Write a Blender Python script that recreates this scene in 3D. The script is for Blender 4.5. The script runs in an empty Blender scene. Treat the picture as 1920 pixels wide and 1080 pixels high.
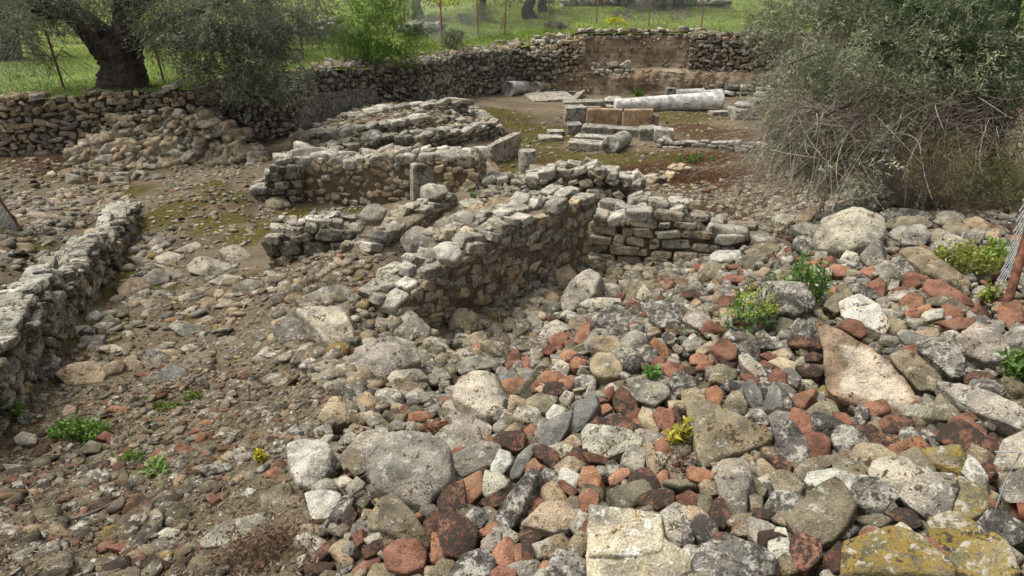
import bpy, math, random
import numpy as np
from mathutils import Vector, Matrix, Euler

scene = bpy.context.scene
COL = scene.collection
# ---------------------------------------------------------------- camera, light, exposure
IW, IH, FPX = 1920.0, 1080.0, 1270.0
TH = math.radians(26.5)
cd = bpy.data.cameras.new('camera')
cam = bpy.data.objects.new('camera', cd)
COL.objects.link(cam)
cam.location = (0, 0, 0)
cam.rotation_euler = (math.radians(90) - TH, 0, 0)
cd.sensor_width = 36.0
cd.lens = FPX / IW * 36.0
cd.clip_start = 0.05
cd.clip_end = 1500.0
scene.camera = cam

SUN_EL, SUN_AZ = math.radians(58), math.radians(200)
world = bpy.data.worlds.new('World')
scene.world = world
world.use_nodes = True
wn = world.node_tree
wn.nodes.clear()
sky = wn.nodes.new('ShaderNodeTexSky')
sky.sky_type = 'NISHITA'
sky.sun_disc = False
sky.sun_elevation = SUN_EL
sky.sun_rotation = SUN_AZ
sky.dust_density = 4.0
sky.air_density = 1.0
hs = wn.nodes.new('ShaderNodeHueSaturation')
hs.inputs['Saturation'].default_value = 0.12
bg = wn.nodes.new('ShaderNodeBackground')
bg.inputs['Strength'].default_value = 0.08
wo = wn.nodes.new('ShaderNodeOutputWorld')
wn.links.new(sky.outputs[0], hs.inputs['Color'])
wn.links.new(hs.outputs[0], bg.inputs['Color'])
wn.links.new(bg.outputs[0], wo.inputs['Surface'])

sd = bpy.data.lights.new('sun', 'SUN')
sd.energy = 1.5
sd.angle = math.radians(30)
sd.color = (1.0, 0.945, 0.85)
sun = bpy.data.objects.new('sun', sd)
COL.objects.link(sun)
# the veiled sun stands high, beyond the dig and a little to the left
_d = Vector((-0.45, 0.12, 0.88))
sun.rotation_euler = _d.to_track_quat('Z', 'Y').to_euler()
sky.sun_rotation = math.atan2(_d.x, _d.y)
sky.sun_elevation = math.asin(_d.normalized().z)

vs = scene.view_settings
vs.view_transform = 'Standard'
vs.look = 'None'
vs.gamma = 1.0
vs.use_curve_mapping = False
vs.exposure = 1.35
scene.cycles.max_bounces = 6
scene.cycles.diffuse_bounces = 3
scene.cycles.transparent_max_bounces = 8
scene.cycles.use_denoising = True

# ---------------------------------------------------------------- pixel <-> world helpers
CT, ST = math.cos(TH), math.sin(TH)
def ray(u, v):
    u = np.asarray(u, float); v = np.asarray(v, float)
    a = (u - 960) / FPX; b = (v - 540) / FPX
    return np.stack([a, CT - b * ST, -ST - b * CT], -1)
def P(u, v, z):
    d = ray(u, v); t = z / d[..., 2]
    return d * np.asarray(t)[..., None] if np.ndim(t) else d * t
def project(p):
    p = np.asarray(p, float)
    dep = p[..., 1] * CT - p[..., 2] * ST
    up = p[..., 1] * ST + p[..., 2] * CT
    dep = np.where(dep < 1e-3, 1e-3, dep)
    return 960 + FPX * p[..., 0] / dep, 540 - FPX * up / dep, dep
def on_plane(u, v, q, n):
    d = ray(u, v); t = np.dot(q, n) / (d @ n)
    return d * t[..., None] if np.ndim(t) else d * t

# ---------------------------------------------------------------- numpy noise
def _hash(i, j, k):
    h = (i * 374761393 + j * 668265263 + k * 2147483647 + 1274126177) & 0xffffffff
    h = ((h ^ (h >> 13)) * 1274126177) & 0xffffffff
    h = ((h ^ (h >> 16)) * 2246822519) & 0xffffffff
    return ((h ^ (h >> 15)) & 0xffff) / 65535.0
def vnoise(p):
    p = np.asarray(p, float)
    f = np.floor(p); i = f.astype(np.int64); w = p - f; w = w * w * (3 - 2 * w)
    r = 0
    for a in (0, 1):
        for b in (0, 1):
            for c in (0, 1):
                wt = (w[:, 0] if a else 1 - w[:, 0]) * (w[:, 1] if b else 1 - w[:, 1]) * (w[:, 2] if c else 1 - w[:, 2])
                r = r + wt * _hash(i[:, 0] + a, i[:, 1] + b, i[:, 2] + c)
    return r
def fbm(p, o=4):
    s, a, t = 0, 1, 0
    for k in range(o):
        s = s + a * vnoise(p * (2.03 ** k) + 17.3 * k); t += a; a *= 0.5
    return s / t - 0.5

# ---------------------------------------------------------------- mesh helpers
ICO = {}
def ico(n):
    if n not in ICO:
        import bmesh
        bm = bmesh.new(); bmesh.ops.create_icosphere(bm, subdivisions=n, radius=1.0)
        bm.verts.ensure_lookup_table()
        V = np.array([v.co[:] for v in bm.verts]); T = np.array([[v.index for v in f.verts] for f in bm.faces])
        bm.free(); ICO[n] = (V / np.linalg.norm(V, axis=1)[:, None], T)
    return ICO[n]
def make_mesh(name, V, T, C=None, smooth=True, mat=None, n=None):
    """V Nx3, T MxK (tris or quads), C Nx3 colours."""
    V = np.asarray(V, np.float32); T = np.asarray(T, np.int32); k = T.shape[1]
    me = bpy.data.meshes.new(name)
    me.vertices.add(len(V)); me.vertices.foreach_set('co', V.ravel())
    me.loops.add(T.size); me.loops.foreach_set('vertex_index', T.ravel())
    me.polygons.add(len(T))
    me.polygons.foreach_set('loop_start', np.arange(0, T.size, k, dtype=np.int32))
    if smooth: me.polygons.foreach_set('use_smooth', np.ones(len(T), bool))
    if C is not None:
        at = me.color_attributes.new('tint', 'FLOAT_COLOR', 'POINT')
        c4 = np.ones((len(V), 4), np.float32); c4[:, :C.shape[1]] = C
        at.data.foreach_set('color', c4.ravel())
    if mat: me.materials.append(mat)
    me.update(calc_edges=True)
    return me
def link(name, me, parent=None, loc=None):
    o = bpy.data.objects.new(name, me); COL.objects.link(o)
    if parent is not None: o.parent = parent
    if loc is not None: o.location = loc
    return o
def empty(name, loc=(0, 0, 0)):
    o = bpy.data.objects.new(name, None); COL.objects.link(o); o.location = loc; o.empty_display_size = 0.1
    return o
def tag(o, label=None, cat=None, group=None, kind=None):
    if label: o['label'] = label
    if cat: o['category'] = cat
    if group: o['group'] = group
    if kind: o['kind'] = kind
    return o
class Acc:
    """gathers pieces of one mesh"""
    def __init__(s): s.V = []; s.T = []; s.C = []; s.n = 0
    def add(s, V, T, c=(1, 1, 1)):
        V = np.asarray(V, float); s.V.append(V); s.T.append(np.asarray(T) + s.n)
        c = np.asarray(c, float); s.C.append(np.broadcast_to(c, (len(V), 3)) if c.ndim == 1 else c); s.n += len(V)
    def many(s, V, T, mats, offs, cols):
        """V base Nx3, mats Kx3x3, offs Kx3, cols Kx3"""
        K, N = len(offs), len(V)
        if K == 0: return
        W = np.einsum('kij,nj->kni', mats, V) + offs[:, None, :]
        TT = T[None] + (np.arange(K) * N)[:, None, None]
        s.V.append(W.reshape(-1, 3)); s.T.append(TT.reshape(-1, T.shape[1]) + s.n)
        s.C.append(np.repeat(cols, N, 0)); s.n += K * N
    def build(s, name, mat, parent=None, smooth=True, origin=None):
        V = np.concatenate(s.V); T = np.concatenate(s.T); C = np.concatenate(s.C)
        o = None
        if origin is not None: V = V - np.asarray(origin, float)
        me = make_mesh(name, V, T, C, smooth, mat)
        return link(name, me, parent, origin)
def rotz(a):
    c, s = np.cos(a), np.sin(a); z = np.zeros_like(c); o = np.ones_like(c)
    return np.stack([np.stack([c, -s, z], -1), np.stack([s, c, z], -1), np.stack([z, z, o], -1)], -2)
def rand_rot(rng, n, tilt=0.5):
    """random spin about z then a tilt"""
    A = rotz(rng.uniform(0, 6.283, n))
    B = rotz(rng.uniform(0, 6.283, n)); t = rng.normal(0, tilt, n)
    c, s = np.cos(t), np.sin(t); z = np.zeros(n); o = np.ones(n)
    X = np.stack([np.stack([o, z, z], -1), np.stack([z, c, -s], -1), np.stack([z, s, c], -1)], -2)
    return np.einsum('kij,kjl,klm->kim', B, X, A)
def tube(pts, rad, k=6):
    """tapered tube along pts -> V, quads"""
    pts = np.asarray(pts, float); n = len(pts); rad = np.broadcast_to(np.asarray(rad, float), (n,))
    d = np.gradient(pts, axis=0); d /= np.linalg.norm(d, axis=1)[:, None] + 1e-9
    ref = np.array([0, 0, 1.0]) if abs(d[:, 2]).mean() < 0.8 else np.array([1.0, 0, 0])
    u = np.cross(d, ref); u /= np.linalg.norm(u, axis=1)[:, None] + 1e-9
    w = np.cross(d, u)
    a = np.arange(k) * 2 * math.pi / k
    V = pts[:, None] + rad[:, None, None] * (np.cos(a)[None, :, None] * u[:, None] + np.sin(a)[None, :, None] * w[:, None])
    V = V.reshape(-1, 3)
    i = np.arange(n - 1)[:, None] * k; j = np.arange(k)[None]; jn = (j + 1) % k
    T = np.stack([i + j, i + jn, i + k + jn, i + k + j], -1).reshape(-1, 4)
    V = np.concatenate([V, pts[:1], pts[-1:]])
    a0, a1 = len(V) - 2, len(V) - 1
    j = np.arange(k); jn = (j + 1) % k
    c0 = np.stack([j, np.full(k, a0), np.full(k, a0), jn], -1)[:, [0, 1, 3, 3]]
    cap0 = np.stack([jn, j, np.full(k, a0), np.full(k, a0)], -1)
    cap1 = np.stack([(n - 1) * k + j, (n - 1) * k + jn, np.full(k, a1), np.full(k, a1)], -1)
    return V, T
def quads2tris(Q): return np.concatenate([Q[:, [0, 1, 2]], Q[:, [0, 2, 3]]])

# ---------------------------------------------------------------- rocks
def rock_planes(Nn, D, ext, p=12, sub=4, rough=0.05, seed=0.0, fine=0.02):
    U, T = ico(sub)
    d = U * np.asarray(ext, float); d /= np.linalg.norm(d, axis=1)[:, None]
    q = np.maximum(d @ Nn.T / D[None], 0) ** p
    r = q.sum(1) ** (-1.0 / p)
    V = d * r[:, None]
    sz = 0.45 * float(np.mean(ext)) + 0.55 * float(np.min(ext))
    n1 = fbm(V / sz * 1.3 + seed, 3); n2 = fbm(V / sz * 5.0 + seed * 1.7, 3)
    V = V + d * (sz * (rough * 2.2 * n1 + fine * 2.0 * n2))[:, None]
    return V, T
def rock_unit(rng, p=None, sub=3, box=0.5, rough=0.085, fine=0.045):
    """a rock in about the unit cube"""
    ax = np.array([[1, 0, 0], [-1, 0, 0], [0, 1, 0], [0, -1, 0], [0, 0, 1], [0, 0, -1]], float)
    ax = ax + rng.normal(0, 0.22 - 0.14 * box, ax.shape)
    m = int(rng.integers(4, 9)); r = rng.normal(0, 1, (m, 3))
    Nn = np.concatenate([ax, r]); Nn /= np.linalg.norm(Nn, axis=1)[:, None]
    D = np.concatenate([rng.uniform(0.82, 1.0, 6), rng.uniform(0.92 + 0.15 * box, 1.25 + 0.1 * box, m)])
    return rock_planes(Nn, D, (1, 1, 1), p or rng.uniform(16, 42), sub, rough, rng.uniform(0, 90), fine)
_rng = np.random.default_rng(11)
POOL = {s: [rock_unit(_rng, sub=s, box=b) for b in ([0.3, 0.7, 0.9] * 8)] for s in (2, 3)}
POOL4 = [rock_unit(_rng, sub=4, box=b) for b in ([0.4, 0.8] * 5)]
# flat-faced building stones
BLOCKS = [rock_unit(_rng, p=16, sub=3, box=1.0, rough=0.06, fine=0.05) for _ in range(14)]
BLOCKS4 = [rock_unit(_rng, p=15, sub=4, box=1.0, rough=0.07, fine=0.06) for _ in range(12)]
# ---------------------------------------------------------------- materials
def NT(name):
    m = bpy.data.materials.new(name); m.use_nodes = True
    nt = m.node_tree; nt.nodes.clear()
    return m, nt
def nd(nt, typ, ins=None, **kw):
    n = nt.nodes.new(typ)
    for k, v in kw.items(): setattr(n, k, v)
    for k, v in (ins or {}).items():
        if isinstance(v, bpy.types.NodeSocket): nt.links.new(v, n.inputs[k])
        else: n.inputs[k].default_value = v
    return n
def rgba(c): return (c[0], c[1], c[2], 1.0)
def noise(nt, vec, scale, detail=4.0, rough=0.6, dist=0.0):
    return nd(nt, 'ShaderNodeTexNoise', {'Vector': vec, 'Scale': scale, 'Detail': detail, 'Roughness': rough, 'Distortion': dist}).outputs['Fac']
def ramp(nt, fac, a, b, lo=0.0, hi=1.0):
    return nd(nt, 'ShaderNodeMapRange', {'Value': fac, 'From Min': a, 'From Max': b, 'To Min': lo, 'To Max': hi}, interpolation_type='SMOOTHSTEP').outputs[0]
def mix(nt, fac, a, b, mode='MIX'):
    n = nt.nodes.new('ShaderNodeMix'); n.data_type = 'RGBA'; n.blend_type = mode; n.clamp_result = False
    for i, v in ((0, fac), (6, a), (7, b)):
        if isinstance(v, bpy.types.NodeSocket): nt.links.new(v, n.inputs[i])
        elif i == 0: n.inputs[0].default_value = v
        else: n.inputs[i].default_value = rgba(v)
    return n.outputs[2]
def mul(nt, a, b):
    return nd(nt, 'ShaderNodeMath', {0: a, 1: b}, operation='MULTIPLY').outputs[0]
def add(nt, a, b):
    return nd(nt, 'ShaderNodeMath', {0: a, 1: b}, operation='ADD').outputs[0]
def tint_src(nt, src):
    if src == 'obj': return nd(nt, 'ShaderNodeObjectInfo').outputs['Color']
    return nd(nt, 'ShaderNodeAttribute', attribute_name='tint').outputs['Color']
def coords(nt):
    g = nd(nt, 'ShaderNodeNewGeometry'); oi = nd(nt, 'ShaderNodeObjectInfo')
    r = nd(nt, 'ShaderNodeVectorMath', {0: oi.outputs['Random'], 1: (37.1, 91.7, 53.3)}, operation='MULTIPLY').outputs[0]
    return nd(nt, 'ShaderNodeVectorMath', {0: g.outputs['Position'], 1: r}, operation='ADD').outputs[0]
def finish(nt, col, rough, height, bump=0.5, dist=0.02, spec=0.25):
    b = nd(nt, 'ShaderNodeBump', {'Height': height, 'Strength': bump, 'Distance': dist})
    p = nd(nt, 'ShaderNodeBsdfPrincipled', {'Base Color': col, 'Roughness': rough, 'Normal': b.outputs[0], 'Specular IOR Level': spec})
    o = nd(nt, 'ShaderNodeOutputMaterial', {'Surface': p.outputs[0]})
def rock_mat(name, src, pale=0.5, dark=0.3, yellow=0.0, moss=0.0, pits=0.5, k=1.0, palec=(0.40, 0.378, 0.32), bump=0.6, soil=0.0, warm=0.25):
    m, nt = NT(name); c = coords(nt); t = tint_src(nt, src)
    n1 = noise(nt, c, 7 * k, 5, 0.65); n2 = noise(nt, c, 19 * k, 6, 0.7, 0.4); n3 = noise(nt, c, 55 * k, 4, 0.7); n4 = noise(nt, c, 11 * k, 3, 0.6, 0.8)
    n5 = noise(nt, c, 160 * k, 3, 0.6)
    col = mix(nt, 1.0, t, mix(nt, ramp(nt, n1, 0.3, 0.7), (0.50, 0.50, 0.51), (1.45, 1.42, 1.36)), 'MULTIPLY')
    col = mix(nt, ramp(nt, n4, 0.50, 0.66, 0, warm), col, mix(nt, 1.0, col, (1.35, 1.0, 0.62), 'MULTIPLY'))
    col = mix(nt, 1.0, col, mix(nt, ramp(nt, n5, 0.3, 0.7), (0.66, 0.66, 0.66), (1.34, 1.34, 1.34)), 'MULTIPLY')
    if soil: col = mix(nt, ramp(nt, n1, 0.52, 0.68, 0, soil), col, (0.15, 0.11, 0.07))
    if yellow: col = mix(nt, ramp(nt, add(nt, mul(nt, n4, 0.6), mul(nt, n3, 0.4)), 0.60 - 0.2 * yellow, 0.68 - 0.2 * yellow, 0, 0.75), col, (0.24, 0.165, 0.035))
    if pale: col = mix(nt, ramp(nt, add(nt, mul(nt, n2, 0.7), mul(nt, n3, 0.3)), 0.61 - 0.17 * pale, 0.66 - 0.15 * pale, 0, 0.85), col, palec)
    if dark: col = mix(nt, ramp(nt, add(nt, mul(nt, n4, 0.5), mul(nt, n3, 0.5)), 0.60 - 0.18 * dark, 0.645 - 0.17 * dark, 0, 0.88), col, (0.035, 0.032, 0.028))
    if moss: col = mix(nt, ramp(nt, n1, 0.62 - 0.2 * moss, 0.74 - 0.2 * moss, 0, 0.85), col, (0.055, 0.058, 0.016))
    v = nd(nt, 'ShaderNodeTexVoronoi', {'Vector': c, 'Scale': 48 * k, 'Randomness': 1.0}).outputs['Distance']
    pit = ramp(nt, v, 0.10, 0.34)
    h = add(nt, mul(nt, n2, 1.0), add(nt, mul(nt, n3, 0.55), add(nt, mul(nt, n5, 0.22), mul(nt, pit, 0.35 * pits))))
    if pits: col = mix(nt, mul(nt, ramp(nt, v, 0.26, 0.06), mul(nt, ramp(nt, n2, 0.40, 0.62), pits)), col, (0.05, 0.045, 0.035))
    finish(nt, col, 0.92, h, bump * 1.25, 0.028 / k, 0.15)
    return m
STONE = {s: {
    'G': rock_mat('limestone_' + s, s, 0.45, 0.25, 0.0, pits=0.5),
    'P': rock_mat('pale_limestone_' + s, s, 0.45, 0.30, 0.0, pits=0.8, palec=(0.47, 0.45, 0.39)),
    'W': rock_mat('white_limestone_' + s, s, 0.7, 0.15, 0.0, pits=0.5, palec=(0.52, 0.505, 0.45)),
    'D': rock_mat('dark_lichen_stone_' + s, s, 0.75, 0.62, 0.0, pits=0.8),
    'B': rock_mat('blue_grey_stone_' + s, s, 0.25, 0.1, 0.0, pits=0.15, warm=0.05),
    'O': rock_mat('olive_sandstone_' + s, s, 0.30, 0.2, 0.15, pits=0.25),
    'T': rock_mat('tan_sandstone_' + s, s, 0.30, 0.25, 0.05, pits=0.4),
    'Y': rock_mat('yellow_lichen_stone_' + s, s, 0.50, 0.25, 0.75, pits=0.4),
    'R': rock_mat('red_brick_' + s, s, 0.0, 0.20, 0.0, pits=0.7, k=1.3, bump=0.5, palec=(0.5, 0.4, 0.33), warm=0.4, soil=0.55),
    'N': rock_mat('orange_brick_' + s, s, 0.0, 0.12, 0.0, pits=0.8, k=1.3, bump=0.45, warm=0.4, soil=0.45),
    'K': rock_mat('crusted_brick_' + s, s, 0.12, 0.78, 0.0, pits=0.7, k=1.1),
} for s in ('obj', 'mesh')}
BASE = {'G': (0.26, 0.24, 0.20), 'P': (0.37, 0.34, 0.275), 'W': (0.43, 0.415, 0.36), 'D': (0.17, 0.16, 0.14), 'B': (0.185, 0.183, 0.162),
        'O': (0.205, 0.18, 0.125), 'T': (0.33, 0.265, 0.18), 'Y': (0.235, 0.205, 0.125), 'R': (0.20, 0.100, 0.070), 'N': (0.29, 0.155, 0.098), 'K': (0.165, 0.085, 0.056)}
BASE = {k_: tuple(0.84 * x for x in v_) for k_, v_ in BASE.items()}
W_MAIN = rock_mat('wall_stone', 'mesh', 0.5, 0.35, 0.05, 0.12, 0.7, k=1.0)
W_DARK = rock_mat('dark_lichen_wall_stone', 'mesh', 0.5, 0.5, 0.08, 0.25, 0.5, k=0.8)  # dirtier wall stone with more dark lichen and moss
W_FAR = rock_mat('dry_stone', 'mesh', 0.4, 0.35, 0.04, 0.1, 0.3, k=0.6)
MORTAR = rock_mat('lime_mortar', 'mesh', 0.30, 0.35, 0.02, 0.22, 0.9, k=1.4, bump=0.9)
DRUM = rock_mat('grey_marble', 'mesh', 0.3, 0.18, 0.0, 0.0, 0.2, k=0.7, palec=(0.5, 0.5, 0.48), warm=0.1)
BLOCKM = rock_mat('weathered_block', 'mesh', 0.55, 0.42, 0.05, 0.05, 0.7, k=0.7)
RUSTSLAB = rock_mat('rust_stained_slab', 'mesh', 0.05, 0.15, 0.1, 0.0, 0.3, k=0.7)

def earth_mat(name='excavated_earth'):
    m, nt = NT(name)
    g = nd(nt, 'ShaderNodeNewGeometry'); c = g.outputs['Position']
    a = nd(nt, 'ShaderNodeAttribute', attribute_name='tint')
    sep = nd(nt, 'ShaderNodeSeparateColor', {'Color': a.outputs['Color']})
    moss, red, grit = sep.outputs[0], sep.outputs[1], sep.outputs[2]
    n1 = noise(nt, c, 0.9, 6, 0.65); n2 = noise(nt, c, 5, 6, 0.7, 0.3); n3 = noise(nt, c, 26, 5, 0.75); n4 = noise(nt, c, 120, 4, 0.7)
    col = mix(nt, ramp(nt, n1, 0.35, 0.65), (0.125, 0.097, 0.064), (0.21, 0.172, 0.12))
    col = mix(nt, ramp(nt, n2, 0.45, 0.7, 0, 0.6), col, (0.27, 0.215, 0.155))
    mm = ramp(nt, add(nt, mul(nt, moss, 0.5), add(nt, mul(nt, n2, 0.5), mul(nt, n3, 0.25))), 0.56, 0.80)
    col = mix(nt, mm, col, mix(nt, ramp(nt, n3, .3, .7), (0.05, 0.043, 0.010), (0.150, 0.122, 0.030)))
    mr = ramp(nt, add(nt, mul(nt, red, 0.62), mul(nt, n2, 0.6)), 0.52, 0.70)
    col = mix(nt, mr, col, mix(nt, n3, (0.07, 0.040, 0.021), (0.14, 0.085, 0.046)))
    v = nd(nt, 'ShaderNodeTexVoronoi', {'Vector': c, 'Scale': 34.0, 'Randomness': 1.0})
    rnd = nd(nt, 'ShaderNodeSeparateColor', {'Color': v.outputs['Color']}).outputs[0]
    peb = mul(nt, ramp(nt, v.outputs['Distance'], 0.30, 0.20), ramp(nt, rnd, 0.52, 0.56))
    peb = mul(nt, peb, add(nt, 0.35, mul(nt, grit, 0.6)))
    pcol = mix(nt, ramp(nt, rnd, 0.6, 1.0), (0.20, 0.165, 0.12), (0.50, 0.46, 0.38))
    col = mix(nt, peb, col, pcol)
    col = mix(nt, 1.0, col, mix(nt, n4, (0.40, 0.395, 0.375), (1.12, 1.09, 1.02)), 'MULTIPLY')
    col = mix(nt, 1.0, col, mix(nt, ramp(nt, n3, 0.3, 0.7), (0.72, 0.72, 0.72), (1.2, 1.2, 1.2)), 'MULTIPLY')
    h = add(nt, mul(nt, n2, 0.6), add(nt, mul(nt, n3, 0.6), add(nt, mul(nt, n4, 0.3), mul(nt, peb, 0.35))))
    finish(nt, col, 0.95, h, 0.8, 0.04, 0.15)
    return m
EARTH = earth_mat()
def bank_mat():
    m, nt = NT('earth_bank'); g = nd(nt, 'ShaderNodeNewGeometry')
    c = nd(nt, 'ShaderNodeVectorMath', {0: g.outputs['Position'], 1: (1.0, 1.0, 0.45)}, operation='MULTIPLY').outputs[0]
    n1 = noise(nt, c, 0.9, 5, 0.6); n2 = noise(nt, c, 4, 6, 0.7, 0.6); n3 = noise(nt, c, 18, 5, 0.7); n4 = noise(nt, c, 60, 3, 0.7)
    col = mix(nt, ramp(nt, n1, 0.35, 0.65), (0.29, 0.215, 0.145), (0.45, 0.365, 0.26))
    st = noise(nt, nd(nt, 'ShaderNodeVectorMath', {0: g.outputs['Position'], 1: (0.5, 0.5, 5.0)}, operation='MULTIPLY').outputs[0], 1.0, 5, 0.65, 0.4)
    col = mix(nt, 1.0, col, mix(nt, ramp(nt, st, 0.32, 0.68), (0.62, 0.60, 0.58), (1.22, 1.22, 1.22)), 'MULTIPLY')
    col = mix(nt, ramp(nt, n2, 0.5, 0.72, 0, 0.7), col, (0.155, 0.085, 0.06))
    col = mix(nt, ramp(nt, n3, 0.60, 0.72, 0, 0.8), col, (0.46, 0.40, 0.31))
    col = mix(nt, 1.0, col, mix(nt, n4, (0.65, 0.65, 0.65), (1.3, 1.3, 1.3)), 'MULTIPLY')
    h = add(nt, mul(nt, n2, 1.0), add(nt, mul(nt, n3, 0.5), mul(nt, n4, 0.2)))
    finish(nt, col, 0.95, h, 0.9, 0.12, 0.1)
    return m
BANK = bank_mat()
def field_mat():
    m, nt = NT('meadow'); g = nd(nt, 'ShaderNodeNewGeometry'); c = g.outputs['Position']
    n1 = noise(nt, c, 0.35, 5, 0.6); n2 = noise(nt, c, 1.8, 5, 0.7, 0.3); n3 = noise(nt, c, 12, 5, 0.75)
    col = mix(nt, ramp(nt, n1, 0.35, 0.65), (0.13, 0.17, 0.036), (0.19, 0.245, 0.055))
    col = mix(nt, ramp(nt, n2, 0.52, 0.70, 0, 0.75), col, (0.17, 0.15, 0.085))
    col = mix(nt, 1.0, col, mix(nt, n3, (0.5, 0.5, 0.5), (1.45, 1.45, 1.45)), 'MULTIPLY')
    finish(nt, col, 0.95, add(nt, n2, mul(nt, n3, 0.5)), 0.9, 0.15, 0.1)
    return m
FIELD = field_mat()
def leaf_mat(name, under=(1.5, 1.45, 1.5), trans=0.35, rough=0.55, spec=0.3):
    m, nt = NT(name); t = tint_src(nt, 'mesh'); g = nd(nt, 'ShaderNodeNewGeometry')
    col = mix(nt, mul(nt, g.outputs['Backfacing'], 0.7), t, mix(nt, 1.0, t, under, 'MULTIPLY'))
    p = nd(nt, 'ShaderNodeBsdfPrincipled', {'Base Color': col, 'Roughness': rough, 'Specular IOR Level': spec})
    tr = nd(nt, 'ShaderNodeBsdfTranslucent', {'Color': col})
    mx = nd(nt, 'ShaderNodeMixShader', {0: trans, 1: p.outputs[0], 2: tr.outputs[0]})
    nd(nt, 'ShaderNodeOutputMaterial', {'Surface': mx.outputs[0]})
    return m
LEAF = leaf_mat('leaf')
GRASSM = leaf_mat('grass_blade', (1.1, 1.1, 1.1), 0.4)
def bark_mat(name, lo, hi, k=1.0, stretch=0.25):
    m, nt = NT(name); g = nd(nt, 'ShaderNodeNewGeometry')
    c = nd(nt, 'ShaderNodeVectorMath', {0: g.outputs['Position'], 1: (1.0, 1.0, stretch)}, operation='MULTIPLY').outputs[0]
    n1 = noise(nt, c, 7 * k, 6, 0.7, 0.8); n2 = noise(nt, c, 30 * k, 4, 0.7)
    col = mix(nt, ramp(nt, n1, 0.35, 0.68), lo, hi)
    col = mix(nt, 1.0, col, mix(nt, n2, (0.6, 0.6, 0.6), (1.35, 1.35, 1.35)), 'MULTIPLY')
    finish(nt, col, 0.9, add(nt, n1, mul(nt, n2, 0.4)), 1.0, 0.06 / k, 0.15)
    return m
BARK = bark_mat('olive_bark', (0.020, 0.017, 0.014), (0.095, 0.080, 0.066))
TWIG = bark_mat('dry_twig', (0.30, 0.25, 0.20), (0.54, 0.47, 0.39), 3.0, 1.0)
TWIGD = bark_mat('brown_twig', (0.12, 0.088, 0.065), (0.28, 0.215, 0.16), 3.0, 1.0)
def rust_mat():
    m, nt = NT('rusty_iron'); c = coords(nt)
    n1 = noise(nt, c, 14, 6, 0.7, 0.5); n2 = noise(nt, c, 70, 4, 0.7)
    col = mix(nt, ramp(nt, n1, 0.35, 0.65), (0.055, 0.022, 0.012), (0.21, 0.085, 0.045))
    col = mix(nt, ramp(nt, n2, 0.55, 0.75, 0, 0.6), col, (0.03, 0.02, 0.018))
    finish(nt, col, 0.75, add(nt, n1, n2), 0.5, 0.004, 0.3)
    return m
RUST = rust_mat()
def wire_mat():
    m, nt = NT('galvanised_wire'); c = coords(nt); n1 = noise(nt, c, 9, 3, 0.6)
    col = mix(nt, n1, (0.30, 0.32, 0.33), (0.52, 0.54, 0.55))
    p = nd(nt, 'ShaderNodeBsdfPrincipled', {'Base Color': col, 'Roughness': 0.5, 'Metallic': 0.35})
    nd(nt, 'ShaderNodeOutputMaterial', {'Surface': p.outputs[0]})
    return m
WIRE = wire_mat()
def plain_mat(name, col, rough=0.6):
    m, nt = NT(name); c = coords(nt); n1 = noise(nt, c, 20, 4, 0.6)
    cc = mix(nt, n1, tuple(0.75 * x for x in col), tuple(1.25 * x for x in col))
    finish(nt, cc, rough, n1, 0.2, 0.01)
    return m
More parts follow.
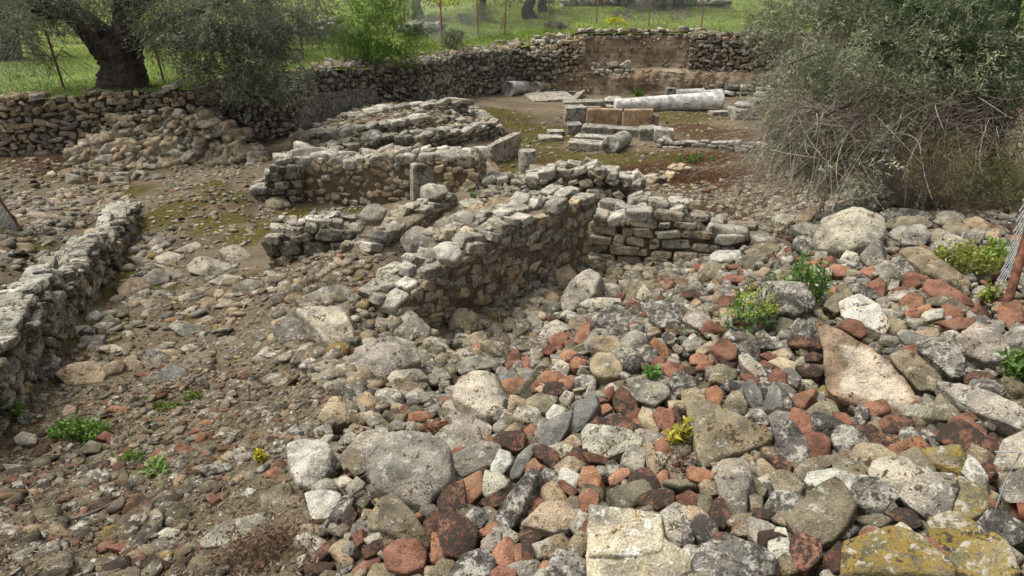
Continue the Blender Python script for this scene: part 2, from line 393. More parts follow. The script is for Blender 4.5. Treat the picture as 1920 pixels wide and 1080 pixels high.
# ---------------------------------------------------------------- terrain
CP = """0,1080,-2.6 300,1080,-2.65 200,950,-2.8 0,850,-2.85 400,900,-2.8 150,780,-3.0 350,720,-3.1 200,650,-3.2 500,720,-3.1 470,620,-3.27
350,600,-3.3 200,570,-3.38 300,530,-3.42 430,560,-3.36 230,500,-3.5 400,470,-3.4 480,490,-3.36 350,380,-3.35 420,330,-3.5 450,430,-3.38 300,370,-3.5
260,440,-3.58 265,370,-3.72 110,430,-3.2 30,480,-2.98 0,560,-2.84 60,330,-3.55 120,300,-3.68 215,320,-3.8 0,290,-3.7 300,285,-3.78 500,275,-3.9
525,390,-3.78 620,410,-3.78 660,385,-3.82 570,385,-3.8 560,520,-3.05 620,560,-2.95 680,520,-2.95 720,490,-2.95 560,590,-3.05 610,470,-3.08 650,650,-2.95
720,700,-2.88 800,450,-3.02 900,400,-3.06 980,370,-3.12 850,640,-3.4 950,570,-3.45 1040,525,-3.5 1110,490,-3.6 905,650,-3.33 1200,490,-3.65 1300,480,-3.6
1180,465,-3.65 1250,530,-3.42 760,760,-2.78 700,800,-2.65 640,860,-2.6 600,960,-2.55 580,1060,-2.4 800,700,-3.02 700,1000,-2.2 850,1000,-2.1 750,900,-2.30
900,850,-2.3 1000,1000,-2.0 1200,1080,-1.8 1500,1080,-1.65 1900,1080,-1.5 1000,760,-2.38 1100,700,-2.36 1100,850,-2.15 1300,850,-2.0 1300,700,-2.10
1500,700,-2.1 1500,850,-1.9 1700,850,-1.75 1900,850,-1.7 1700,700,-1.95 1900,700,-1.85 1500,570,-2.16 1700,570,-2.1 1880,590,-2.1 1350,580,-2.28
1200,610,-2.40 1070,660,-2.60 1150,660,-2.38 950,710,-2.78 880,740,-2.78 1450,490,-2.62 1350,515,-3.0 1590,440,-2.55 1800,430,-2.45 1500,430,-2.95 1650,385,-2.85
1400,400,-4.1 1450,370,-4.1 1700,335,-3.2 1900,330,-2.8 1560,340,-3.8 1200,340,-4.35 1350,340,-4.3 1000,330,-4.3 1300,280,-4.5 1100,290,-4.5 960,260,-4.55
1000,220,-4.7 1200,220,-4.75 1400,230,-4.7 1450,290,-4.35 1250,180,-4.9 1000,180,-4.8 1400,190,-4.9 1600,250,-4.3 920,330,-4.28 760,292,-3.98
620,283,-3.46 690,250,-3.52 790,238,-3.7 850,212,-3.8 700,215,-3.6 520,300,-3.78 560,250,-3.95 760,192,-4.1 600,230,-3.95 640,205,-4.0 900,195,-4.5
1290,440,-3.95 1150,420,-3.9 1250,370,-4.2""".split()
CP = np.array([[float(x) for x in s.split(',')] for s in CP])
CPW = P(CP[:, 0], CP[:, 1], CP[:, 2])
EXTRA = np.array([[-6, 1, -2.6], [-9, 5, -2.95], [-12, 11, -3.6], [5, 1, -1.5], [7, 3.5, -2.0], [9, 8, -2.7], [13, 14, -3.4], [13, 26, -4.8], [-3, 31, -4.8],
                  [10, 33, -4.9], [-16, 14.5, -3.8], [0, 0, -1.95], [0, -3, -1.7], [-3, -1, -2.4], [4.5, -2, -1.35], [2, 0, -1.5], [-8, 28, -4.5], [-20, 30, -4.3]], float)
CPW = np.concatenate([CPW, EXTRA])
def _tps_fit(X, z, lam):
    n = len(X); r2 = ((X[:, None] - X[None]) ** 2).sum(-1)
    K = np.where(r2 > 0, 0.5 * r2 * np.log(r2 + 1e-12), 0) + lam * np.eye(n)
    A = np.zeros((n + 3, n + 3)); A[:n, :n] = K; A[:n, n] = 1; A[:n, n + 1:] = X; A[n, :n] = 1; A[n + 1:, :n] = X.T
    return np.linalg.solve(A, np.concatenate([z, np.zeros(3)]))
TX = CPW[:, :2]; TW = _tps_fit(TX, CPW[:, 2], 0.02)
def ground(x, y):
    x = np.asarray(x, float); sh = x.shape; q = np.stack([x.ravel(), np.asarray(y, float).ravel()], -1); out = np.empty(len(q))
    for i in range(0, len(q), 40000):
        b = q[i:i + 40000]; r2 = ((b[:, None] - TX[None]) ** 2).sum(-1)
        out[i:i + 40000] = (0.5 * r2 * np.log(r2 + 1e-12)) @ TW[:-3] + TW[-3] + b @ TW[-2:]
    return np.clip(out, -5.2, -0.9).reshape(sh)
def ground_n(x, y):
    e = 0.12
    gx = (ground(x + e, y) - ground(x - e, y)) / (2 * e); gy = (ground(x, y + e) - ground(x, y - e)) / (2 * e)
    n = np.stack([-gx, -gy, np.ones_like(gx)], -1)
    return n / np.linalg.norm(n, axis=-1, keepdims=True)
def hit(u, v):
    """where the line of sight through a pixel meets the ground"""
    u = np.atleast_1d(np.asarray(u, float)); v = np.atleast_1d(np.asarray(v, float)); d = ray(u, v)
    ts = np.geomspace(0.8, 45, 150); lo = np.full(len(u), 0.8); hi = np.full(len(u), 45.0); done = np.zeros(len(u), bool); prev = np.full(len(u), 0.8)
    for t in ts:
        q = d * t; below = q[:, 2] < ground(q[:, 0], q[:, 1])
        new = below & ~done
        lo[new] = prev[new]; hi[new] = t; done |= below; prev[:] = t
    for _ in range(14):
        m = (lo + hi) / 2; q = d * m[:, None]; below = q[:, 2] < ground(q[:, 0], q[:, 1])
        hi = np.where(below, m, hi); lo = np.where(below, lo, m)
    return d * ((lo + hi) / 2)[:, None]
ZONES = []   # (channel, x, y, radius)
def zone(ch, pts, r):
    for (u, v) in pts:
        q = hit(u, v)[0]; ZONES.append((ch, q[0], q[1], r))
zone(0, [(1000, 310), (940, 330), (1060, 300), (1130, 300), (1180, 295), (1240, 295), (1000, 265), (985, 240), (950, 215), (1060, 250), (1150, 310), (1080, 320), (1040, 285), (1210, 300)], 1.3)
zone(0, [(1330, 215), (1260, 220), (1420, 215), (1300, 245)], 1.3)
zone(0, [(620, 410), (560, 400), (660, 400), (520, 420), (590, 420)], 0.45)
zone(0, [(245, 470), (235, 520), (225, 550), (255, 430), (290, 540), (240, 560)], 0.35)
zone(0, [(350, 380), (420, 370), (320, 400), (400, 420), (330, 310), (430, 310), (380, 350), (450, 410), (470, 440), (130, 300), (60, 320), (240, 360)], 0.55)
zone(0, [(200, 600), (170, 640), (300, 540), (420, 560), (350, 590), (130, 700), (470, 520), (60, 460), (120, 420), (80, 500), (230, 400)], 0.30)
zone(0, [(900, 570), (980, 545), (1060, 515), (860, 600)], 0.18)
zone(0, [(700, 250), (760, 240), (820, 225), (650, 262)], 0.5)
zone(1, [(1300, 330), (1340, 345), (1380, 335), (1260, 345), (1400, 350), (1320, 300), (1240, 315), (1350, 295), (1200, 325), (1400, 320)], 0.75)
zone(1, [(1300, 240), (1380, 250), (1400, 280), (1330, 260)], 0.9)
zone(1, [(1390, 405), (1440, 380), (1340, 395), (1420, 420), (1370, 415)], 0.5)
zone(1, [(150, 300), (100, 310), (50, 300), (180, 330)], 0.8)
zone(2, [(300, 780), (400, 700), (200, 800), (450, 800), (100, 750), (300, 900), (150, 950), (420, 1000), (250, 1040), (500, 700)], 0.7)
zone(2, [(350, 420), (400, 390), (350, 360), (420, 430), (330, 330), (450, 360)], 0.5)
def ground_full(x, y):
    z = ground(x, y); p = np.stack([x, y, np.zeros_like(x)], -1).reshape(-1, 3)
    return z + (0.10 * fbm(p * 1.1, 3) + 0.07 * fbm(p * 5.0 + 9, 3) + 0.022 * fbm(p * 22.0 + 3, 2)).reshape(z.shape)
HEAP_PX = np.array([(560, 1080), (590, 990), (560, 880), (600, 800), (690, 740), (800, 690), (930, 660), (1030, 590), (1130, 540), (1300, 490), (1440, 450), (1500, 385), (1600, 350), (1760, 380), (1880, 395)], float)
HEAP = np.array([hit(u, v)[0][:2] for u, v in HEAP_PX])
HEAP = np.concatenate([HEAP, [[5.6, 6.2], [5.2, 2.6], [4.2, 0.4], [-0.4, 0.8]]])
def in_poly(pt, poly):
    x, y = pt[:, 0], pt[:, 1]; ins = np.zeros(len(pt), bool)
    for a, b in zip(poly, np.roll(poly, -1, 0)):
        ins ^= ((a[1] > y) != (b[1] > y)) & (x < (b[0] - a[0]) * (y - a[1]) / (b[1] - a[1] + 1e-12) + a[0])
    return ins
def build_ground():
    ny, nx = 560, 620
    y = np.geomspace(2.6, 36.0, ny) - 3.6
    s = np.linspace(-1, 1, nx)
    X = s[None] * (1.02 * (np.abs(y)[:, None] + 2.0) + 2.5); Y = np.repeat(y[:, None], nx, 1)
    Z = ground_full(X, Y) - 0.075 * in_poly(np.stack([X, Y], -1).reshape(-1, 2), HEAP).reshape(X.shape)   # loose soil lies below the stones of the heap
    V = np.stack([X, Y, Z], -1).reshape(-1, 3)
    C = np.zeros((len(V), 3))
    for ch, cx, cy, r in ZONES:
        C[:, ch] = np.maximum(C[:, ch], np.exp(-((V[:, 0] - cx) ** 2 + (V[:, 1] - cy) ** 2) / (r * r)))
    i = np.arange(ny - 1)[:, None] * nx; j = np.arange(nx - 1)[None]
    T = np.stack([i + j, i + j + 1, i + nx + j + 1, i + nx + j], -1).reshape(-1, 4)
    o = link('ground', make_mesh('ground', V, T, C, True, EARTH)); tag(o, kind='structure')
build_ground()

# ------------------------------------------------------- boundary of the dig: top of its retaining walls
BND = np.array([P(u, v, z) for u, v, z in [(-700, 240, -2.55), (0, 186, -2.6), (150, 180, -2.6), (262, 170, -2.6), (400, 165, -2.6), (530, 148, -2.65), (590, 132, -2.75),
       (700, 128, -2.95), (785, 123, -3.0), (870, 103, -3.2), (962, 92, -3.27)]])
CORNER = np.array([P(1005, 80, -3.10), P(1100, 63, -2.82), P(1290, 62, -2.82), P(1445, 64, -2.8)])
BLINE = np.concatenate([BND, CORNER, [[16, 27.5, -2.8], [60, 29, -2.8]]]); BLINE[0] = (-30, 12.4, -2.55)
def bnd_y(x): return np.interp(x, BLINE[:, 0], BLINE[:, 1])
def bnd_z(x): return np.interp(x, BLINE[:, 0], BLINE[:, 2])
def field_z(x, y):
    x = np.asarray(x, float); y = np.asarray(y, float); by = bnd_y(x); s = np.clip((y - by) / 9.0, 0, 1)
    far = -2.72 + np.clip(y - 36, 0, 400) * 0.02 + np.clip(y - 60, 0, 60) * 0.10
    z = bnd_z(x) * (1 - s) + far * s
    p = np.stack([x, y, np.zeros_like(x)], -1).reshape(-1, 3)
    return z + (0.35 * fbm(p * 0.22, 3) * np.minimum(1, s.ravel() * 2 + 0.1) + 0.10 * fbm(p * 1.3, 3)).reshape(z.shape)
def build_field():
    nx, ny = 520, 260
    x = np.concatenate([np.linspace(-160, -30, 40, endpoint=False), np.linspace(-30, 24, nx - 80), np.linspace(24, 160, 41)[1:]])
    k = np.geomspace(1, 300, ny) - 1.0
    X = np.repeat(x[None], ny, 0); Y = bnd_y(x)[None] - 0.12 + k[:, None]
    Z = field_z(X, Y)
    V = np.stack([X, Y, Z], -1).reshape(-1, 3); n = len(x)
    i = np.arange(ny - 1)[:, None] * n; j = np.arange(n - 1)[None]
    T = np.stack([i + j, i + j + 1, i + n + j + 1, i + n + j], -1).reshape(-1, 4)
    tag(link('field', make_mesh('field', V, T, None, True, FIELD)), kind='structure')
build_field()
def field_hit(u, v):
    d = ray(u, v); t = 8.0
    while t < 200:
        q = d * t
        if q[1] > bnd_y(q[0]) and q[2] < float(field_z(np.array([q[0]]), np.array([q[1]]))[0]): break
        t *= 1.004
    return d * t
# cut earth of the back of the dig: two tiers with a narrow ledge between
def build_bank():
    us = np.concatenate([np.linspace(0, .75, 260), np.linspace(.75, 1, 120)[1:]])
    top = np.array([np.interp(us, np.linspace(0, 1, len(CORNER) + 1), np.concatenate([CORNER, [[60, 29, -2.8]]])[:, k]) for k in range(3)]).T
    xs = np.concatenate([[BND[-1] + (-1.2, 0.2, 0.0)], top]); 
    prof = [(0.25, 0.02), (-0.02, -0.06), (-0.10, -0.5), (-0.16, -1.0), (-0.20, -1.22), (-0.62, -1.34), (-0.70, -1.45), (-0.80, -2.0), (-0.95, -2.35), (-1.2, -2.5)]
    pr = np.array([np.interp(np.linspace(0, len(prof) - 1, 70), np.arange(len(prof)), [p[k] for p in prof]) for k in range(2)]).T
    V = xs[:, None] + np.stack([np.zeros(len(pr)), pr[:, 0], pr[:, 1]], -1)[None]
    sh = V.shape; V = V.reshape(-1, 3)
    nz = 0.42 * fbm(V * (0.9, 0.9, 0.7), 3) + 0.34 * fbm(V * (5, 5, 1.6) + 5, 4) + 0.10 * fbm(V * 14 + 2, 2)
    V[:, 1] += nz; V[:, 2] += 0.25 * nz
    n, m = sh[0], sh[1]; i = np.arange(n - 1)[:, None] * m; j = np.arange(m - 1)[None]
    T = np.stack([i + j, i + j + 1, i + m + j + 1, i + m + j], -1).reshape(-1, 4)
    tag(link('earth_bank', make_mesh('earth_bank', V, T, None, True, BANK)), kind='structure')
build_bank()
# ---------------------------------------------------------------- walls
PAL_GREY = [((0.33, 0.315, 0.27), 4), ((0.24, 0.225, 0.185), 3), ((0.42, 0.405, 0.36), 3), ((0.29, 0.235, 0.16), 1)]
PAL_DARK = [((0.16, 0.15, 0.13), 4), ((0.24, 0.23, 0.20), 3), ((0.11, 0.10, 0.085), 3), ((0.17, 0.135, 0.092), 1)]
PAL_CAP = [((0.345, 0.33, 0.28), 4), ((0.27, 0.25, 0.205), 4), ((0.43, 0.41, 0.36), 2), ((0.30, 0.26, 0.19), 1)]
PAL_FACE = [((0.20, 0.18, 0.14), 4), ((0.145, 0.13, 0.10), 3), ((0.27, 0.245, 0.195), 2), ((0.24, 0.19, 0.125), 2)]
PAL_TAN = [((0.38, 0.30, 0.20), 4), ((0.32, 0.24, 0.155), 3), ((0.42, 0.38, 0.31), 2), ((0.28, 0.26, 0.22), 1)]
PAL_RUB = [((0.27, 0.215, 0.15), 4), ((0.34, 0.265, 0.17), 3), ((0.20, 0.185, 0.155), 3), ((0.34, 0.315, 0.26), 2)]
PAL_MORT = [((0.30, 0.245, 0.175), 4), ((0.38, 0.30, 0.20), 3), ((0.22, 0.20, 0.165), 3), ((0.37, 0.345, 0.29), 1)]
def pal(rng, P_, n):
    w = np.array([q[1] for q in P_], float); i = rng.choice(len(P_), n, p=w / w.sum())
    return np.array([q[0] for q in P_])[i] * rng.uniform(0.72, 1.25, (n, 1))
def resample(L, ds):
    L = np.asarray(L, float); s = np.concatenate([[0], np.cumsum(np.linalg.norm(np.diff(L[:, :2], axis=0), axis=1))])
    n = max(2, int(s[-1] / ds) + 1); t = np.linspace(0, s[-1], n)
    return np.stack([np.interp(t, s, L[:, k]) for k in range(L.shape[1])], -1), t
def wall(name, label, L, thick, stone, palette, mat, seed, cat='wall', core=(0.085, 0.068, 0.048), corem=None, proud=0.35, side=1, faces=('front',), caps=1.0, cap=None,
         jag=0.06, shapes=None, group=None, rows_level=0.0, cap_pal=None, miss=0.0, ends=True, inset=0.02, tilt=0.16, rag=1.0):
    """L: polyline of (x, y, ztop, zbase) along the front face; the wall lies to its left (side=1) or right (side=-1)"""
    rng = np.random.default_rng(seed); L = np.asarray(L, float)
    R, t = resample(L, 0.05); n = len(R)
    dxy = np.gradient(R[:, :2], axis=0); dxy /= np.linalg.norm(dxy, axis=1)[:, None]
    nb = np.stack([-dxy[:, 1], dxy[:, 0]], -1) * side           # towards the back of the wall
    sh = stone[1]
    jagv = jag * 2.4 * fbm(np.stack([t / 0.35, np.full(n, seed * 1.0), np.zeros(n)], -1), 3)
    zt = R[:, 2] + jagv; zb = R[:, 3]
    th = np.broadcast_to(np.asarray(thick, float), (n,))
    A = Acc()
    # core
    m = 14; kk = np.linspace(0, 1, m)
    f = np.concatenate([R[:, None, :2] + nb[:, None] * inset + 0 * kk[None, :, None], (zb[:, None] + (zt - 0.03 - zb)[:, None] * kk)[..., None]], -1)
    mt = 6; kt = np.linspace(0, 1, mt + 1)[1:]
    tp = np.concatenate([R[:, None, :2] + nb[:, None] * (inset + (th[:, None, None] - 2 * inset) * kt[None, :, None]), np.repeat((zt - 0.03)[:, None, None], mt, 1)], -1)
    bk = np.concatenate([R[:, None, :2] + nb[:, None] * (th[:, None, None] - inset) + 0 * kk[None, :, None], ((zt - 0.03)[:, None] + (zb - zt)[:, None] * kk[None])[..., None]], -1)[:, 1:]
    G = np.concatenate([f, tp, bk], 1); M = G.shape[1]; V = G.reshape(-1, 3)
    nz = fbm(V * 7.0 + seed, 3)[:, None] * 0.05 + fbm(V * 24.0 + seed, 2)[:, None] * 0.018
    V = V + nz * np.concatenate([np.repeat(-nb, M, 0), np.ones((n * M, 1)) * 0.5], 1)
    i = np.arange(n - 1)[:, None] * M; j = np.arange(M - 1)[None]
    Q = np.stack([i + j, i + j + 1, i + M + j + 1, i + M + j], -1).reshape(-1, 4)
    if side > 0: Q = Q[:, ::-1]
    T = quads2tris(Q)
    e0 = np.arange(M); E = np.stack([np.zeros(M - 2, int), e0[1:-1], e0[2:]], -1)
    T = np.concatenate([T, E, E[:, ::-1] + (n - 1) * M])
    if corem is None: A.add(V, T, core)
    stones_i = shapes or POOL[3]
    groups = {}; capping = [False]
    def put(pos, dirv, nrm, w, h, d, tilt=tilt):
        k = int(rng.integers(len(stones_i))); X = np.append(dirv, 0.0); Yv = np.append(nrm, 0.0); Z = np.array([0, 0, 1.0])
        a = rng.normal(0, tilt); X, Z = X * math.cos(a) + Z * math.sin(a), Z * math.cos(a) - X * math.sin(a)
        if rng.random() < 0.5: X, Yv = -X, -Yv
        groups.setdefault((k, capping[0]), []).append((np.stack([X * w / 2, Yv * d / 2, Z * h / 2], -1), pos))
    Lt = t[-1]
    def face(back):
        z = zb.min() + sh * 0.2
        while z < zt.max():
            hh = sh * rng.uniform(0.7, 1.35); s = -stone[0] * rng.uniform(0.0, 0.4)
            while s < Lt + stone[0] * 0.2:
                w = stone[0] * rng.uniform(0.5, 1.7); sc = min(max(s + w / 2, 0.0), Lt)
                h = hh * rng.uniform(0.7, 1.25); k = min(n - 1, int(sc / Lt * (n - 1)))
                zc = z + hh / 2 + rng.normal(0, sh * 0.12 * rag) + rows_level * sc
                if zc + h * 0.35 < zt[k] and zc > zb[k] - h * 0.5 and rng.random() > miss:
                    d = stone[2] * rng.uniform(0.8, 1.2)
                    off = (d / 2 - proud * d * rng.uniform(0.5, 1.2)) if not back else th[k] - (d / 2 - proud * d * rng.uniform(0.5, 1.2))
                    q = R[k, :2] + nb[k] * off
                    put(np.array([q[0], q[1], zc]), dxy[k], nb[k], w * 0.99, h * 0.98, d)
                s += w
            z += hh
    if 'front' in faces: face(False)
    if 'back' in faces: face(True)
    if ends:
        for k, sg in ((0, -1), (n - 1, 1)):
            z = zb[k] + sh * 0.3
            while z < zt[k] - sh * 0.4:
                s = 0.0
                while s < th[k]:
                    w = stone[0] * rng.uniform(0.6, 1.3); c = min(s + w / 2, th[k]); d = stone[2]
                    q = R[k, :2] + nb[k] * c - dxy[k] * sg * (d / 2 - proud * d)
                    put(np.array([q[0], q[1], z + sh / 2]), nb[k], dxy[k], w, sh * rng.uniform(0.85, 1.15), d); s += w
                z += sh
    if caps > 0:
        cw = cap or (stone[0] * 1.05, stone[1] * 0.95, stone[0] * 0.95)
        capping[0] = True; s = 0.0; nr = max(1, int(round(th.mean() / (cw[2] * 0.85))))
        for r_ in range(nr):
            s = rng.uniform(-0.3, 0.1) * cw[0]
            while s < Lt:
                w = cw[0] * rng.uniform(0.55, 1.5); sc = min(max(s + w / 2, 0), Lt); k = min(n - 1, int(sc / Lt * (n - 1)))
                if rng.random() < caps:
                    c = th[k] * (r_ + 0.5 + rng.uniform(-0.25, 0.25)) / nr
                    q = R[k, :2] + nb[k] * c
                    put(np.array([q[0], q[1], zt[k] + cw[1] * rng.uniform(-0.22, 0.16)]), dxy[k], nb[k], w, cw[1] * rng.uniform(0.7, 1.3), cw[2] * rng.uniform(0.7, 1.25), 0.25)
                s += w * 0.95
    S = Acc() if corem is not None else A
    for (k, iscap), lst in groups.items():
        Vb, Tb = stones_i[k]; Kn = len(lst)
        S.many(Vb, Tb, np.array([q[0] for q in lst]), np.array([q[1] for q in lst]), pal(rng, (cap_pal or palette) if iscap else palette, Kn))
    org = (R[n // 2, 0], R[n // 2, 1], zb[n // 2])
    o = S.build(name, mat, None, True, org)
    tag(o, label, cat, group)
    if corem is not None:
        A.add(V, T, core); c = A.build('mortar_core', corem, o, True, org); c.location = (0, 0, 0)
    return o
def wline(base, tops, zb_off=-0.12, n=None):
    """base: two (u,v,z) pixels on the foot of the face; tops: (u,v) pixels along its top edge"""
    a = P(*base[0]); b = P(*base[1]); d = (b - a)[:2]; d /= np.linalg.norm(d); nn = np.array([-d[1], d[0], 0.0])
    out = []
    for (u, v) in tops:
        q = on_plane(u, v, a, nn); out.append((q[0], q[1], q[2]))
    out = np.array(out); s = (out[:, :2] - a[:2]) @ d; L = np.linalg.norm((b - a)[:2])
    zb = a[2] + (b[2] - a[2]) * s / L + zb_off
    return np.concatenate([out, zb[:, None]], 1)
def report(nm, L): print('WALL', nm, np.round(L, 2).tolist())

# the long mortared wall in the middle
LM = wline([(803, 633, -3.4), (1113, 493, -3.6)], [(745, 575), (763, 557), (807, 517), (862, 493), (873, 468), (893, 460), (927, 448), (967, 421), (1013, 406), (1070, 383), (1105, 373)])
report('M', LM)
wall('mortared_wall', 'long mortared rubble wall in the middle, its sunken right face in view above the pile of loose stones', LM, 0.52, (0.17, 0.125, 0.13), PAL_MORT, W_MAIN, 5,
     corem=MORTAR, core=(0.18, 0.148, 0.108), proud=0.26, caps=0.85, cap=(0.24, 0.11, 0.20), shapes=POOL4, jag=0.03, miss=0.12, inset=-0.004, tilt=0.22, rag=2.0, cap_pal=PAL_CAP)
# low wall parallel to it
LN = wline([(737, 490, -3.2), (862, 405, -3.25)], [(700, 468), (727, 445), (763, 421), (807, 395), (853, 372)])
report('N', LN)
wall('low_mortared_wall', 'short mortared wall just left of the long middle wall, with a big grey stone on its near end', LN, 0.36, (0.18, 0.13, 0.12), PAL_MORT, W_MAIN, 6,
     corem=MORTAR, core=(0.22, 0.18, 0.13), proud=0.14, caps=0.8, cap=(0.2, 0.09, 0.18), shapes=POOL4, jag=0.03, miss=0.12, inset=-0.003, tilt=0.3, cap_pal=PAL_CAP)
# left cross stub
LL = wline([(505, 512, -3.36), (660, 505, -3.3)], [(503, 450), (530, 438), (600, 428), (640, 428)])
report('L', LL)
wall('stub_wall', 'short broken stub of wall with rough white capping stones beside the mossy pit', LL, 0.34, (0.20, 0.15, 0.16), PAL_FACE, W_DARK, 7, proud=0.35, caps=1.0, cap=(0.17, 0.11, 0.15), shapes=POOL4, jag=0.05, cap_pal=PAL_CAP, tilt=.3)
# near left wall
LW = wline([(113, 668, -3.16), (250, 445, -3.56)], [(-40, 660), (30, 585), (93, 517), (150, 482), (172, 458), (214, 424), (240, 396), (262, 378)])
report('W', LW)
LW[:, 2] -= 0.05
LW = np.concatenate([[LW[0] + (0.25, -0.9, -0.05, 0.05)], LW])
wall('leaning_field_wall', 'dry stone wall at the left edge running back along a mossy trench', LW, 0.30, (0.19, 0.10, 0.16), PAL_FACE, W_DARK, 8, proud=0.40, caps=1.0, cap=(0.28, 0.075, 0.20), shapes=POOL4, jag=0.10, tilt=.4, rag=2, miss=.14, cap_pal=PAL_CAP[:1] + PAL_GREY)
# wall beyond the long wall: W2
L2 = wline([(1150, 492, -3.66), (1400, 492, -3.5)], [(1118, 420), (1150, 410), (1200, 402), (1260, 404), (1300, 412), (1330, 432), (1365, 440), (1430, 462)])
report('W2', L2)
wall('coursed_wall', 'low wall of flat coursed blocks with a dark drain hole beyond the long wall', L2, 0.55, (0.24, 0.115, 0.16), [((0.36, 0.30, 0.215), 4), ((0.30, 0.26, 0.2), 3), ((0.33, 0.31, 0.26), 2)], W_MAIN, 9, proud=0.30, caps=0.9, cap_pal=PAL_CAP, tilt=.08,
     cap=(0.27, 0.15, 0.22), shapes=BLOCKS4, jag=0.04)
# rough wall behind it: W3
L3 = wline([(1000, 372, -3.55), (1220, 402, -3.65)], [(985, 350), (1020, 338), (1060, 322), (1100, 318), (1150, 330), (1198, 340), (1205, 360)])
report('W3', L3)
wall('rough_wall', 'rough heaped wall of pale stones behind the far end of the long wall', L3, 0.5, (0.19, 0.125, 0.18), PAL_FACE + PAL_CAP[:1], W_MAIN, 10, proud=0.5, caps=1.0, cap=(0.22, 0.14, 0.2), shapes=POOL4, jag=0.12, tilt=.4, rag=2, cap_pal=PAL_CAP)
L3b = wline([(870, 372, -3.5), (1010, 372, -3.55)], [(870, 352), (920, 345), (990, 350)])
wall('low_rubble_wall', 'low line of pale rubble stones left of the rough heaped wall', L3b, 0.5, (0.2, 0.12, 0.16), PAL_FACE + PAL_CAP[:1], W_MAIN, 12, cap_pal=PAL_CAP, tilt=.4, proud=0.5, caps=1.0, cap=(0.22, 0.11, 0.2), shapes=POOL[3], jag=0.05)
# northern block: front wall A
LA = wline([(560, 378, -3.80), (800, 386, -3.72)], [(548, 298), (600, 296), (640, 304), (700, 302), (760, 300), (830, 296), (893, 300)])
report('A', LA)
wall('front_ruin_wall', 'crumbling earth-bonded wall with a leaning slab against it, nearest wall of the ruined block', LA, 0.55, (0.14, 0.10, 0.13), PAL_TAN + [((0.33, 0.27, 0.19), 5)], W_MAIN, 13,
     corem=EARTH, core=(0, 0, 0.6), proud=0.30, caps=1.0, cap=(0.26, 0.15, 0.22), shapes=POOL[3], jag=0.06, miss=0.25, inset=-0.003, tilt=0.6, rag=2.5, cap_pal=PAL_CAP)
LA2 = wline([(470, 392, -3.8), (556, 385, -3.8)], [(475, 368), (505, 338), (522, 308), (552, 300)])
wall('side_ruin_wall', 'mossy dark stone wall end at the left corner of the ruined block', LA2, 0.5, (0.22, 0.13, 0.16), PAL_DARK, W_DARK, 14, proud=0.45, caps=1.0, cap_pal=PAL_GREY, shapes=BLOCKS, jag=0.05)
# wall B
LB = wline([(740, 304, -3.98), (925, 266, -4.22)], [(560, 300), (650, 282), (690, 262), (740, 258), (780, 262), (820, 254), (880, 244), (930, 232)])
report('B', LB)
wall('inner_ruin_wall', 'lichened wall of small squared stones, second wall back in the ruined block', LB, 0.5, (0.18, 0.11, 0.14), PAL_FACE, W_DARK, 15, proud=0.25, caps=1.0, cap_pal=PAL_CAP, cap=(0.3, 0.13, 0.24), shapes=BLOCKS, jag=0.05)
LC = wline([(640, 264, -3.62), (790, 246, -3.80)], [(570, 262), (620, 254), (680, 246), (740, 236), (790, 226), (805, 222)])
report('C', LC)
wall('middle_ruin_wall', 'low ridge of white stones across the middle of the ruined block', LC, 0.4, (0.2, 0.13, 0.16), PAL_FACE, W_MAIN, 16, proud=0.3, caps=1.0, cap_pal=PAL_CAP, cap=(0.34, 0.15, 0.26), shapes=BLOCKS, jag=0.06)
LC2 = wline([(810, 246, -3.9), (895, 244, -4.2)], [(840, 224), (870, 228), (895, 238)])
wall('broken_ruin_wall', 'short broken ridge of pale stones near the east corner of the ruined block', LC2, 0.3, (0.24, 0.14, 0.16), PAL_FACE, W_MAIN, 26, proud=0.3, caps=1.0, cap_pal=PAL_CAP, cap=(0.3, 0.14, 0.24), shapes=BLOCKS, jag=0.06)
LD = wline([(670, 230, -3.7), (880, 214, -3.98)], [(660, 222), (700, 212), (750, 208), (800, 202), (840, 194), (876, 194)])
report('D', LD)
wall('back_ruin_wall', 'rearmost low wall of the ruined block with a white stone crest', LD, 0.45, (0.22, 0.13, 0.18), PAL_FACE, W_MAIN, 17, proud=0.3, caps=1.0, cap_pal=PAL_CAP, cap=(0.36, 0.16, 0.3), shapes=BLOCKS, jag=0.07)
LE = wline([(945, 262, -4.45), (885, 215, -4.4)], [(948, 244), (930, 225), (905, 210), (880, 196)])
report('E', LE)
wall('east_ruin_wall', 'sloping east end wall of the ruined block facing the open court', LE, 0.45, (0.22, 0.13, 0.18), PAL_FACE, W_DARK, 18, proud=0.3, side=1, caps=1.0, cap_pal=PAL_CAP, cap=(0.34, 0.15, 0.3), shapes=BLOCKS, jag=0.05)

# retaining walls of the dig
def ret(idx0, idx1, zoff=-0.02, bases=None):
    B = BND[idx0:idx1]; return np.concatenate([B[:, :2], B[:, 2:3] + zoff, ground(B[:, 0], B[:, 1] - 0.25)[:, None] - 0.15], 1)
R1 = ret(0, 5); R1[0, :2] = (-16, 13.3)
R1[:, 1] -= 0.12
report('R1', R1)
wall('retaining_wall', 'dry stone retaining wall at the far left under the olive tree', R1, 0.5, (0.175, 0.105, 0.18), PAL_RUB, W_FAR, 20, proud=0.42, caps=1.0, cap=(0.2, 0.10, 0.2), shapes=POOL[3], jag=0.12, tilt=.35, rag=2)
R2 = ret(4, 9); R2[:, 1] -= 0.12
report('R2', R2)
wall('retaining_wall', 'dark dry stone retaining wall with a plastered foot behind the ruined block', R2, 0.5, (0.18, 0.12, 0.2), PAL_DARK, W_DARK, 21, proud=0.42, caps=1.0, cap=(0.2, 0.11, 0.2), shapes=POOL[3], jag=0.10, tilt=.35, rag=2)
R3 = ret(8, 11); R3[:, 1] -= 0.12
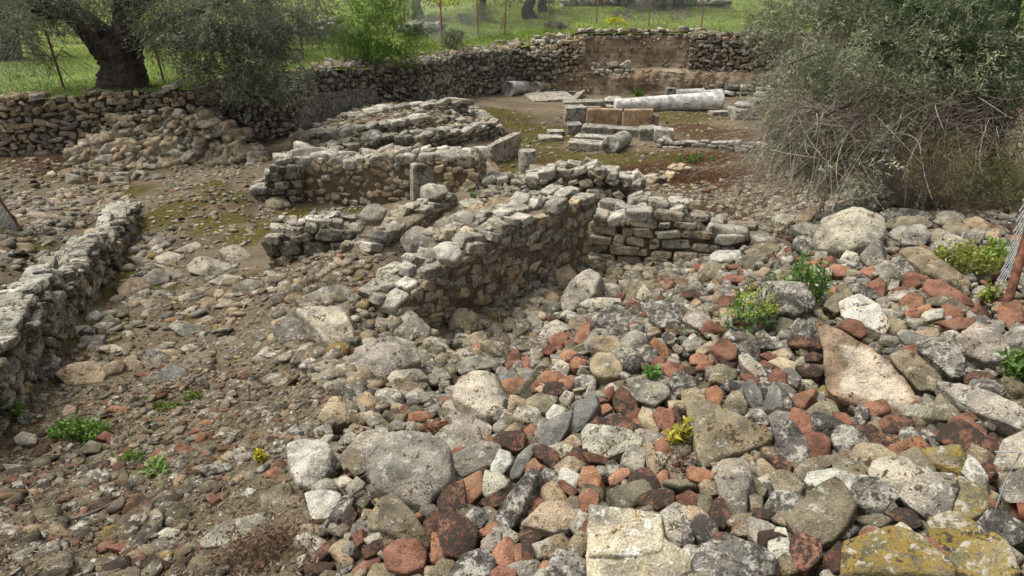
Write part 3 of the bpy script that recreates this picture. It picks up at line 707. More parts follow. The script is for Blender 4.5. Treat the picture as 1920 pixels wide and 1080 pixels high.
report('R3', R3)
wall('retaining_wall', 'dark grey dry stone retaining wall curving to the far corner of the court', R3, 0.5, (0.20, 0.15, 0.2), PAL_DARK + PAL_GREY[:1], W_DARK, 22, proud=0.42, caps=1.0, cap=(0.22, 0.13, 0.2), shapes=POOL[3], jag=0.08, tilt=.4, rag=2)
# ---------------------------------------------------------------- individually shaped stones of the heap and the path
# one line per stone: class : outline corners (in thirds of a pixel, from the corner of its tile) | options | label | short name used by its neighbours
TILES = {}
TILES[(640, 720)] = """
G:150,385 270,355 510,370 605,440 615,600 560,650 420,735 370,720 220,600 160,470|t=.75 p=14 l=.8|large smooth grey boulder, bluntly pointed downward, at the left edge of the heap|the big grey pointed boulder
P:640,70 720,0 800,-15 890,10 920,110 900,215 800,235 720,190 650,120|t=.8 p=8 l=.7|plump cream and grey boulder touching a bright orange brick|the plump cream boulder
N:895,50 905,0 1010,-20 1040,10 1030,70 975,105 910,95||bright orange brick block beside the plump cream boulder|the bright orange brick
G:480,350 680,190 830,250 800,345 620,420 560,380|t=.3 p=16|broad flat grey slab lying behind the big pointed boulder|the broad grey slab
O:1055,100 1120,70 1215,85 1200,130 1150,180 1060,150|p=16
W:1155,180 1200,125 1255,145 1255,185 1170,210||small pure white stone in the middle of the heap|the pure white stone
B:1120,265 1200,210 1300,160 1275,260 1200,380 1140,350 1110,300|t=.4 p=18|blue-grey wedge of slate pointing up to the pure white stone|the blue-grey wedge
B:1280,250 1330,130 1430,100 1448,150 1400,230 1310,290|t=.5
K:1500,200 1560,190 1700,270 1700,325 1640,325 1510,260|p=9
P:1370,310 1420,250 1560,275 1680,330 1670,370 1530,420 1380,385|t=.6|pale pitted stone shaped like a fish in the middle of the heap|the pale pitted stone
G:1600,60 1640,10 1720,-5 1830,20 1840,60 1750,130 1640,110|p=7|smooth grey egg-shaped cobble high on the heap|the grey egg-shaped cobble
G:640,440 800,345 870,360 865,420 830,490 690,535 650,490|t=.5 p=16
W:845,470 890,380 950,400 960,450 900,525 850,510|p=8
R:615,420 650,375 725,365 720,390 650,460 620,450
N:655,630 690,560 785,510 800,580 790,620 710,690|p=14|salmon pink brick piece right of the big grey pointed boulder|the salmon brick
P:805,620 820,500 900,525 950,555 930,600 840,645|p=14
D:875,790 930,680 1020,560 1060,515 1115,530 1110,590 1050,730 950,835 890,825|t=.8 p=8|long dark sausage-shaped cobble spotted with white lichen|the long spotted cobble
B:955,500 1000,410 1075,345 1085,390 1050,460 1010,520 960,530|t=.4 p=18
K:865,320 900,290 1010,275 1035,310 1020,370 960,385 880,350
K:1080,370 1120,355 1215,410 1215,480 1190,485 1100,420
N:1040,470 1090,430 1125,470 1100,500 1045,500
D:1120,510 1160,485 1215,510 1210,550 1170,565 1125,545|p=7
T:1215,480 1280,430 1370,470 1300,550 1250,545 1215,520
N:1340,570 1360,480 1420,480 1460,540 1450,600 1380,610
K:1625,560 1680,500 1730,490 1790,590 1770,610 1670,645 1640,610
K:1680,650 1760,610 1865,615 1865,690 1780,715 1690,690
R:1110,620 1130,560 1210,590 1260,650 1200,680 1110,650
R:1210,580 1260,555 1330,610 1300,640 1230,610
R:1070,680 1120,650 1165,690 1110,735 1075,720
T:1035,790 1140,690 1250,680 1310,740 1280,830 1190,850 1040,810|p=8|rounded tan stone with shell-like creases left of the notched limestone block|the creased tan stone
O:1255,680 1290,640 1345,650 1340,710 1310,735|p=7
N:1340,640 1390,600 1440,620 1435,700 1380,730 1345,700
O:235,680 290,665 400,760 480,860 490,930 340,900 260,860 230,760|p=10|olive-grey stone tucked under the big grey pointed boulder|the olive stone under the boulder
R:265,940 330,895 440,900 475,960 460,1050 390,1080 290,1060|p=7|rounded brick-red lump at the lower left foot of the heap|the rounded red lump
N:510,1000 515,850 575,845 580,990 550,1015|p=18|upright narrow orange brick near the bottom edge|the upright orange brick
K:560,800 600,750 700,770 765,840 750,930 690,1005 600,980 570,900|t=.6|large black-crusted brick slab beside an upright orange brick|the black-crusted slab
K:465,790 520,725 575,740 560,840 500,900
D:705,750 740,710 800,715 830,770 790,815 720,790|p=7
N:780,830 860,785 885,810 860,850 800,855
K:550,690 590,610 680,560 690,700 650,755 570,740
N:855,960 930,870 965,890 965,1030 910,1040 860,1000|p=14|pale orange triangular brick near the bottom of the heap|the triangular brick
D:625,1060 700,970 790,950 855,1000 840,1070 760,1120 640,1120|p=8
K:1000,850 1020,830 1110,845 1115,880 1060,915 1010,890
K:1015,890 1060,890 1085,960 1070,1055 1040,1050 1020,960
G:800,890 850,845 900,840 895,910 850,950 800,935|p=16
T:1130,930 1180,880 1240,860 1275,920 1230,985 1150,985|p=8
O:1280,920 1330,835 1390,860 1385,950 1340,990 1290,970
D:1165,1040 1220,950 1300,970 1385,1010 1385,1080 1250,1120 1160,1100|p=9
N:970,920 1010,905 1020,980 980,1005
R:845,1070 900,1030 980,1060 970,1120 860,1120
N:1130,1005 1165,1000 1160,1080 1105,1090
P:135,880 190,845 255,850 240,880 160,910|p=7
K:10,750 60,690 90,740 60,810 15,800
R:65,860 120,825 135,880 90,920
K:120,940 220,880 260,890 200,960 140,985
O:155,780 200,705 250,780 240,835 160,820
O:45,480 110,410 145,420 130,490 80,520
O:0,420 60,370 110,390 90,460 20,490
G:35,590 90,530 130,560 120,600 60,640
O:0,130 40,105 95,150 60,220 0,230
D:0,60 60,20 150,80 140,130 60,120
P:245,100 290,25 335,80 330,125 270,130
G:365,80 440,40 500,80 480,110 380,130
T:270,20 330,-20 480,10 440,50 350,60
P:75,320 130,280 230,255 260,290 200,340 90,350
T:25,270 70,230 135,255 110,285 50,290
G:270,240 310,210 355,225 350,260 290,270
G:15,300 60,280 100,300 80,340 25,340
N:460,250 560,210 610,220 580,265 480,275
T:1265,320 1310,295 1360,345 1330,370 1280,350
P:1215,380 1250,350 1305,360 1290,410 1240,430
D:1300,385 1340,365 1365,390 1355,430 1310,430
R:1365,395 1420,400 1500,430 1480,460 1400,450
D:1490,450 1530,435 1565,470 1550,520 1500,520
N:1510,540 1560,490 1620,480 1620,520 1560,570 1520,570
G:1580,430 1640,360 1715,400 1700,480 1640,500 1590,460
T:1705,350 1745,345 1790,470 1770,520 1730,480|p=16
N:1770,530 1800,500 1840,500 1840,560 1800,580
G:1530,660 1560,630 1610,630 1605,690 1550,695
R:1775,380 1780,330 1830,305 1870,330 1865,410 1800,410
T:1675,200 1700,140 1750,165 1785,260 1760,290 1710,260
R:1755,200 1790,155 1860,160 1870,200 1850,255 1790,260
K:1535,90 1570,40 1610,60 1665,130 1670,200 1600,190 1540,140
K:1400,230 1440,195 1500,205 1490,255 1440,255
N:1450,130 1500,120 1525,150 1470,180
R:1450,80 1500,30 1530,20 1530,70 1500,105 1455,110
R:1070,20 1100,-10 1140,20 1120,50 1080,50
K:1140,40 1160,0 1240,5 1250,60 1200,75 1150,70
P:970,190 1000,145 1060,135 1120,170 1110,215 1040,225
P:905,195 940,160 975,190 950,235 915,225
N:1030,270 1060,235 1095,240 1090,290 1055,310
T:920,270 980,225 1010,250 1000,275
N:1640,210 1670,195 1700,240 1680,255
N:1780,300 1830,260 1870,265 1860,310 1800,320
P:1810,740 1880,690 1940,720 1950,900 1870,910 1820,860
R:1880,640 1920,620 1940,690 1900,690
K:790,670 860,620 930,630 920,690 830,705
P:1290,810 1350,730 1385,740 1370,800 1320,845
R:1335,830 1390,740 1400,790 1380,840
O:500,1070 560,1000 630,1010 640,1060 590,1100 510,1100
O:205,960 250,920 270,960 260,1000
O:90,680 160,620 170,660 130,710
O:175,660 240,635 270,665 200,685
D:75,630 130,600 150,630 100,650
R:805,320 830,290 855,310 850,345
"""
TILES[(1280, 720)] = """
O:50,150 130,125 470,290 485,345 330,420 150,485 110,440 80,330|t=.55 p=18 l=.8|large flat triangular grey-olive stone in the middle of the heap|the big triangular stone
P:1460,10 1560,40 1700,80 1830,130 1920,190 1990,260 1960,300 1800,230 1650,180 1520,90|t=.5 p=12 l=.8|long whitish slab sloping down to the right edge of the photo|the long whitish slab
O:240,110 280,50 330,65 355,110 340,180 260,170|p=10
B:340,20 400,-5 440,60 450,120 400,150 370,110
B:450,130 510,0 545,40 560,140 500,160|p=16
D:555,90 580,50 615,100 615,145 575,145
N:620,90 660,65 690,75 745,40 740,80 680,160 640,130|p=18|heart-shaped tan-orange brick fragment left of the big buff slab|the heart-shaped brick
O:700,165 780,115 850,130 880,200 850,250 750,230|p=8
G:745,90 790,45 805,90 780,120
R:595,200 620,155 700,170 735,270 700,310 640,290|p=8
R:690,340 720,300 790,290 830,340 825,400 760,445 710,420|p=8|egg-shaped red brick right of the dark upright lichened stone|the egg-shaped red brick
G:490,190 530,165 590,170 640,260 580,280 510,250
D:515,300 540,240 620,235 710,380 700,450 620,480 550,410|t=.8 p=10|tall dark lichened stone right of the big triangular stone|the tall dark stone
D:845,320 880,260 980,260 1040,330 1010,400 920,420 860,370|p=7|round blackish stone below the big buff slab|the round blackish stone
K:985,250 1060,240 1110,290 1080,320 1020,300
K:1030,340 1060,300 1200,295 1215,345 1110,390 1060,370|p=8
K:1090,230 1150,195 1280,200 1290,260 1200,290 1110,270|p=8
D:1210,350 1230,270 1300,260 1380,330 1330,350 1230,390
D:1340,270 1400,260 1440,340 1400,370
O:1405,190 1430,90 1470,50 1570,160 1540,205 1430,205
B:1340,90 1370,75 1410,100 1400,180
R:1485,240 1520,190 1620,165 1650,200 1560,240
K:1440,330 1480,260 1570,225 1680,300 1670,370 1600,405 1500,370|p=8
R:1570,225 1620,205 1700,270 1700,340 1660,300
K:1700,330 1760,290 1820,390 1740,440 1700,400
P:1765,480 1830,340 1920,285 1990,400 1960,500 1790,505|p=9|big cream stone cut by the right edge under the long whitish slab|the big cream stone
T:950,420 1010,360 1090,365 1195,430 1120,480 1050,510 980,460|p=12
Y:1355,390 1450,375 1560,370 1580,430 1560,540 1430,480|p=9|flat-topped stone coated in yellow lichen beside a pale lumpy one|the yellow-coated stone
O:1225,410 1300,375 1390,420 1420,500 1370,525 1250,450|p=8
P:1060,520 1100,450 1260,440 1310,500 1360,530 1280,590 1190,635 1090,600|p=8|pale lumpy rounded stone with faint yellow lichen|the pale lumpy stone
O:850,450 900,415 1000,470 1025,520 960,545 870,500|p=7
W:700,570 720,510 850,490 965,545 930,620 800,610|t=.45 p=14
O:500,510 600,510 675,580 660,620 540,630 510,560
O:620,830 720,680 860,560 910,610 965,720 940,800 850,900 760,935 650,880|t=.7 p=9 l=.55|big olive-grey boulder with a crack and white lichen dots near the bottom|the big cracked boulder
D:930,640 980,565 1080,560 1215,650 1150,700 1040,725 960,690|p=8
P:1235,640 1300,560 1380,530 1500,535 1520,650 1490,750 1390,770 1290,700|p=10|grey pitted boulder below the pale lumpy stone|the grey pitted boulder
Y:1510,600 1560,545 1700,610 1710,720 1620,780 1530,740|p=9
W:1575,500 1610,415 1650,440 1715,550 1700,610 1640,570|p=9
G:180,510 230,460 320,460 385,560 365,740 290,745 210,600|t=.8 p=16 l=.6|tall pale wedge-shaped stone standing below the big triangular stone|the pale wedge
O:370,540 400,520 470,590 455,630 400,610
O:380,470 400,440 440,490 485,550 450,565 400,510
T:420,440 450,430 520,490 500,525 440,500|p=8
K:480,420 560,415 615,470 600,500 540,500
T:640,490 700,440 840,420 850,460 740,530 660,540
D:475,690 510,630 600,615 670,650 680,720 600,770 500,730|p=8|dark cobble dusted with yellow lichen left of the big cracked boulder|the yellow-dusted cobble
K:150,740 190,660 230,660 270,760 230,820 160,780
R:0,640 40,610 90,640 105,690 60,740 0,735|p=7
T:100,590 140,550 200,570 210,630 130,640
N:30,500 70,475 160,500 170,540 100,560 40,540
G:370,790 390,765 520,820 480,890 430,915 380,860|p=16
W:485,910 530,830 580,830 610,950 600,1040 540,1030 490,960|p=10|upright pale grey oblong stone at the bottom left of the big cracked boulder|the upright pale oblong
D:70,1000 160,920 280,895 420,930 510,1010 500,1080 400,1120 120,1120|p=8|wide black and cream mottled boulder at the bottom edge|the wide mottled boulder
K:610,960 650,870 760,910 760,1010 690,1065 630,1040
K:795,1000 880,900 935,960 920,1050 850,1070
N:1000,840 1060,805 1120,850 1090,890 1010,890
Y:925,1080 945,920 1230,850 1290,870 1310,940 1510,1060 1500,1130 930,1130|t=.7 p=16|big angular block with yellow lichen and a white scar at the bottom edge|the scarred yellow block
Y:1395,790 1480,745 1560,750 1600,830 1720,880 1600,940 1510,1000 1420,920|p=10
Y:1510,1020 1600,920 1740,880 1830,950 1880,1060 1840,1130 1520,1130|p=10|broad mustard yellow boulder in the bottom right corner|the mustard boulder
D:1650,830 1720,740 1850,770 1920,810 1900,890 1800,920 1700,880|p=9
R:1310,890 1350,860 1420,900 1490,990 1460,1015 1350,950
K:1165,740 1200,715 1290,730 1340,790 1280,815 1200,780
O:970,760 1100,740 1175,770 1110,815 1010,790
P:1120,850 1220,785 1285,830 1270,870 1180,860
K:390,730 450,710 510,740 490,770 410,760
T:270,840 330,780 375,790 370,860 300,860
D:40,800 100,740 190,800 190,920 120,930
D:0,750 40,790 70,870 40,940 0,940
G:1790,600 1850,540 1920,520 1980,600 1940,740 1820,680|p=9
O:255,780 300,740 390,730 370,770 270,800
O:380,640 450,640 450,710 390,715
K:190,840 260,850 310,890 200,910
R:75,930 110,905 160,930 120,970 80,965
W:0,940 40,930 45,1000 0,1045
N:130,50 190,20 225,60 200,140 150,120
T:0,50 80,30 125,80 80,120 0,110
D:210,30 270,-10 330,10 330,50 250,50
D:400,200 440,150 490,200 480,240 420,230
R:420,260 460,240 520,310 510,340 480,330
R:850,170 920,180 960,230 930,245 860,210
D:970,180 990,130 1050,150 1050,200 1010,235
K:1680,470 1730,440 1770,510 1720,540
"""
TILES[(1280, 360)] = """
P:760,290 790,220 900,170 1020,170 1090,200 1110,300 1040,370 960,400 880,390 780,370|t=.85 p=8 l=.6|largest cream boulder sitting on the crest of the stone heap|the crest boulder
G:1000,370 1080,290 1120,300 1130,410 1050,430 1010,400|p=16
G:770,150 870,90 1040,60 1060,100 1030,150 900,150 790,165|p=14|long flat grey stone above the crest boulder|the long flat crest stone
D:1080,150 1170,115 1380,140 1400,170 1300,160 1100,195|p=12
O:1125,210 1200,165 1340,155 1390,200 1350,225 1200,230|p=8
G:1155,270 1220,215 1330,215 1380,260 1330,330 1240,320|p=9|rounded grey boulder right of the crest boulder|the rounded grey boulder
G:1395,180 1450,130 1530,120 1580,160 1540,200 1470,205|p=8
O:1470,210 1530,170 1610,220 1580,260 1500,250
T:1580,170 1650,150 1725,190 1700,225 1600,200|p=8
P:1585,250 1640,215 1695,240 1680,300 1610,300|p=8
T:1690,240 1770,215 1785,280 1720,290
T:1230,360 1280,340 1350,350 1500,460 1590,520 1580,560 1450,530 1340,480|t=.7 p=9|long tan boulder slanting down to the right near the yellow-green weeds|the slanting tan boulder
D:1175,420 1230,370 1320,400 1340,470 1280,500 1220,480|p=9
O:1370,260 1420,230 1460,260 1440,300 1380,290
P:1465,270 1490,235 1580,280 1590,310 1510,300
P:1385,330 1430,290 1480,290 1570,330 1500,350 1400,370
G:1085,430 1140,410 1220,465 1160,520 1100,490|p=16
N:990,450 1060,430 1100,450 1110,500 1060,490|t=.4
N:810,440 850,425 940,440 935,480 830,490|p=18
P:880,400 920,345 980,365 990,400 900,410
D:885,420 920,400 1000,410 1010,445 920,440
R:1020,540 1100,500 1140,530 1130,590 1100,610 1070,570|p=14
R:1230,530 1260,495 1320,485 1335,530 1290,560 1240,555|p=7
R:1355,570 1380,510 1450,530 1600,620 1610,650 1480,610 1400,610|p=8|long purple-red stone flecked white below the slanting tan boulder|the long purple-red stone
N:1220,620 1270,580 1350,600 1355,650 1280,665 1230,650|p=8
O:1350,640 1400,610 1520,620 1600,660 1580,680 1450,660|t=.5 p=8
O:800,650 850,590 910,600 920,660 860,690
W:900,650 1000,600 1090,660 1150,760 1110,810 1000,770 920,720|p=10|grey boulder splashed with white lichen above the big buff slab|the white-splashed boulder
D:430,590 500,545 620,550 730,640 720,690 620,730 520,710 440,640|t=.9 p=7 l=.7|rounded black and white lichened boulder between the two green plants|the black and white boulder
R:875,770 930,725 1000,750 1030,800 1000,825 930,800|p=7|smooth round red stone against the top edge of the big buff slab|the smooth red stone
P:1550,870 1650,780 1760,840 1840,940 1820,980 1720,1000 1640,950 1570,930|t=.9 p=9|big pale boulder near the right edge above the long whitish slab|the big pale right boulder
D:1330,900 1400,870 1530,870 1580,960 1580,1040 1500,1050 1430,950|p=9
O:1175,930 1240,915 1350,960 1460,1080 1440,1120 1330,1120 1230,1020|t=.6 p=8|long smooth grey-olive cobble lying along the right side of the big buff slab|the long smooth cobble
R:1245,880 1300,870 1360,930 1330,975 1260,940|p=8
N:1790,670 1890,625 1910,740 1830,775 1785,740|p=20|square orange brick block by the foot of the rusty post|the square orange brick
R:1420,740 1530,720 1640,720 1620,760 1530,780|t=.4
B:1600,720 1680,705 1710,750 1660,780
B:1700,760 1780,750 1810,790 1750,810 1700,800
G:1800,820 1860,780 1930,780 1930,870 1830,890
B:1220,820 1260,795 1350,830 1340,870 1260,870
T:1300,790 1430,775 1440,820 1360,830
P:1340,700 1390,670 1460,670 1460,710 1380,730
R:1460,660 1500,645 1590,690 1560,720 1470,720
R:1250,680 1300,660 1340,680 1320,720 1260,710
R:155,910 210,845 255,850 300,890 290,940 240,955|p=14|clean orange-red brick lump below the plant with red stems|the clean orange-red brick
N:45,930 90,915 135,935 120,975 50,970
P:15,740 100,690 150,720 165,780 100,790|p=16
P:10,850 60,810 110,850 90,890 30,900
T:80,900 150,850 205,845 180,890 100,930
D:300,860 370,850 430,900 430,950 360,950
P:320,940 370,930 440,990 480,1060 430,1070 350,1000
D:380,860 420,830 510,840 510,890 430,890
O:510,750 560,715 620,730 610,770 540,790|p=7
D:620,770 660,730 750,770 720,840 640,830
K:600,840 640,825 770,855 775,900 680,890 610,870|p=18|long dark brick bar left of the big buff slab|the long dark brick
D:740,810 780,780 810,830 800,880 760,860
T:495,910 560,895 610,930 590,955 530,950
T:480,965 530,945 640,980 630,1010 550,1010
K:685,930 740,905 800,930 760,960 700,960
R:440,920 490,910 550,945 500,960
R:430,965 470,960 510,990 490,1010 440,990
R:480,1060 520,1000 580,1030 580,1080 500,1110
G:540,1020 600,1000 660,1060 640,1110 580,1080
K:640,990 720,980 790,1020 760,1060 680,1050
O:155,1050 200,985 290,1010 300,1050 230,1090 160,1080
O:75,510 130,430 190,405 225,440 210,500 130,520|p=16|angular olive-brown stone at the left end of the crest|the angular olive stone
R:260,440 280,415 330,415 330,440
W:130,390 200,345 320,345 330,400 240,410 180,400|t=.5
O:330,390 400,370 450,405 400,450 340,430
O:360,340 430,310 540,310 530,350 450,380 380,370
P:610,210 680,190 780,215 760,250 680,260
D:620,330 650,270 700,270 760,340 700,370
R:230,490 300,480 350,490 340,515 240,520
P:800,80 850,30 920,0 970,10 960,60 870,100
T:860,50 900,25 970,60 940,80 880,75
P:500,160 540,140 630,150 620,200 530,200|p=18
T:640,160 700,110 770,100 760,150 680,190
K:0,570 60,560 110,590 80,610 0,600
R:190,640 210,600 270,600 290,640 240,665
D:940,540 980,525 1070,560 1100,610 1040,610 960,580
N:830,555 860,530 880,560 860,585
O:870,540 920,530 960,590 940,610 890,590
G:1090,610 1140,600 1170,640 1140,670 1100,650
R:770,400 830,370 880,410 830,430 780,430
G:700,430 780,430 830,480 820,520 730,460
"""
TILES[(640, 360)] = """
T:610,740 640,690 690,672 745,700 765,750 740,830 690,870 650,860 615,800|t=.6 p=6 up=1|smooth upright oval tan boulder against the foot of the long mortared wall|the upright oval boulder
T:660,890 720,830 790,800 815,830 780,880 720,910|p=7
O:790,870 830,850 920,870 960,920 930,945 860,930|p=8
P:1230,640 1270,560 1350,500 1420,485 1460,510 1440,600 1370,640 1300,690 1240,680|t=.8 p=8|knobbly pale boulder in the hollow at the far foot of the long mortared wall|the knobbly pale boulder
T:1200,460 1280,425 1330,500 1290,540 1240,580 1210,520|p=18|squared stone tilted against the far foot of the long mortared wall|the tilted squared stone
P:1350,640 1400,610 1560,610 1570,650 1500,670 1390,665
P:1440,580 1470,530 1540,540 1570,590 1480,610
O:1580,580 1640,530 1740,510 1760,560 1680,600 1600,610
P:1660,600 1700,530 1750,590 1720,620|p=16
G:1020,760 1070,700 1130,740 1120,780 1060,790
P:1110,840 1150,770 1220,740 1280,780 1240,840 1170,850|p=8
R:1160,840 1240,805 1280,830 1230,900 1190,880|p=12
R:1120,910 1170,870 1210,890 1180,920
N:1310,850 1350,770 1400,760 1400,850 1350,870
B:1370,870 1410,800 1440,790 1440,840 1390,920
N:1385,720 1470,690 1510,675 1480,700 1420,760
D:1420,740 1480,690 1560,660 1660,730 1660,780 1570,810 1480,790|p=9|black and white crusted stone next to a broken red tile rim|the crusted stone by the tile rim
R:1600,650 1640,610 1700,650 1650,680 1600,680|t=.3
D:1720,650 1800,640 1890,660 1920,720 1870,780 1780,770 1740,720|p=8|speckled dark boulder at the top left of the heap|the speckled dark boulder
G:1580,840 1650,795 1720,830 1720,870 1640,925 1600,910|p=14|squarish clean grey stone near the upper left of the heap|the squarish grey stone
D:1670,900 1720,870 1780,910 1750,970 1700,960
T:1400,860 1440,830 1540,835 1590,890 1570,940 1480,930 1410,890
T:1410,990 1460,930 1530,930 1580,1000 1570,1050 1470,1060 1420,1030|p=8|rounded tan stone with a dark base below a flat reddish one|the dark-based tan stone
D:1570,970 1620,920 1700,950 1680,1010 1600,1000
N:1240,930 1270,895 1325,910 1310,955 1260,960|p=8
N:1290,990 1330,940 1380,960 1370,1000 1310,1005|p=8
P:1190,1000 1230,960 1290,990 1270,1040 1210,1040
R:1020,970 1040,920 1075,960 1070,1020 1040,1010
R:960,960 990,950 1020,985 980,985
N:1110,1060 1150,1020 1230,1030 1270,1060 1220,1080 1130,1080
R:1810,990 1840,960 1920,990 1930,1070 1870,1070 1820,1030
N:1740,870 1770,830 1820,870 1840,940 1800,945
P:425,880 500,835 560,850 615,910 560,920 460,925|p=9
P:120,920 200,875 300,870 390,900 420,990 330,1040 230,1075 150,1060|t=.8 p=12|big lichened block at the near left end of the long mortared wall|the lichened end block
P:270,770 350,700 420,740 490,810 480,850 390,870 310,870|t=.8 p=14|angular pale block against the near foot of the long mortared wall|the angular pale block
P:95,690 200,610 280,640 340,690 290,720 170,730|t=.4 p=14|wide flat cream stone on the near end of the long mortared wall|the wide flat cream stone
P:270,1060 300,1020 430,1010 480,1060 400,1090 290,1090
G:480,1060 570,1005 620,1060 570,1090 490,1090
O:530,960 570,915 610,950 600,990 560,990
P:610,931 700,890 740,920 700,960 630,960
O:990,870 1040,840 1130,880 1120,905 1010,900
T:1020,650 1060,610 1130,600 1130,630 1060,665
G:640,990 700,950 780,930 850,990 760,1000 680,1030
G:355,250 420,215 500,240 530,300 470,340 390,320|z=-2.78 p=10|rough grey boulder lying on top between the two parallel mortared walls|the grey boulder between the walls
W:520,330 590,295 650,300 670,360 640,395 560,390|z=-2.62 p=10|white-crusted boulder perched on the edge of the long mortared wall|the perched white boulder
G:110,140 150,95 200,85 245,120 220,165 140,170|z=-2.62 p=10|grey boulder resting on the near end of the short mortared wall|the grey boulder by the pit
B:100,340 130,290 190,265 250,280 180,340|z=-2.95 p=12|dark slate-blue stone leaning on the short mortared wall|the slate-blue stone
P:620,150 680,115 745,150 730,195 650,200|z=-2.62 p=7|smooth whitish boulder, left of two on the long mortared wall|the smooth whitish boulder
T:700,110 770,80 840,120 830,160 740,150|z=-2.62 p=7|smooth tan boulder, right of two on the long mortared wall|the smooth tan boulder
G:40,200 80,180 130,195 110,225 50,225|z=-2.8
P:255,190 300,170 360,190 330,225 270,230|z=-2.72
P:670,60 740,45 800,75 770,100 690,90|z=-2.75
T:810,80 880,35 960,50 940,100 840,110|z=-2.72 p=8
P:530,180 580,150 640,165 640,200 560,215|z=-2.62 p=8
P:450,235 500,205 560,215 580,245 500,250|z=-2.68
"""
TILES[(0, 360)] = """
T:675,560 740,510 800,500 850,550 760,610 700,620|p=9|log-like stone lying across the mossy trench|the log-like stone
G:810,490 880,450 950,470 950,520 860,540|p=9
G:1060,410 1130,375 1250,405 1300,430 1190,490 1080,450|p=20|sharp-edged dark grey block on the cross row of stones in the trench|the sharp-edged block
P:880,380 950,350 1040,365 1000,410 900,415|p=8
P:985,335 1100,285 1155,320 1060,345|t=.4
G:820,310 880,265 980,275 900,325|t=.4
P:1240,340 1330,310 1420,370 1370,400 1280,390
P:1185,510 1270,470 1370,490 1300,540|t=.35
G:1320,530 1400,500 1520,520 1420,575 1350,580|t=.5 p=16
G:730,380 780,370 870,400 840,440 790,430
P:720,340 760,310 800,340 780,360
G:930,450 1000,445 1030,480 980,500
G:1680,620 1800,560 1920,540 2010,600 1930,660 1820,690 1720,660|t=.3 p=16|broad flat grey slab on the raised bank left of the long mortared wall|the flat bank slab
G:1550,800 1610,720 1700,740 1740,860 1640,880 1560,850|p=14
P:1690,720 1800,690 1920,700 1990,840 1980,950 1905,960 1790,840|t=.6 p=18|long squared limestone block at the front edge of the raised bank|the squared bank block
B:990,790 1050,745 1130,760 1130,800 1050,830|t=.35
P:1060,845 1140,790 1200,830 1120,855|t=.4
P:950,760 1000,725 1060,740 1000,790|t=.35
P:1110,740 1180,700 1240,740 1180,755|t=.4
D:800,930 870,890 930,920 900,960 830,970|p=8
T:690,980 740,940 805,980 790,1020 710,1015|p=8
B:885,1060 940,990 1020,1000 1060,1060 980,1110 900,1090
T:320,1030 430,980 520,970 580,1040 560,1080 400,1100|t=.4 p=14|broad tan slab by the near end of the left edge wall|the broad tan slab
T:560,1010 640,960 700,970 680,1020 600,1050|p=9
D:200,1020 290,930 340,960 300,1050 220,1070|p=12
T:60,960 110,910 180,910 200,990 110,1010
G:110,890 190,860 230,920 150,900
T:1265,690 1290,660 1355,660 1350,690 1300,705
P:550,880 640,860 700,890 620,910|t=.35
P:490,780 580,740 650,740 600,780|t=.35
P:1420,960 1500,880 1560,900 1500,960
G:-10,1020 90,1010 100,1060 0,1110
R:755,1030 800,1015 850,1030 820,1050
R:890,990 930,965 960,990 910,1005
"""
TILES[(0, 720)] = """
R:985,365 1030,335 1095,370 1060,400 1000,395|t=.5|dull red brick piece alone in the middle of the gravel path|the path brick
N:600,150 640,125 740,140 700,165|t=.5|orange curved tile fragment above the green clover patch|the curved tile
G:80,310 120,280 200,300 200,345 110,355|p=7
O:460,370 510,325 575,350 550,385 480,390|p=8
T:210,880 310,790 380,850 330,890 250,900|t=.5 p=16|grey-tan kite-shaped stone near the bottom of the path|the kite-shaped stone
W:395,820 460,780 505,800 440,850|t=.5|white chip of limestone beside the kite-shaped stone|the white chip
P:890,850 950,815 1015,830 980,870 900,885|p=8|cream pebble alone on bare soil at the bottom of the path|the cream pebble
R:760,700 830,660 850,690 800,720
R:1155,645 1200,620 1240,650 1200,685|p=8
W:420,570 530,600 500,615 440,620|t=.4
O:370,690 430,650 540,660 450,700|t=.5
P:20,460 130,465 110,500 50,495
T:340,180 380,125 430,140 420,190 370,190
D:95,170 140,155 200,190 170,240 110,230|p=8
O:0,170 60,145 80,200 0,230
W:1630,400 1720,360 1840,370 1880,430 1870,500 1770,610 1690,590 1640,470|t=.7 p=8|large white eroded limestone boulder on the left flank of the heap|the white eroded boulder
W:1740,640 1820,620 1920,650 1920,760 1780,780|p=9
G:1150,880 1250,800 1460,740 1520,840 1500,910 1300,920 1170,920|t=.4 p=14|large flat grey rock sunk in the soil above the dead brown weeds|the sunken flat rock
O:1480,640 1560,590 1640,590 1640,720 1560,740 1490,700|p=10
T:1800,210 1870,100 1940,110 1960,220 1880,260|p=9
D:1620,290 1660,240 1700,290 1680,350 1620,350
G:1680,240 1740,230 1780,280 1720,300
O:1620,680 1650,630 1690,640 1670,720
N:1500,500 1560,470 1590,510 1540,540 1500,530
P:1260,300 1290,265 1355,265 1320,310|t=.5
G:1020,330 1090,290 1160,290 1120,320|t=.4
N:1120,230 1150,205 1200,215 1180,240
G:1310,410 1420,390 1440,430 1340,450|t=.5
D:1130,500 1180,470 1290,460 1300,490 1180,525|p=8
W:1040,950 1100,910 1110,950 1050,980
R:545,310 590,270 640,290 630,330
R:840,410 900,370 940,380 880,415
N:1060,280 1110,250 1130,270 1080,300
G:50,980 150,930 200,930 160,990 90,1000|p=9
W:1360,630 1400,590 1450,600 1400,640|t=.5
R:600,920 700,890 770,905 700,950|t=.5
"""
STONES = []          # dicts: object, pixel centre, size, class, label, ref
TRACED = []          # pixel outlines already taken
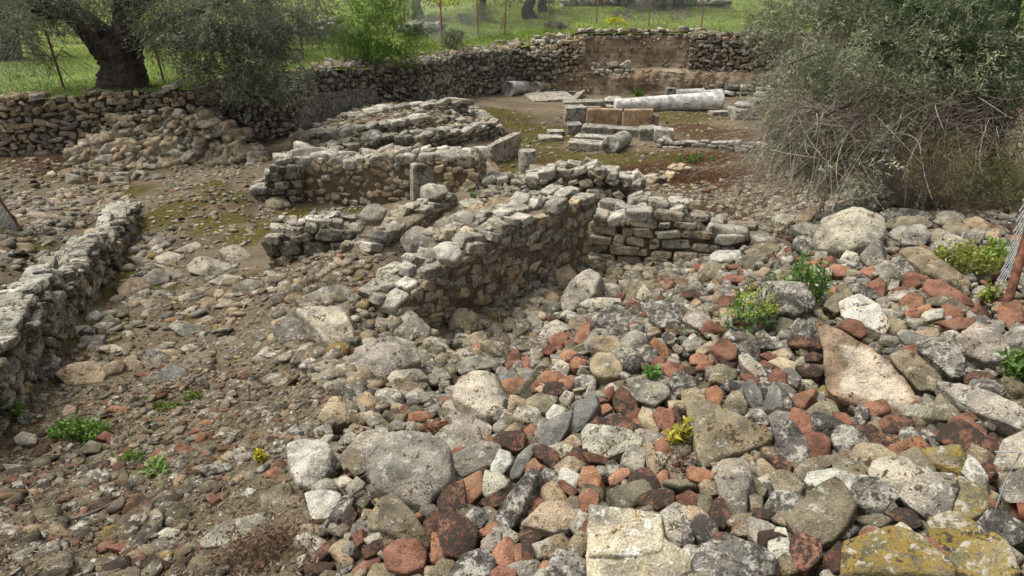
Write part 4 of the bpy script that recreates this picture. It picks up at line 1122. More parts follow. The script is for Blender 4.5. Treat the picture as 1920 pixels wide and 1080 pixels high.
def hull2(p):
    p = sorted(map(tuple, p))
    def half(pts):
        h = []
        for q in pts:
            while len(h) > 1 and (h[-1][0] - h[-2][0]) * (q[1] - h[-2][1]) - (h[-1][1] - h[-2][1]) * (q[0] - h[-2][0]) <= 0: h.pop()
            h.append(q)
        return h[:-1]
    return np.array(half(p) + half(p[::-1]))
BRICK = 'RNK'
def stone_object(px, cls, opt, seed, name=None):
    rng = np.random.default_rng(seed)
    px = np.asarray(px, float); c = (px.min(0) + px.max(0)) / 2; px = c + (px - c) * 1.10
    z = opt.get('z')
    q = P(c[0], c[1], z) if z is not None else hit(c[0], c[1])[0]
    view = -q / np.linalg.norm(q)
    gn = ground_n(np.array([q[0]]), np.array([q[1]]))[0] if z is None else np.array([0, 0, 1.0])
    n = gn * 0.75 + view * 0.85 + (0, 0, 0.15)
    if opt.get('up'): n = view + gn * 0.15
    n /= np.linalg.norm(n)
    W0 = np.array([on_plane(u, v, q, n) for u, v in px])
    sz0 = np.sqrt(((W0 - q) ** 2).sum(1).mean())
    t = opt.get('t', 0.62)
    q = q + view * sz0 * opt.get('l', 0.36) * t
    W0 = np.array([on_plane(u, v, q, n) for u, v in px])
    ex = np.cross([0, 1.0, 0.0], n); ex /= np.linalg.norm(ex); ey = np.cross(n, ex)
    L = np.stack([(W0 - q) @ ex, (W0 - q) @ ey], -1)
    cen = (L.min(0) + L.max(0)) / 2; L = L - cen; q = q + ex * cen[0] + ey * cen[1]
    Hh = hull2(L); E = np.roll(Hh, -1, 0) - Hh
    N2 = np.stack([E[:, 1], -E[:, 0]], -1); N2 /= np.linalg.norm(N2, axis=1)[:, None]
    D2 = (N2 * Hh).sum(1)
    if (D2 < 0).mean() > 0.5: N2, D2 = -N2, -D2
    ext = np.abs(Hh).max(0); th = t * min(ext) * 2 * 0.5
    th = max(th, 0.012)
    tiltz = rng.normal(0, 0.22, (len(N2), 1))
    Nn = np.concatenate([N2, tiltz * 0.8], 1)
    top = np.concatenate([rng.normal(0, 0.12, (1, 2)), [[1.0]]], 1)
    m = 3; a = rng.uniform(0, 6.28) + np.arange(m) * 2.1
    sl = np.stack([np.cos(a) * 0.55, np.sin(a) * 0.55, np.ones(m)], -1)
    sl[:, :2] *= (th / ext)[None]
    Nn = np.concatenate([Nn, top, sl, -top]); Nn /= np.linalg.norm(Nn, axis=1)[:, None]
    D = np.concatenate([np.maximum(D2, 0.15 * min(ext)) * 1.03, [th], np.full(m, th * 1.12), [th]])
    p = opt.get('p', 13) * 2.6
    diag = np.linalg.norm(px.max(0) - px.min(0))
    sub = 5 if diag > 85 else 4
    brick = cls in BRICK
    V, T = rock_planes(Nn, D, (ext[0], ext[1], th), p, sub, 0.06 if brick else 0.07, rng.uniform(0, 90), 0.025 if p < 14 else 0.04)
    Wd = V[:, :1] * ex + V[:, 1:2] * ey + V[:, 2:] * n
    col = np.array(BASE[cls]) * rng.uniform(0.80, 1.22) * rng.uniform(0.97, 1.03, 3)
    nm = name or ('brick_fragment' if brick else 'stone')
    o = link(nm, make_mesh(nm, Wd, T, None, True, STONE['obj'][cls]), None, q)
    o.color = (*col, 1)
    return o, c, np.linalg.norm(px.max(0) - px.min(0)), L
def parse_tiles():
    k = 0
    for (ox, oy), txt in TILES.items():
        for line in txt.strip().splitlines():
            cls, rest = line.split(':', 1); f = (rest.split('|') + ['', '', ''])[:4]
            px = np.array([[float(a) for a in s.split(',')] for s in f[0].split()]) / 3.0 + (ox, oy)
            opt = {a.split('=')[0]: float(a.split('=')[1]) for a in f[1].split()}
            k += 1
            o, c, dg, L = stone_object(px, cls, opt, 1000 + k)
            e = np.ptp(L, axis=0); asp = max(e) / max(1e-6, min(e))
            STONES.append(dict(o=o, c=c, d=dg, cls=cls, label=f[2], ref=f[3], asp=asp))
            TRACED.append(px)
parse_tiles()
# ---------------------------------------------------------------- cut blocks, columns, slabs
def pxm(q):
    return FPX / (q[1] * CT - q[2] * ST)
def block_mesh(dims, seed, rough=0.03, p=26, sub=5, jit=0.04, fine=0.02):
    rng = np.random.default_rng(seed); h = np.array(dims, float) / 2
    ax = np.array([[1, 0, 0], [-1, 0, 0], [0, 1, 0], [0, -1, 0], [0, 0, 1], [0, 0, -1]], float) + rng.normal(0, jit, (6, 3))
    m = 4; r = rng.choice([-1, 1], (m, 3)) * rng.uniform(0.7, 1.2, (m, 3)) / h; r /= np.linalg.norm(r, axis=1)[:, None]
    Dr = (np.abs(r) * h).sum(1) * rng.uniform(0.88, 1.0, m)
    Nn = np.concatenate([ax / np.linalg.norm(ax, axis=1)[:, None], r]); D = np.concatenate([np.repeat(h, 2), Dr])
    U, T = ico(sub)
    # even spread over a long box: map the sphere to a cube first
    s = np.sign(U) * np.abs(U) ** 0.7; d = s * h; d /= np.linalg.norm(d, axis=1)[:, None]
    q = np.maximum(d @ Nn.T / D[None], 0) ** p
    V = d * (q.sum(1) ** (-1.0 / p))[:, None]
    sz = h.min() * 2
    V = V + d * (sz * (rough * 3 * fbm(V / sz * 1.6 + seed, 3) + fine * 3 * fbm(V / sz * 6 + seed, 3)))[:, None]
    return V, T
def put_block(name, label, cat, pos, dims, ang=0.0, tilt=(0, 0), col=(0.30, 0.29, 0.255), mat=None, seed=0, group=None, sink=0.0, **kw):
    """pos: middle of the foot"""
    V, T = block_mesh(dims, seed + 7, **kw)
    R = Euler((tilt[0], tilt[1], ang)).to_matrix(); R = np.array(R)
    V = V @ R.T + (0, 0, dims[2] / 2 - sink)
    o = link(name, make_mesh(name, V, T, np.broadcast_to(np.array(col), V.shape), True, mat or BLOCKM), None, pos)
    return tag(o, label, cat, group)
def block_px(name, label, cat, p1, p2, hpx, depth, seed=0, lift=0.0, **kw):
    a = hit(*p1)[0]; b = hit(*p2)[0]; L = np.linalg.norm((b - a)[:2]); ang = math.atan2(b[1] - a[1], b[0] - a[0])
    c = (a + b) / 2; h = hpx / pxm(c) / 0.96; n = np.array([-math.sin(ang), math.cos(ang), 0])
    c = c + n * depth / 2; c[2] = (a[2] + b[2]) / 2 - 0.03 + lift
    return put_block(name, label, cat, c, (L, depth, h + 0.03), ang, seed=seed, **kw)
def lathe_v(prof, k=48):
    prof = np.asarray(prof, float); a = np.arange(k) * 2 * math.pi / k; n = len(prof)
    V = np.stack([prof[:, 0, None] * np.cos(a), prof[:, 0, None] * np.sin(a), np.repeat(prof[:, 1, None], k, 1)], -1).reshape(-1, 3)
    i = np.arange(n - 1)[:, None] * k; j = np.arange(k)[None]; jn = (j + 1) % k
    T = np.stack([i + j, i + jn, i + k + jn, i + k + j], -1).reshape(-1, 4)
    return V, quads2tris(T)
def dense(prof, ds):
    out = [prof[0]]
    for a, b in zip(prof[:-1], prof[1:]):
        m = max(1, int(np.hypot(b[0] - a[0], b[1] - a[1]) / ds))
        out += [(a[0] + (b[0] - a[0]) * (i + 1) / m, a[1] + (b[1] - a[1]) * (i + 1) / m) for i in range(m)]
    return out
def drum(name, label, cat, A, B, r0, r1, ringed=False, col=(0.34, 0.335, 0.31), mat=None, seed=0, wear=0.02, group=None, hollow=0.0, broken=0.0):
    """column piece whose axis runs from A to B"""
    A = np.array(A, float); B = np.array(B, float); L = np.linalg.norm(B - A)
    prof = [(0.001, hollow), (r0 * 0.75, hollow * 0.5), (r0 * 0.96, 0), (r0, 0.015)]
    if ringed: prof += [(r1 * 0.985, L - 0.16), (r1, L - 0.14), (r1 * 1.10, L - 0.09), (r1 * 1.10, L - 0.03), (r1 * 1.04, L)]
    else: prof += [(r1, L - 0.015), (r1 * 0.96, L)]
    prof += [(r1 * 0.7, L), (0.001, L)]
    V, T = lathe_v(dense(prof, 0.05), 56)
    V = V + fbm(V * 3.0 + seed, 3)[:, None] * V * (1, 1, 0) * wear * 4 + (fbm(V * 9 + seed, 3)[:, None]) * wear * 0.8
    if broken: V[:, 2] += np.where(V[:, 2] > L * 0.5, 1, -1) * broken * fbm(V * 2.2 / max(r0, 0.1) * 0.25 + seed * 3, 3) * 2
    z = (B - A) / L; x = np.cross(z, [0.3, 0.2, 0.9]); x /= np.linalg.norm(x); y = np.cross(z, x)
    W_ = V[:, :1] * x + V[:, 1:2] * y + V[:, 2:] * z
    o = link(name, make_mesh(name, W_, T, np.broadcast_to(np.array(col), W_.shape), True, mat or DRUM), None, A)
    return tag(o, label, cat, group)
def lying(name, label, p1, p2, r1px, r2px, **kw):
    a = hit(*p1)[0]; b = hit(*p2)[0]; r0 = r1px / pxm(a); r1 = r2px / pxm(b)
    return drum(name, label, 'column piece', a + (0, 0, r0 * 0.9), b + (0, 0, r1 * 0.9), r0, r1, **kw)
lying('fallen_column', 'long pale column shaft lying across the back of the court, ringed at its right end', (1152, 207), (1350, 206), 11, 18, ringed=True, seed=3, wear=0.006, col=(0.52, 0.515, 0.50))
lying('column_drum', 'pale column piece behind the long fallen shaft, a dark block at its left end', (1266, 184), (1318, 182), 8.5, 8.5, seed=4, wear=0.006, col=(0.42, 0.41, 0.39))
lying('column_drum', 'short pale column piece just behind the ringed end of the long fallen shaft', (1312, 186), (1352, 184), 8.5, 9, seed=5, wear=0.006, col=(0.44, 0.43, 0.41))
lying('column_drum', 'hollow-ended grey column drum lying at the foot of the dark curving wall', (952, 180), (990, 172), 14, 10.5, seed=6, wear=0.02, hollow=0.12)
lying('column_drum', 'small dark-ended grey column drum lying in the far left corner of the court', (1003, 176), (1024, 170), 11.5, 9, seed=7, wear=0.02, hollow=0.15)
lying('column_fragment', 'broken tapering column fragment lying in front of the stone steps', (1143, 288), (1170, 272), 17, 14, seed=8, wear=0.05, col=(0.33, 0.315, 0.28), mat=BLOCKM, broken=0.12)
a = hit(988, 331)[0]; r = 16 / pxm(a)
drum('column_stump', 'upright pitted column stump standing alone beside the upright slab', 'column stump', a + (0, 0, -0.05), a + (0.0, 0.02, 50 / pxm(a)), r * 1.03, r, seed=9, wear=0.04, mat=BLOCKM, col=(0.35, 0.34, 0.30))
block_px('block', 'dark rough block against the left end of the pale column piece behind the long shaft', 'block', (1250, 184), (1268, 184), 17, 0.3, 1, col=(0.19, 0.185, 0.17))
def col_pedestal(label, u, v, rpx, seed, on_block):
    q = hit(u, v)[0]; s = rpx / pxm(q); z0 = 0.0
    root = empty('moulded_pedestal', q); tag(root, label, 'column base', 'moulded column bases in the court')
    if on_block:
        V, T = block_mesh(on_block, seed); V = V + (0.05, 0.1, on_block[2] / 2 - 0.05)
        link('plinth', make_mesh('plinth', V, T, np.broadcast_to(np.array((0.30, 0.28, 0.24)), V.shape), True, BLOCKM), root); z0 = on_block[2] - 0.09
    pr = [(0.001, 0), (0.98, 0), (1.02, 0.04), (1.06, 0.12), (1.06, 0.20), (1.0, 0.27), (0.90, 0.30), (0.80, 0.36), (0.78, 0.46), (0.84, 0.52), (0.92, 0.54), (0.94, 0.62), (0.92, 0.70), (0.82, 0.74), (0.76, 0.76), (0.74, 0.84), (0.70, 0.86), (0.001, 0.86)]
    V, T = lathe_v([(a_ * s, b_ * s + z0) for a_, b_ in dense(pr, 0.06)], 48)
    V = V + fbm(V * 8 + seed, 3)[:, None] * 0.025
    link('moulded_base', make_mesh('moulded_base', V, T, np.broadcast_to(np.array((0.36, 0.345, 0.315)), V.shape), True, BLOCKM), root)
col_pedestal('weathered moulded column base left of the long fallen shaft', 1150, 200, 20, 3, None)
col_pedestal('moulded column base on a block right of the long fallen shaft, the nearer of two', 1390, 222, 17, 4, (0.75, 0.8, 0.34))
col_pedestal('moulded column base half hidden by the olive bush at the back right of the court', 1425, 204, 17, 5, (0.75, 1.0, 0.38))
block_px('flat_slab', 'low flat stone lying left of the nearer right-hand column base', 'slab', (1336, 220), (1372, 219), 8, 0.5, 2)
# paving and kerbs at the back
block_px('paving_slab', 'flat pale paving slab in the kerbed corner at the back of the court', 'slab', (1000, 190), (1082, 190), 3, 1.5, 3, col=(0.33, 0.30, 0.25))
block_px('kerb_block', 'narrow kerb block along the back edge of the paved corner', 'kerb', (1024, 178), (1094, 177), 5, 0.2, 4, col=(0.30, 0.27, 0.22))
a, b = hit(1070, 192)[0], hit(1094, 180)[0]
put_block('kerb_block', 'short kerb block closing the right side of the paved corner', 'kerb', (a + b) / 2, (np.linalg.norm((a - b)[:2]), 0.22, 0.16), math.atan2(*(b - a)[[1, 0]]), seed=5, col=(0.30, 0.27, 0.22))
block_px('bench_block', 'long low block with a dark front left of the weathered column base', 'block', (1058, 203), (1134, 203), 11, 0.55, 6, col=(0.27, 0.25, 0.21))
block_px('flat_slab', 'thin slab edge showing above the rust-stained slabs', 'slab', (1097, 211), (1126, 211), 9, 0.3, 7)
# the altar group
block_px('square_block', 'cube-shaped grey block raised at the left end of the rust-stained slabs', 'block', (1060, 238), (1099, 238), 31, 0.5, 8, lift=0.05, jit=0.02)
block_px('rust_slab', 'upright slab with a rust-orange face, left of two', 'slab', (1099, 243), (1165, 243), 36, 0.22, 9, col=(0.33, 0.235, 0.15), mat=RUSTSLAB, jit=0.015, rough=0.012)
block_px('rust_slab', 'upright slab with a rust-orange face, right of two', 'slab', (1167, 244), (1222, 244), 36, 0.22, 10, col=(0.35, 0.25, 0.165), mat=RUSTSLAB, jit=0.015, rough=0.012)
block_px('end_block', 'dark narrow block at the right end of the rust-stained slabs', 'block', (1222, 243), (1234, 243), 24, 0.35, 11, col=(0.17, 0.16, 0.14))
block_px('long_beam', 'long dark weathered beam of stone at the foot of the rust-stained slabs', 'block', (1090, 258), (1205, 259), 17, 0.42, 12, col=(0.23, 0.22, 0.195), rough=0.05)
block_px('support_block', 'small dark block under the cube-shaped grey block', 'block', (1064, 252), (1092, 252), 17, 0.4, 13, col=(0.22, 0.21, 0.18))
block_px('rounded_block', 'rounded dark grey block at the right end of the long stone beam', 'block', (1198, 264), (1228, 263), 22, 0.4, 14, col=(0.25, 0.24, 0.21), rough=0.07, p=10)
block_px('white_block', 'squared whitish block at the far right of the stone steps', 'block', (1226, 266), (1263, 265), 21, 0.4, 15, col=(0.42, 0.41, 0.37))
block_px('step_block', 'upper pale step block in front of the long stone beam', 'step', (1077, 268), (1158, 270), 10, 0.5, 16, col=(0.36, 0.34, 0.29))
block_px('step_block', 'lower pale step block nearest in front of the long stone beam', 'step', (1064, 281), (1152, 284), 12, 0.45, 17, col=(0.34, 0.32, 0.27))
block_px('flat_slab', 'flat slab on the moss left of the stone steps, the larger of two', 'slab', (1013, 263), (1057, 264), 5, 0.4, 18, col=(0.36, 0.34, 0.29))
block_px('flat_slab', 'flat slab on the moss left of the stone steps, the smaller one behind', 'slab', (1030, 253), (1060, 253), 6, 0.35, 19, col=(0.36, 0.34, 0.29))
# upright slabs
a, b = hit(919, 307)[0], hit(986, 284)[0]; b = a + (b - a) * 0.72
put_block('upright_slab', 'tall upright limestone slab standing in the mossy court left of the column stump', 'slab', (a + b) / 2 - (0, 0, .06), (np.linalg.norm((a - b)[:2]) * 1.08, 0.16, 40 / pxm(a) + .06), math.atan2(*(b - a)[[1, 0]]), seed=20, col=(0.33, 0.29, 0.235), jit=0.03, rough=0.05)
q = P(793, 378, -3.62)
put_block('leaning_slab', 'pitted grey slab leaning upright against the front wall of the ruined block', 'slab', q + (0, 0.05, -0.05), (0.36, 0.17, 0.66), 0.45, (-0.10, 0.06), col=(0.30, 0.29, 0.25), seed=21, rough=0.05, fine=0.05)
q = P(880, 322, -3.72)
put_block('dark_drum', 'dark upright lichened block at the right end of the front ruin wall', 'block', q + (0, 0.1, -0.05), (0.36, 0.34, 0.42), 0.3, col=(0.19, 0.185, 0.165), seed=22, rough=0.06, p=9)
q = P(840, 292, -3.30)
put_block('flat_slab', 'pale flat slab lying on top of the right end of the front ruin wall', 'slab', q + (0, 0.1, -0.02), (0.5, 0.34, 0.12), 0.15, col=(0.33, 0.30, 0.25), seed=23)
# plaster skirt on the foot of the dark retaining wall
def plaster_skirt():
    host = [o for o in COL.objects if o.get('label', '').startswith('dark dry stone retaining wall with')][0]
    R, t = resample(R2[1:4], 0.06); n = len(R); m = 26
    dxy = np.gradient(R[:, :2], axis=0); dxy /= np.linalg.norm(dxy, axis=1)[:, None]; nb = np.stack([dxy[:, 1], -dxy[:, 0]], -1)
    k = np.linspace(0, 1, m)
    ht = (0.50 + 0.16 * 1.0 * np.sin(t * 0.8)) * np.clip((t + .05) / 1.0, 0, 1) + 0.16 * fbm(np.stack([t * 1.2, t * 0, t * 0], -1), 3)
    V = np.concatenate([R[:, None, :2] + nb[:, None] * (0.085 + 0.07 * (1 - k))[None, :, None], (R[:, 3, None] + ht[:, None] * k[None] * (R[:, 2] - R[:, 3])[:, None])[..., None]], -1)
    V = np.concatenate([V, np.concatenate([R[:, None, :2] - nb[:, None] * 0.05, V[:, -1:, 2:]], -1)], 1); M = m + 1
    V = V.reshape(-1, 3); V += (fbm(V * 4, 4)[:, None] * 0.05 + fbm(V * 20, 2)[:, None] * 0.03) * np.concatenate([np.repeat(nb, M, 0), np.zeros((n * M, 1))], 1)
    i = np.arange(n - 1)[:, None] * M; j = np.arange(M - 1)[None]
    T = np.stack([i + j, i + M + j, i + M + j + 1, i + j + 1], -1).reshape(-1, 4)
    V = V - np.array(host.location)
    link('plaster_foot', make_mesh('plaster_foot', V, T, np.broadcast_to(np.array((0.16, 0.155, 0.14)), V.shape), True, W_DARK), host)
plaster_skirt()
# dry stone facings on the back bank
def facing(label, tops, base, stone, palette, seed, mat, thick=0.35, **kw):
    T_ = np.array([P(u, v, z) for u, v, z in tops]); zb = np.array(base)
    L = np.concatenate([T_[:, :2], T_[:, 2:3], zb[:, None]], 1)
    return wall('dry_stone_facing', label, L, thick, stone, palette, mat, seed, proud=0.5, caps=1.0, shapes=POOL[3], **kw)
cB = CORNER
def along(f):  # point on the back edge of the dig
    s = f * 3; i = min(2, int(s)); return cB[i] + (cB[i + 1] - cB[i]) * (s - i)
def fac_line(f0, f1, n, top_off, bot_off, fwd):
    out = []
    for f in np.linspace(f0, f1, n):
        q = along(f); out.append((q[0], q[1] - fwd, q[2] + top_off, q[2] + bot_off))
    return np.array(out)
wall('dry_stone_facing', 'tan dry stone facing high on the far bank, left of the bare earth', fac_line(-0.02, 0.30, 6, -0.10, -1.32, 0.30), 0.4, (0.21, 0.15, 0.22), PAL_TAN, W_FAR, 31, tilt=.35, rag=2, proud=0.5, caps=0.6, shapes=POOL[3], jag=0.12)
wall('dry_stone_facing', 'dark narrow dry stone facing in the far left corner of the court', np.array([[BND[-1][0] - 0.1, BND[-1][1] - 0.30, -3.3, -4.9], [cB[0][0] - 0.2, cB[0][1] - 0.55, -3.4, -4.9], [cB[0][0] + 0.7, cB[0][1] - 0.60, -3.45, -4.9]]), 0.4, (0.2, 0.14, 0.22), PAL_DARK, W_DARK, 32, proud=0.45, caps=0.8, shapes=POOL[3], jag=0.1)
wall('dry_stone_facing', 'tall grey dry stone facing with tan lower courses at the far bank', fac_line(0.68, 1.03, 8, 0.02, -1.75, 0.42), 0.4, (0.19, 0.14, 0.22), PAL_FACE + PAL_GREY[:1] + [((0.32, 0.24, 0.15), 2)], W_FAR, 33, tilt=.4, rag=2, proud=0.5, caps=1.0, shapes=POOL[3], jag=0.06)
wall('dry_stone_facing', 'low row of pale squared stones under the right-hand facing of the far bank', fac_line(0.80, 1.0, 5, -1.72, -2.1, 0.85), 0.4, (0.34, 0.2, 0.3), PAL_GREY, W_FAR, 34, proud=0.5, caps=0.0, shapes=BLOCKS, jag=0.03)
wall('bank_top_stones', 'row of pale stones along the top edge of the bare far bank', fac_line(0.0, 0.72, 10, 0.10, -0.12, 0.0), 0.3, (0.3, 0.18, 0.25), PAL_GREY, W_FAR, 35, proud=0.5, caps=0.9, shapes=POOL[3], jag=0.06)
wall('ledge_stones', 'short heap of pale stones on the ledge of the bare far bank', fac_line(0.36, 0.47, 4, -1.12, -1.42, 0.62), 0.3, (0.3, 0.22, 0.25), PAL_GREY, W_FAR, 36, proud=0.5, caps=0.9, shapes=POOL[3], jag=0.10)
# low footing line across the court
_a, _b = hit(1236, 276)[0], hit(1450, 284)[0]
_n = 7; fl = np.array([_a + (_b - _a) * k / (_n - 1) for k in range(_n)])
wall('footing_wall', 'low straight footing of pale stones crossing the court to the olive bush', np.concatenate([fl[:, :2], fl[:, 2:] + 0.13, fl[:, 2:] - 0.1], 1), 0.32, (0.26, 0.12, 0.16), PAL_GREY, W_MAIN, 37, proud=0.4, caps=1.0, cap=(0.32, 0.09, 0.26), shapes=BLOCKS, jag=0.03)
_a, _b = hit(1225, 352)[0], hit(1295, 322)[0]
fl = np.array([_a + (_b - _a) * k / 4 for k in range(5)])
wall('footing_wall', 'short rubble footing running back from the rough heaped wall into the dry weeds', np.concatenate([fl[:, :2], fl[:, 2:] + 0.08, fl[:, 2:] - 0.1], 1), 0.4, (0.2, 0.1, 0.16), PAL_TAN, W_MAIN, 38, proud=0.4, caps=0.8, cap=(0.24, 0.08, 0.2), shapes=BLOCKS, jag=0.03)
# big stones standing on walls and by them
def one(cls, px, label, seed, **opt):
    o, c, dg, L = stone_object(np.array(px, float), cls, opt, seed); tag(o, label, 'stone'); STONES.append(dict(o=o, c=c, d=dg, cls=cls, label=label, ref='', asp=1.5)); TRACED.append(np.array(px, float)); return o
one('G', [(552, 290), (600, 282), (632, 300), (628, 325), (600, 333), (570, 322), (555, 305)], 'big rough grey boulder built into the top left corner of the front ruin wall', 1, z=-3.22, t=.8, up=1)
one('P', [(790, 358), (805, 349), (826, 352), (834, 366), (815, 378), (795, 374)], 'smooth pale boulder in front of the leaning pitted slab', 2, z=-2.85, t=.8, p=7)
one('T', [(893, 322), (905, 312), (925, 314), (937, 328), (925, 340), (900, 338)], 'rough lichened boulder on the moss below the upright slab', 3, t=.9, p=8)
one('O', [(500, 380), (515, 374), (540, 380), (545, 392), (520, 397), (502, 392)], 'smooth brown boulder in the mossy pit by the dark wall end', 4, t=.7, p=7)

# ---------------------------------------------------------------- buff slab and notched block
def slab_from_px(name, label, px, t_m, lift, mats, seed, rim=0.0, mat2=None, inner=None, n_up=(1.0, 0.6)):
    px = np.array(px, float); c = px.mean(0); q = hit(*c)[0]; view = -q / np.linalg.norm(q); n = ground_n(np.array([q[0]]), np.array([q[1]]))[0] * n_up[0] + view * n_up[1]; n /= np.linalg.norm(n); q = q + view * lift
    ex = np.cross([0, 1.0, 0], n); ex /= np.linalg.norm(ex); ey = np.cross(n, ex)
    def loc(pp):
        w = on_plane(np.array(pp, float)[:, 0], np.array(pp, float)[:, 1], q, n); return np.stack([(w - q) @ ex, (w - q) @ ey], -1)
    import bmesh
    Lp = loc(px)
    def outline(Lp):  # finer, slightly wobbly edge
        out = []
        for a, b in zip(Lp, np.roll(Lp, -1, 0)):
            m = max(2, int(np.linalg.norm(b - a) / 0.012))
            for i in range(m): out.append(a + (b - a) * i / m)
        out = np.array(out); w = fbm(np.concatenate([out * 14, np.full((len(out), 1), seed)], 1), 3); cc = out.mean(0)
        return out + (out - cc) / (np.linalg.norm(out - cc, axis=1)[:, None] + 1e-6) * w[:, None] * 0.03
    O = outline(Lp)
    bm = bmesh.new(); vs_ = [bm.verts.new((a[0], a[1], 0)) for a in O]; f = bm.faces.new(vs_)
    if f.normal.z < 0: bmesh.ops.reverse_faces(bm, faces=[f])
    r = bmesh.ops.extrude_face_region(bm, geom=[f]); top = [v for v in r['geom'] if isinstance(v, bmesh.types.BMVert)]
    for v in top: v.co.z += t_m
    bmesh.ops.recalc_face_normals(bm, faces=bm.faces)
    bmesh.ops.triangulate(bm, faces=[ff for ff in bm.faces if len(ff.verts) > 4])
    bmesh.ops.subdivide_edges(bm, edges=[e for e in bm.edges if e.calc_length() > 0.03], cuts=3, use_grid_fill=True)
    bmesh.ops.triangulate(bm, faces=bm.faces)
    bmesh.ops.subdivide_edges(bm, edges=[e for e in bm.edges if e.calc_length() > 0.025], cuts=2)
    bmesh.ops.triangulate(bm, faces=bm.faces)
    for _ in range(3): bmesh.ops.smooth_vert(bm, verts=[v for v in bm.verts], factor=0.35, use_axis_x=True, use_axis_y=True, use_axis_z=True)
    V = np.array([v.co[:] for v in bm.verts]); T = np.array([[v.index for v in ff.verts] for ff in bm.faces]) if not bm.verts.index_update() else None
    bm.free()
    V = V + (0, 0, -t_m)
    C = np.broadcast_to(np.array(mats[1]), V.shape).copy()
    if inner is not None:
        Li = loc(inner); d = np.full(len(V), 9.0)
        ins = np.zeros(len(V), bool)
        for a, b in zip(Li, np.roll(Li, -1, 0)):
            ab = b - a; tt = np.clip(((V[:, :2] - a) @ ab) / (ab @ ab), 0, 1); d = np.minimum(d, np.linalg.norm(V[:, :2] - a - tt[:, None] * ab, axis=1))
            cond = ((a[1] > V[:, 1]) != (b[1] > V[:, 1])) & (V[:, 0] < (b[0] - a[0]) * (V[:, 1] - a[1]) / (b[1] - a[1] + 1e-12) + a[0]); ins ^= cond
        sd_ = np.where(ins, d, -d) + 0.05 * fbm(V * 9, 3); w = np.clip(sd_ / 0.012, 0, 1) * (V[:, 2] > -t_m * 0.5)
        C = C * (1 - w[:, None]) + np.array(mats[2]) * w[:, None]
        V[:, 2] -= w * rim
    V[:, 2] += 0.02 * fbm(V * 9 + seed, 3) + 0.012 * fbm(V * 40 + seed, 2)
    Wd = V[:, :1] * ex + V[:, 1:2] * ey + V[:, 2:] * n
    return Wd, T, C, q
SLABM = rock_mat('buff_slab', 'mesh', 0.12, 0.28, 0.12, 0.0, 0.5, k=1.0, warm=0.3)
px = [(1525, 598), (1540, 600), (1600, 630), (1647, 657), (1673, 683), (1707, 720), (1728, 752), (1757, 803), (1710, 800), (1647, 772), (1598, 758), (1549, 729), (1545, 690), (1543, 650), (1532, 620)]
inn = [(1568, 640), (1582, 642), (1620, 650), (1650, 665), (1675, 692), (1705, 728), (1742, 790), (1700, 780), (1650, 758), (1612, 745), (1575, 735), (1578, 700), (1588, 680), (1578, 660)]
Wd, T, C, q = slab_from_px('buff_slab', '', px, 0.07, 0.26, (None, (0.23, 0.17, 0.115), (0.385, 0.335, 0.265)), 4, rim=0.012, inner=inn, n_up=(0.9, 0.7))
o = link('buff_slab', make_mesh('buff_slab', Wd, T, C, True, SLABM), None, q)
tag(o, 'large buff slab with a brown worn rim tapering to a point, tilted on the stone heap', 'slab')
STONES.append(dict(o=o, c=np.array([1640, 705.]), d=300, cls='T', label=o['label'], ref='the big buff slab', asp=1.6)); TRACED.append(np.array(px))
# notched limestone block
LIME = rock_mat('yellowed_limestone', 'mesh', 0.42, 0.16, 0.30, 0.0, 0.6, k=0.9, palec=(0.62, 0.61, 0.56))
low = [(1104, 948), (1108, 945), (1200, 955), (1252, 1010), (1292, 1034), (1300, 1060), (1290, 1120), (1098, 1130), (1100, 1020)]
upp = [(1107, 946), (1118, 943), (1243, 962), (1246, 1000), (1243, 1030), (1190, 1042), (1102, 1040), (1101, 1010)]
Wd, T, C, q = slab_from_px('notched_block', '', low, 0.15, 0.12, (None, (0.33, 0.30, 0.22)), 8, n_up=(.8, .8))
W2, T2, C2, q2 = slab_from_px('notched_block', '', upp, 0.15, 0.20, (None, (0.37, 0.335, 0.25)), 9, n_up=(.9, .7))
A_ = Acc(); A_.add(Wd + q, T, C); A_.add(W2 + q2, T2, C2)
o = A_.build('notched_block', LIME, None, True, q)
tag(o, 'big cream limestone block with a stepped notch at the bottom edge of the photo', 'block')
STONES.append(dict(o=o, c=np.array([1190, 1010.]), d=220, cls='P', label=o['label'], ref='the notched limestone block', asp=1.2)); TRACED.append(np.array(low))

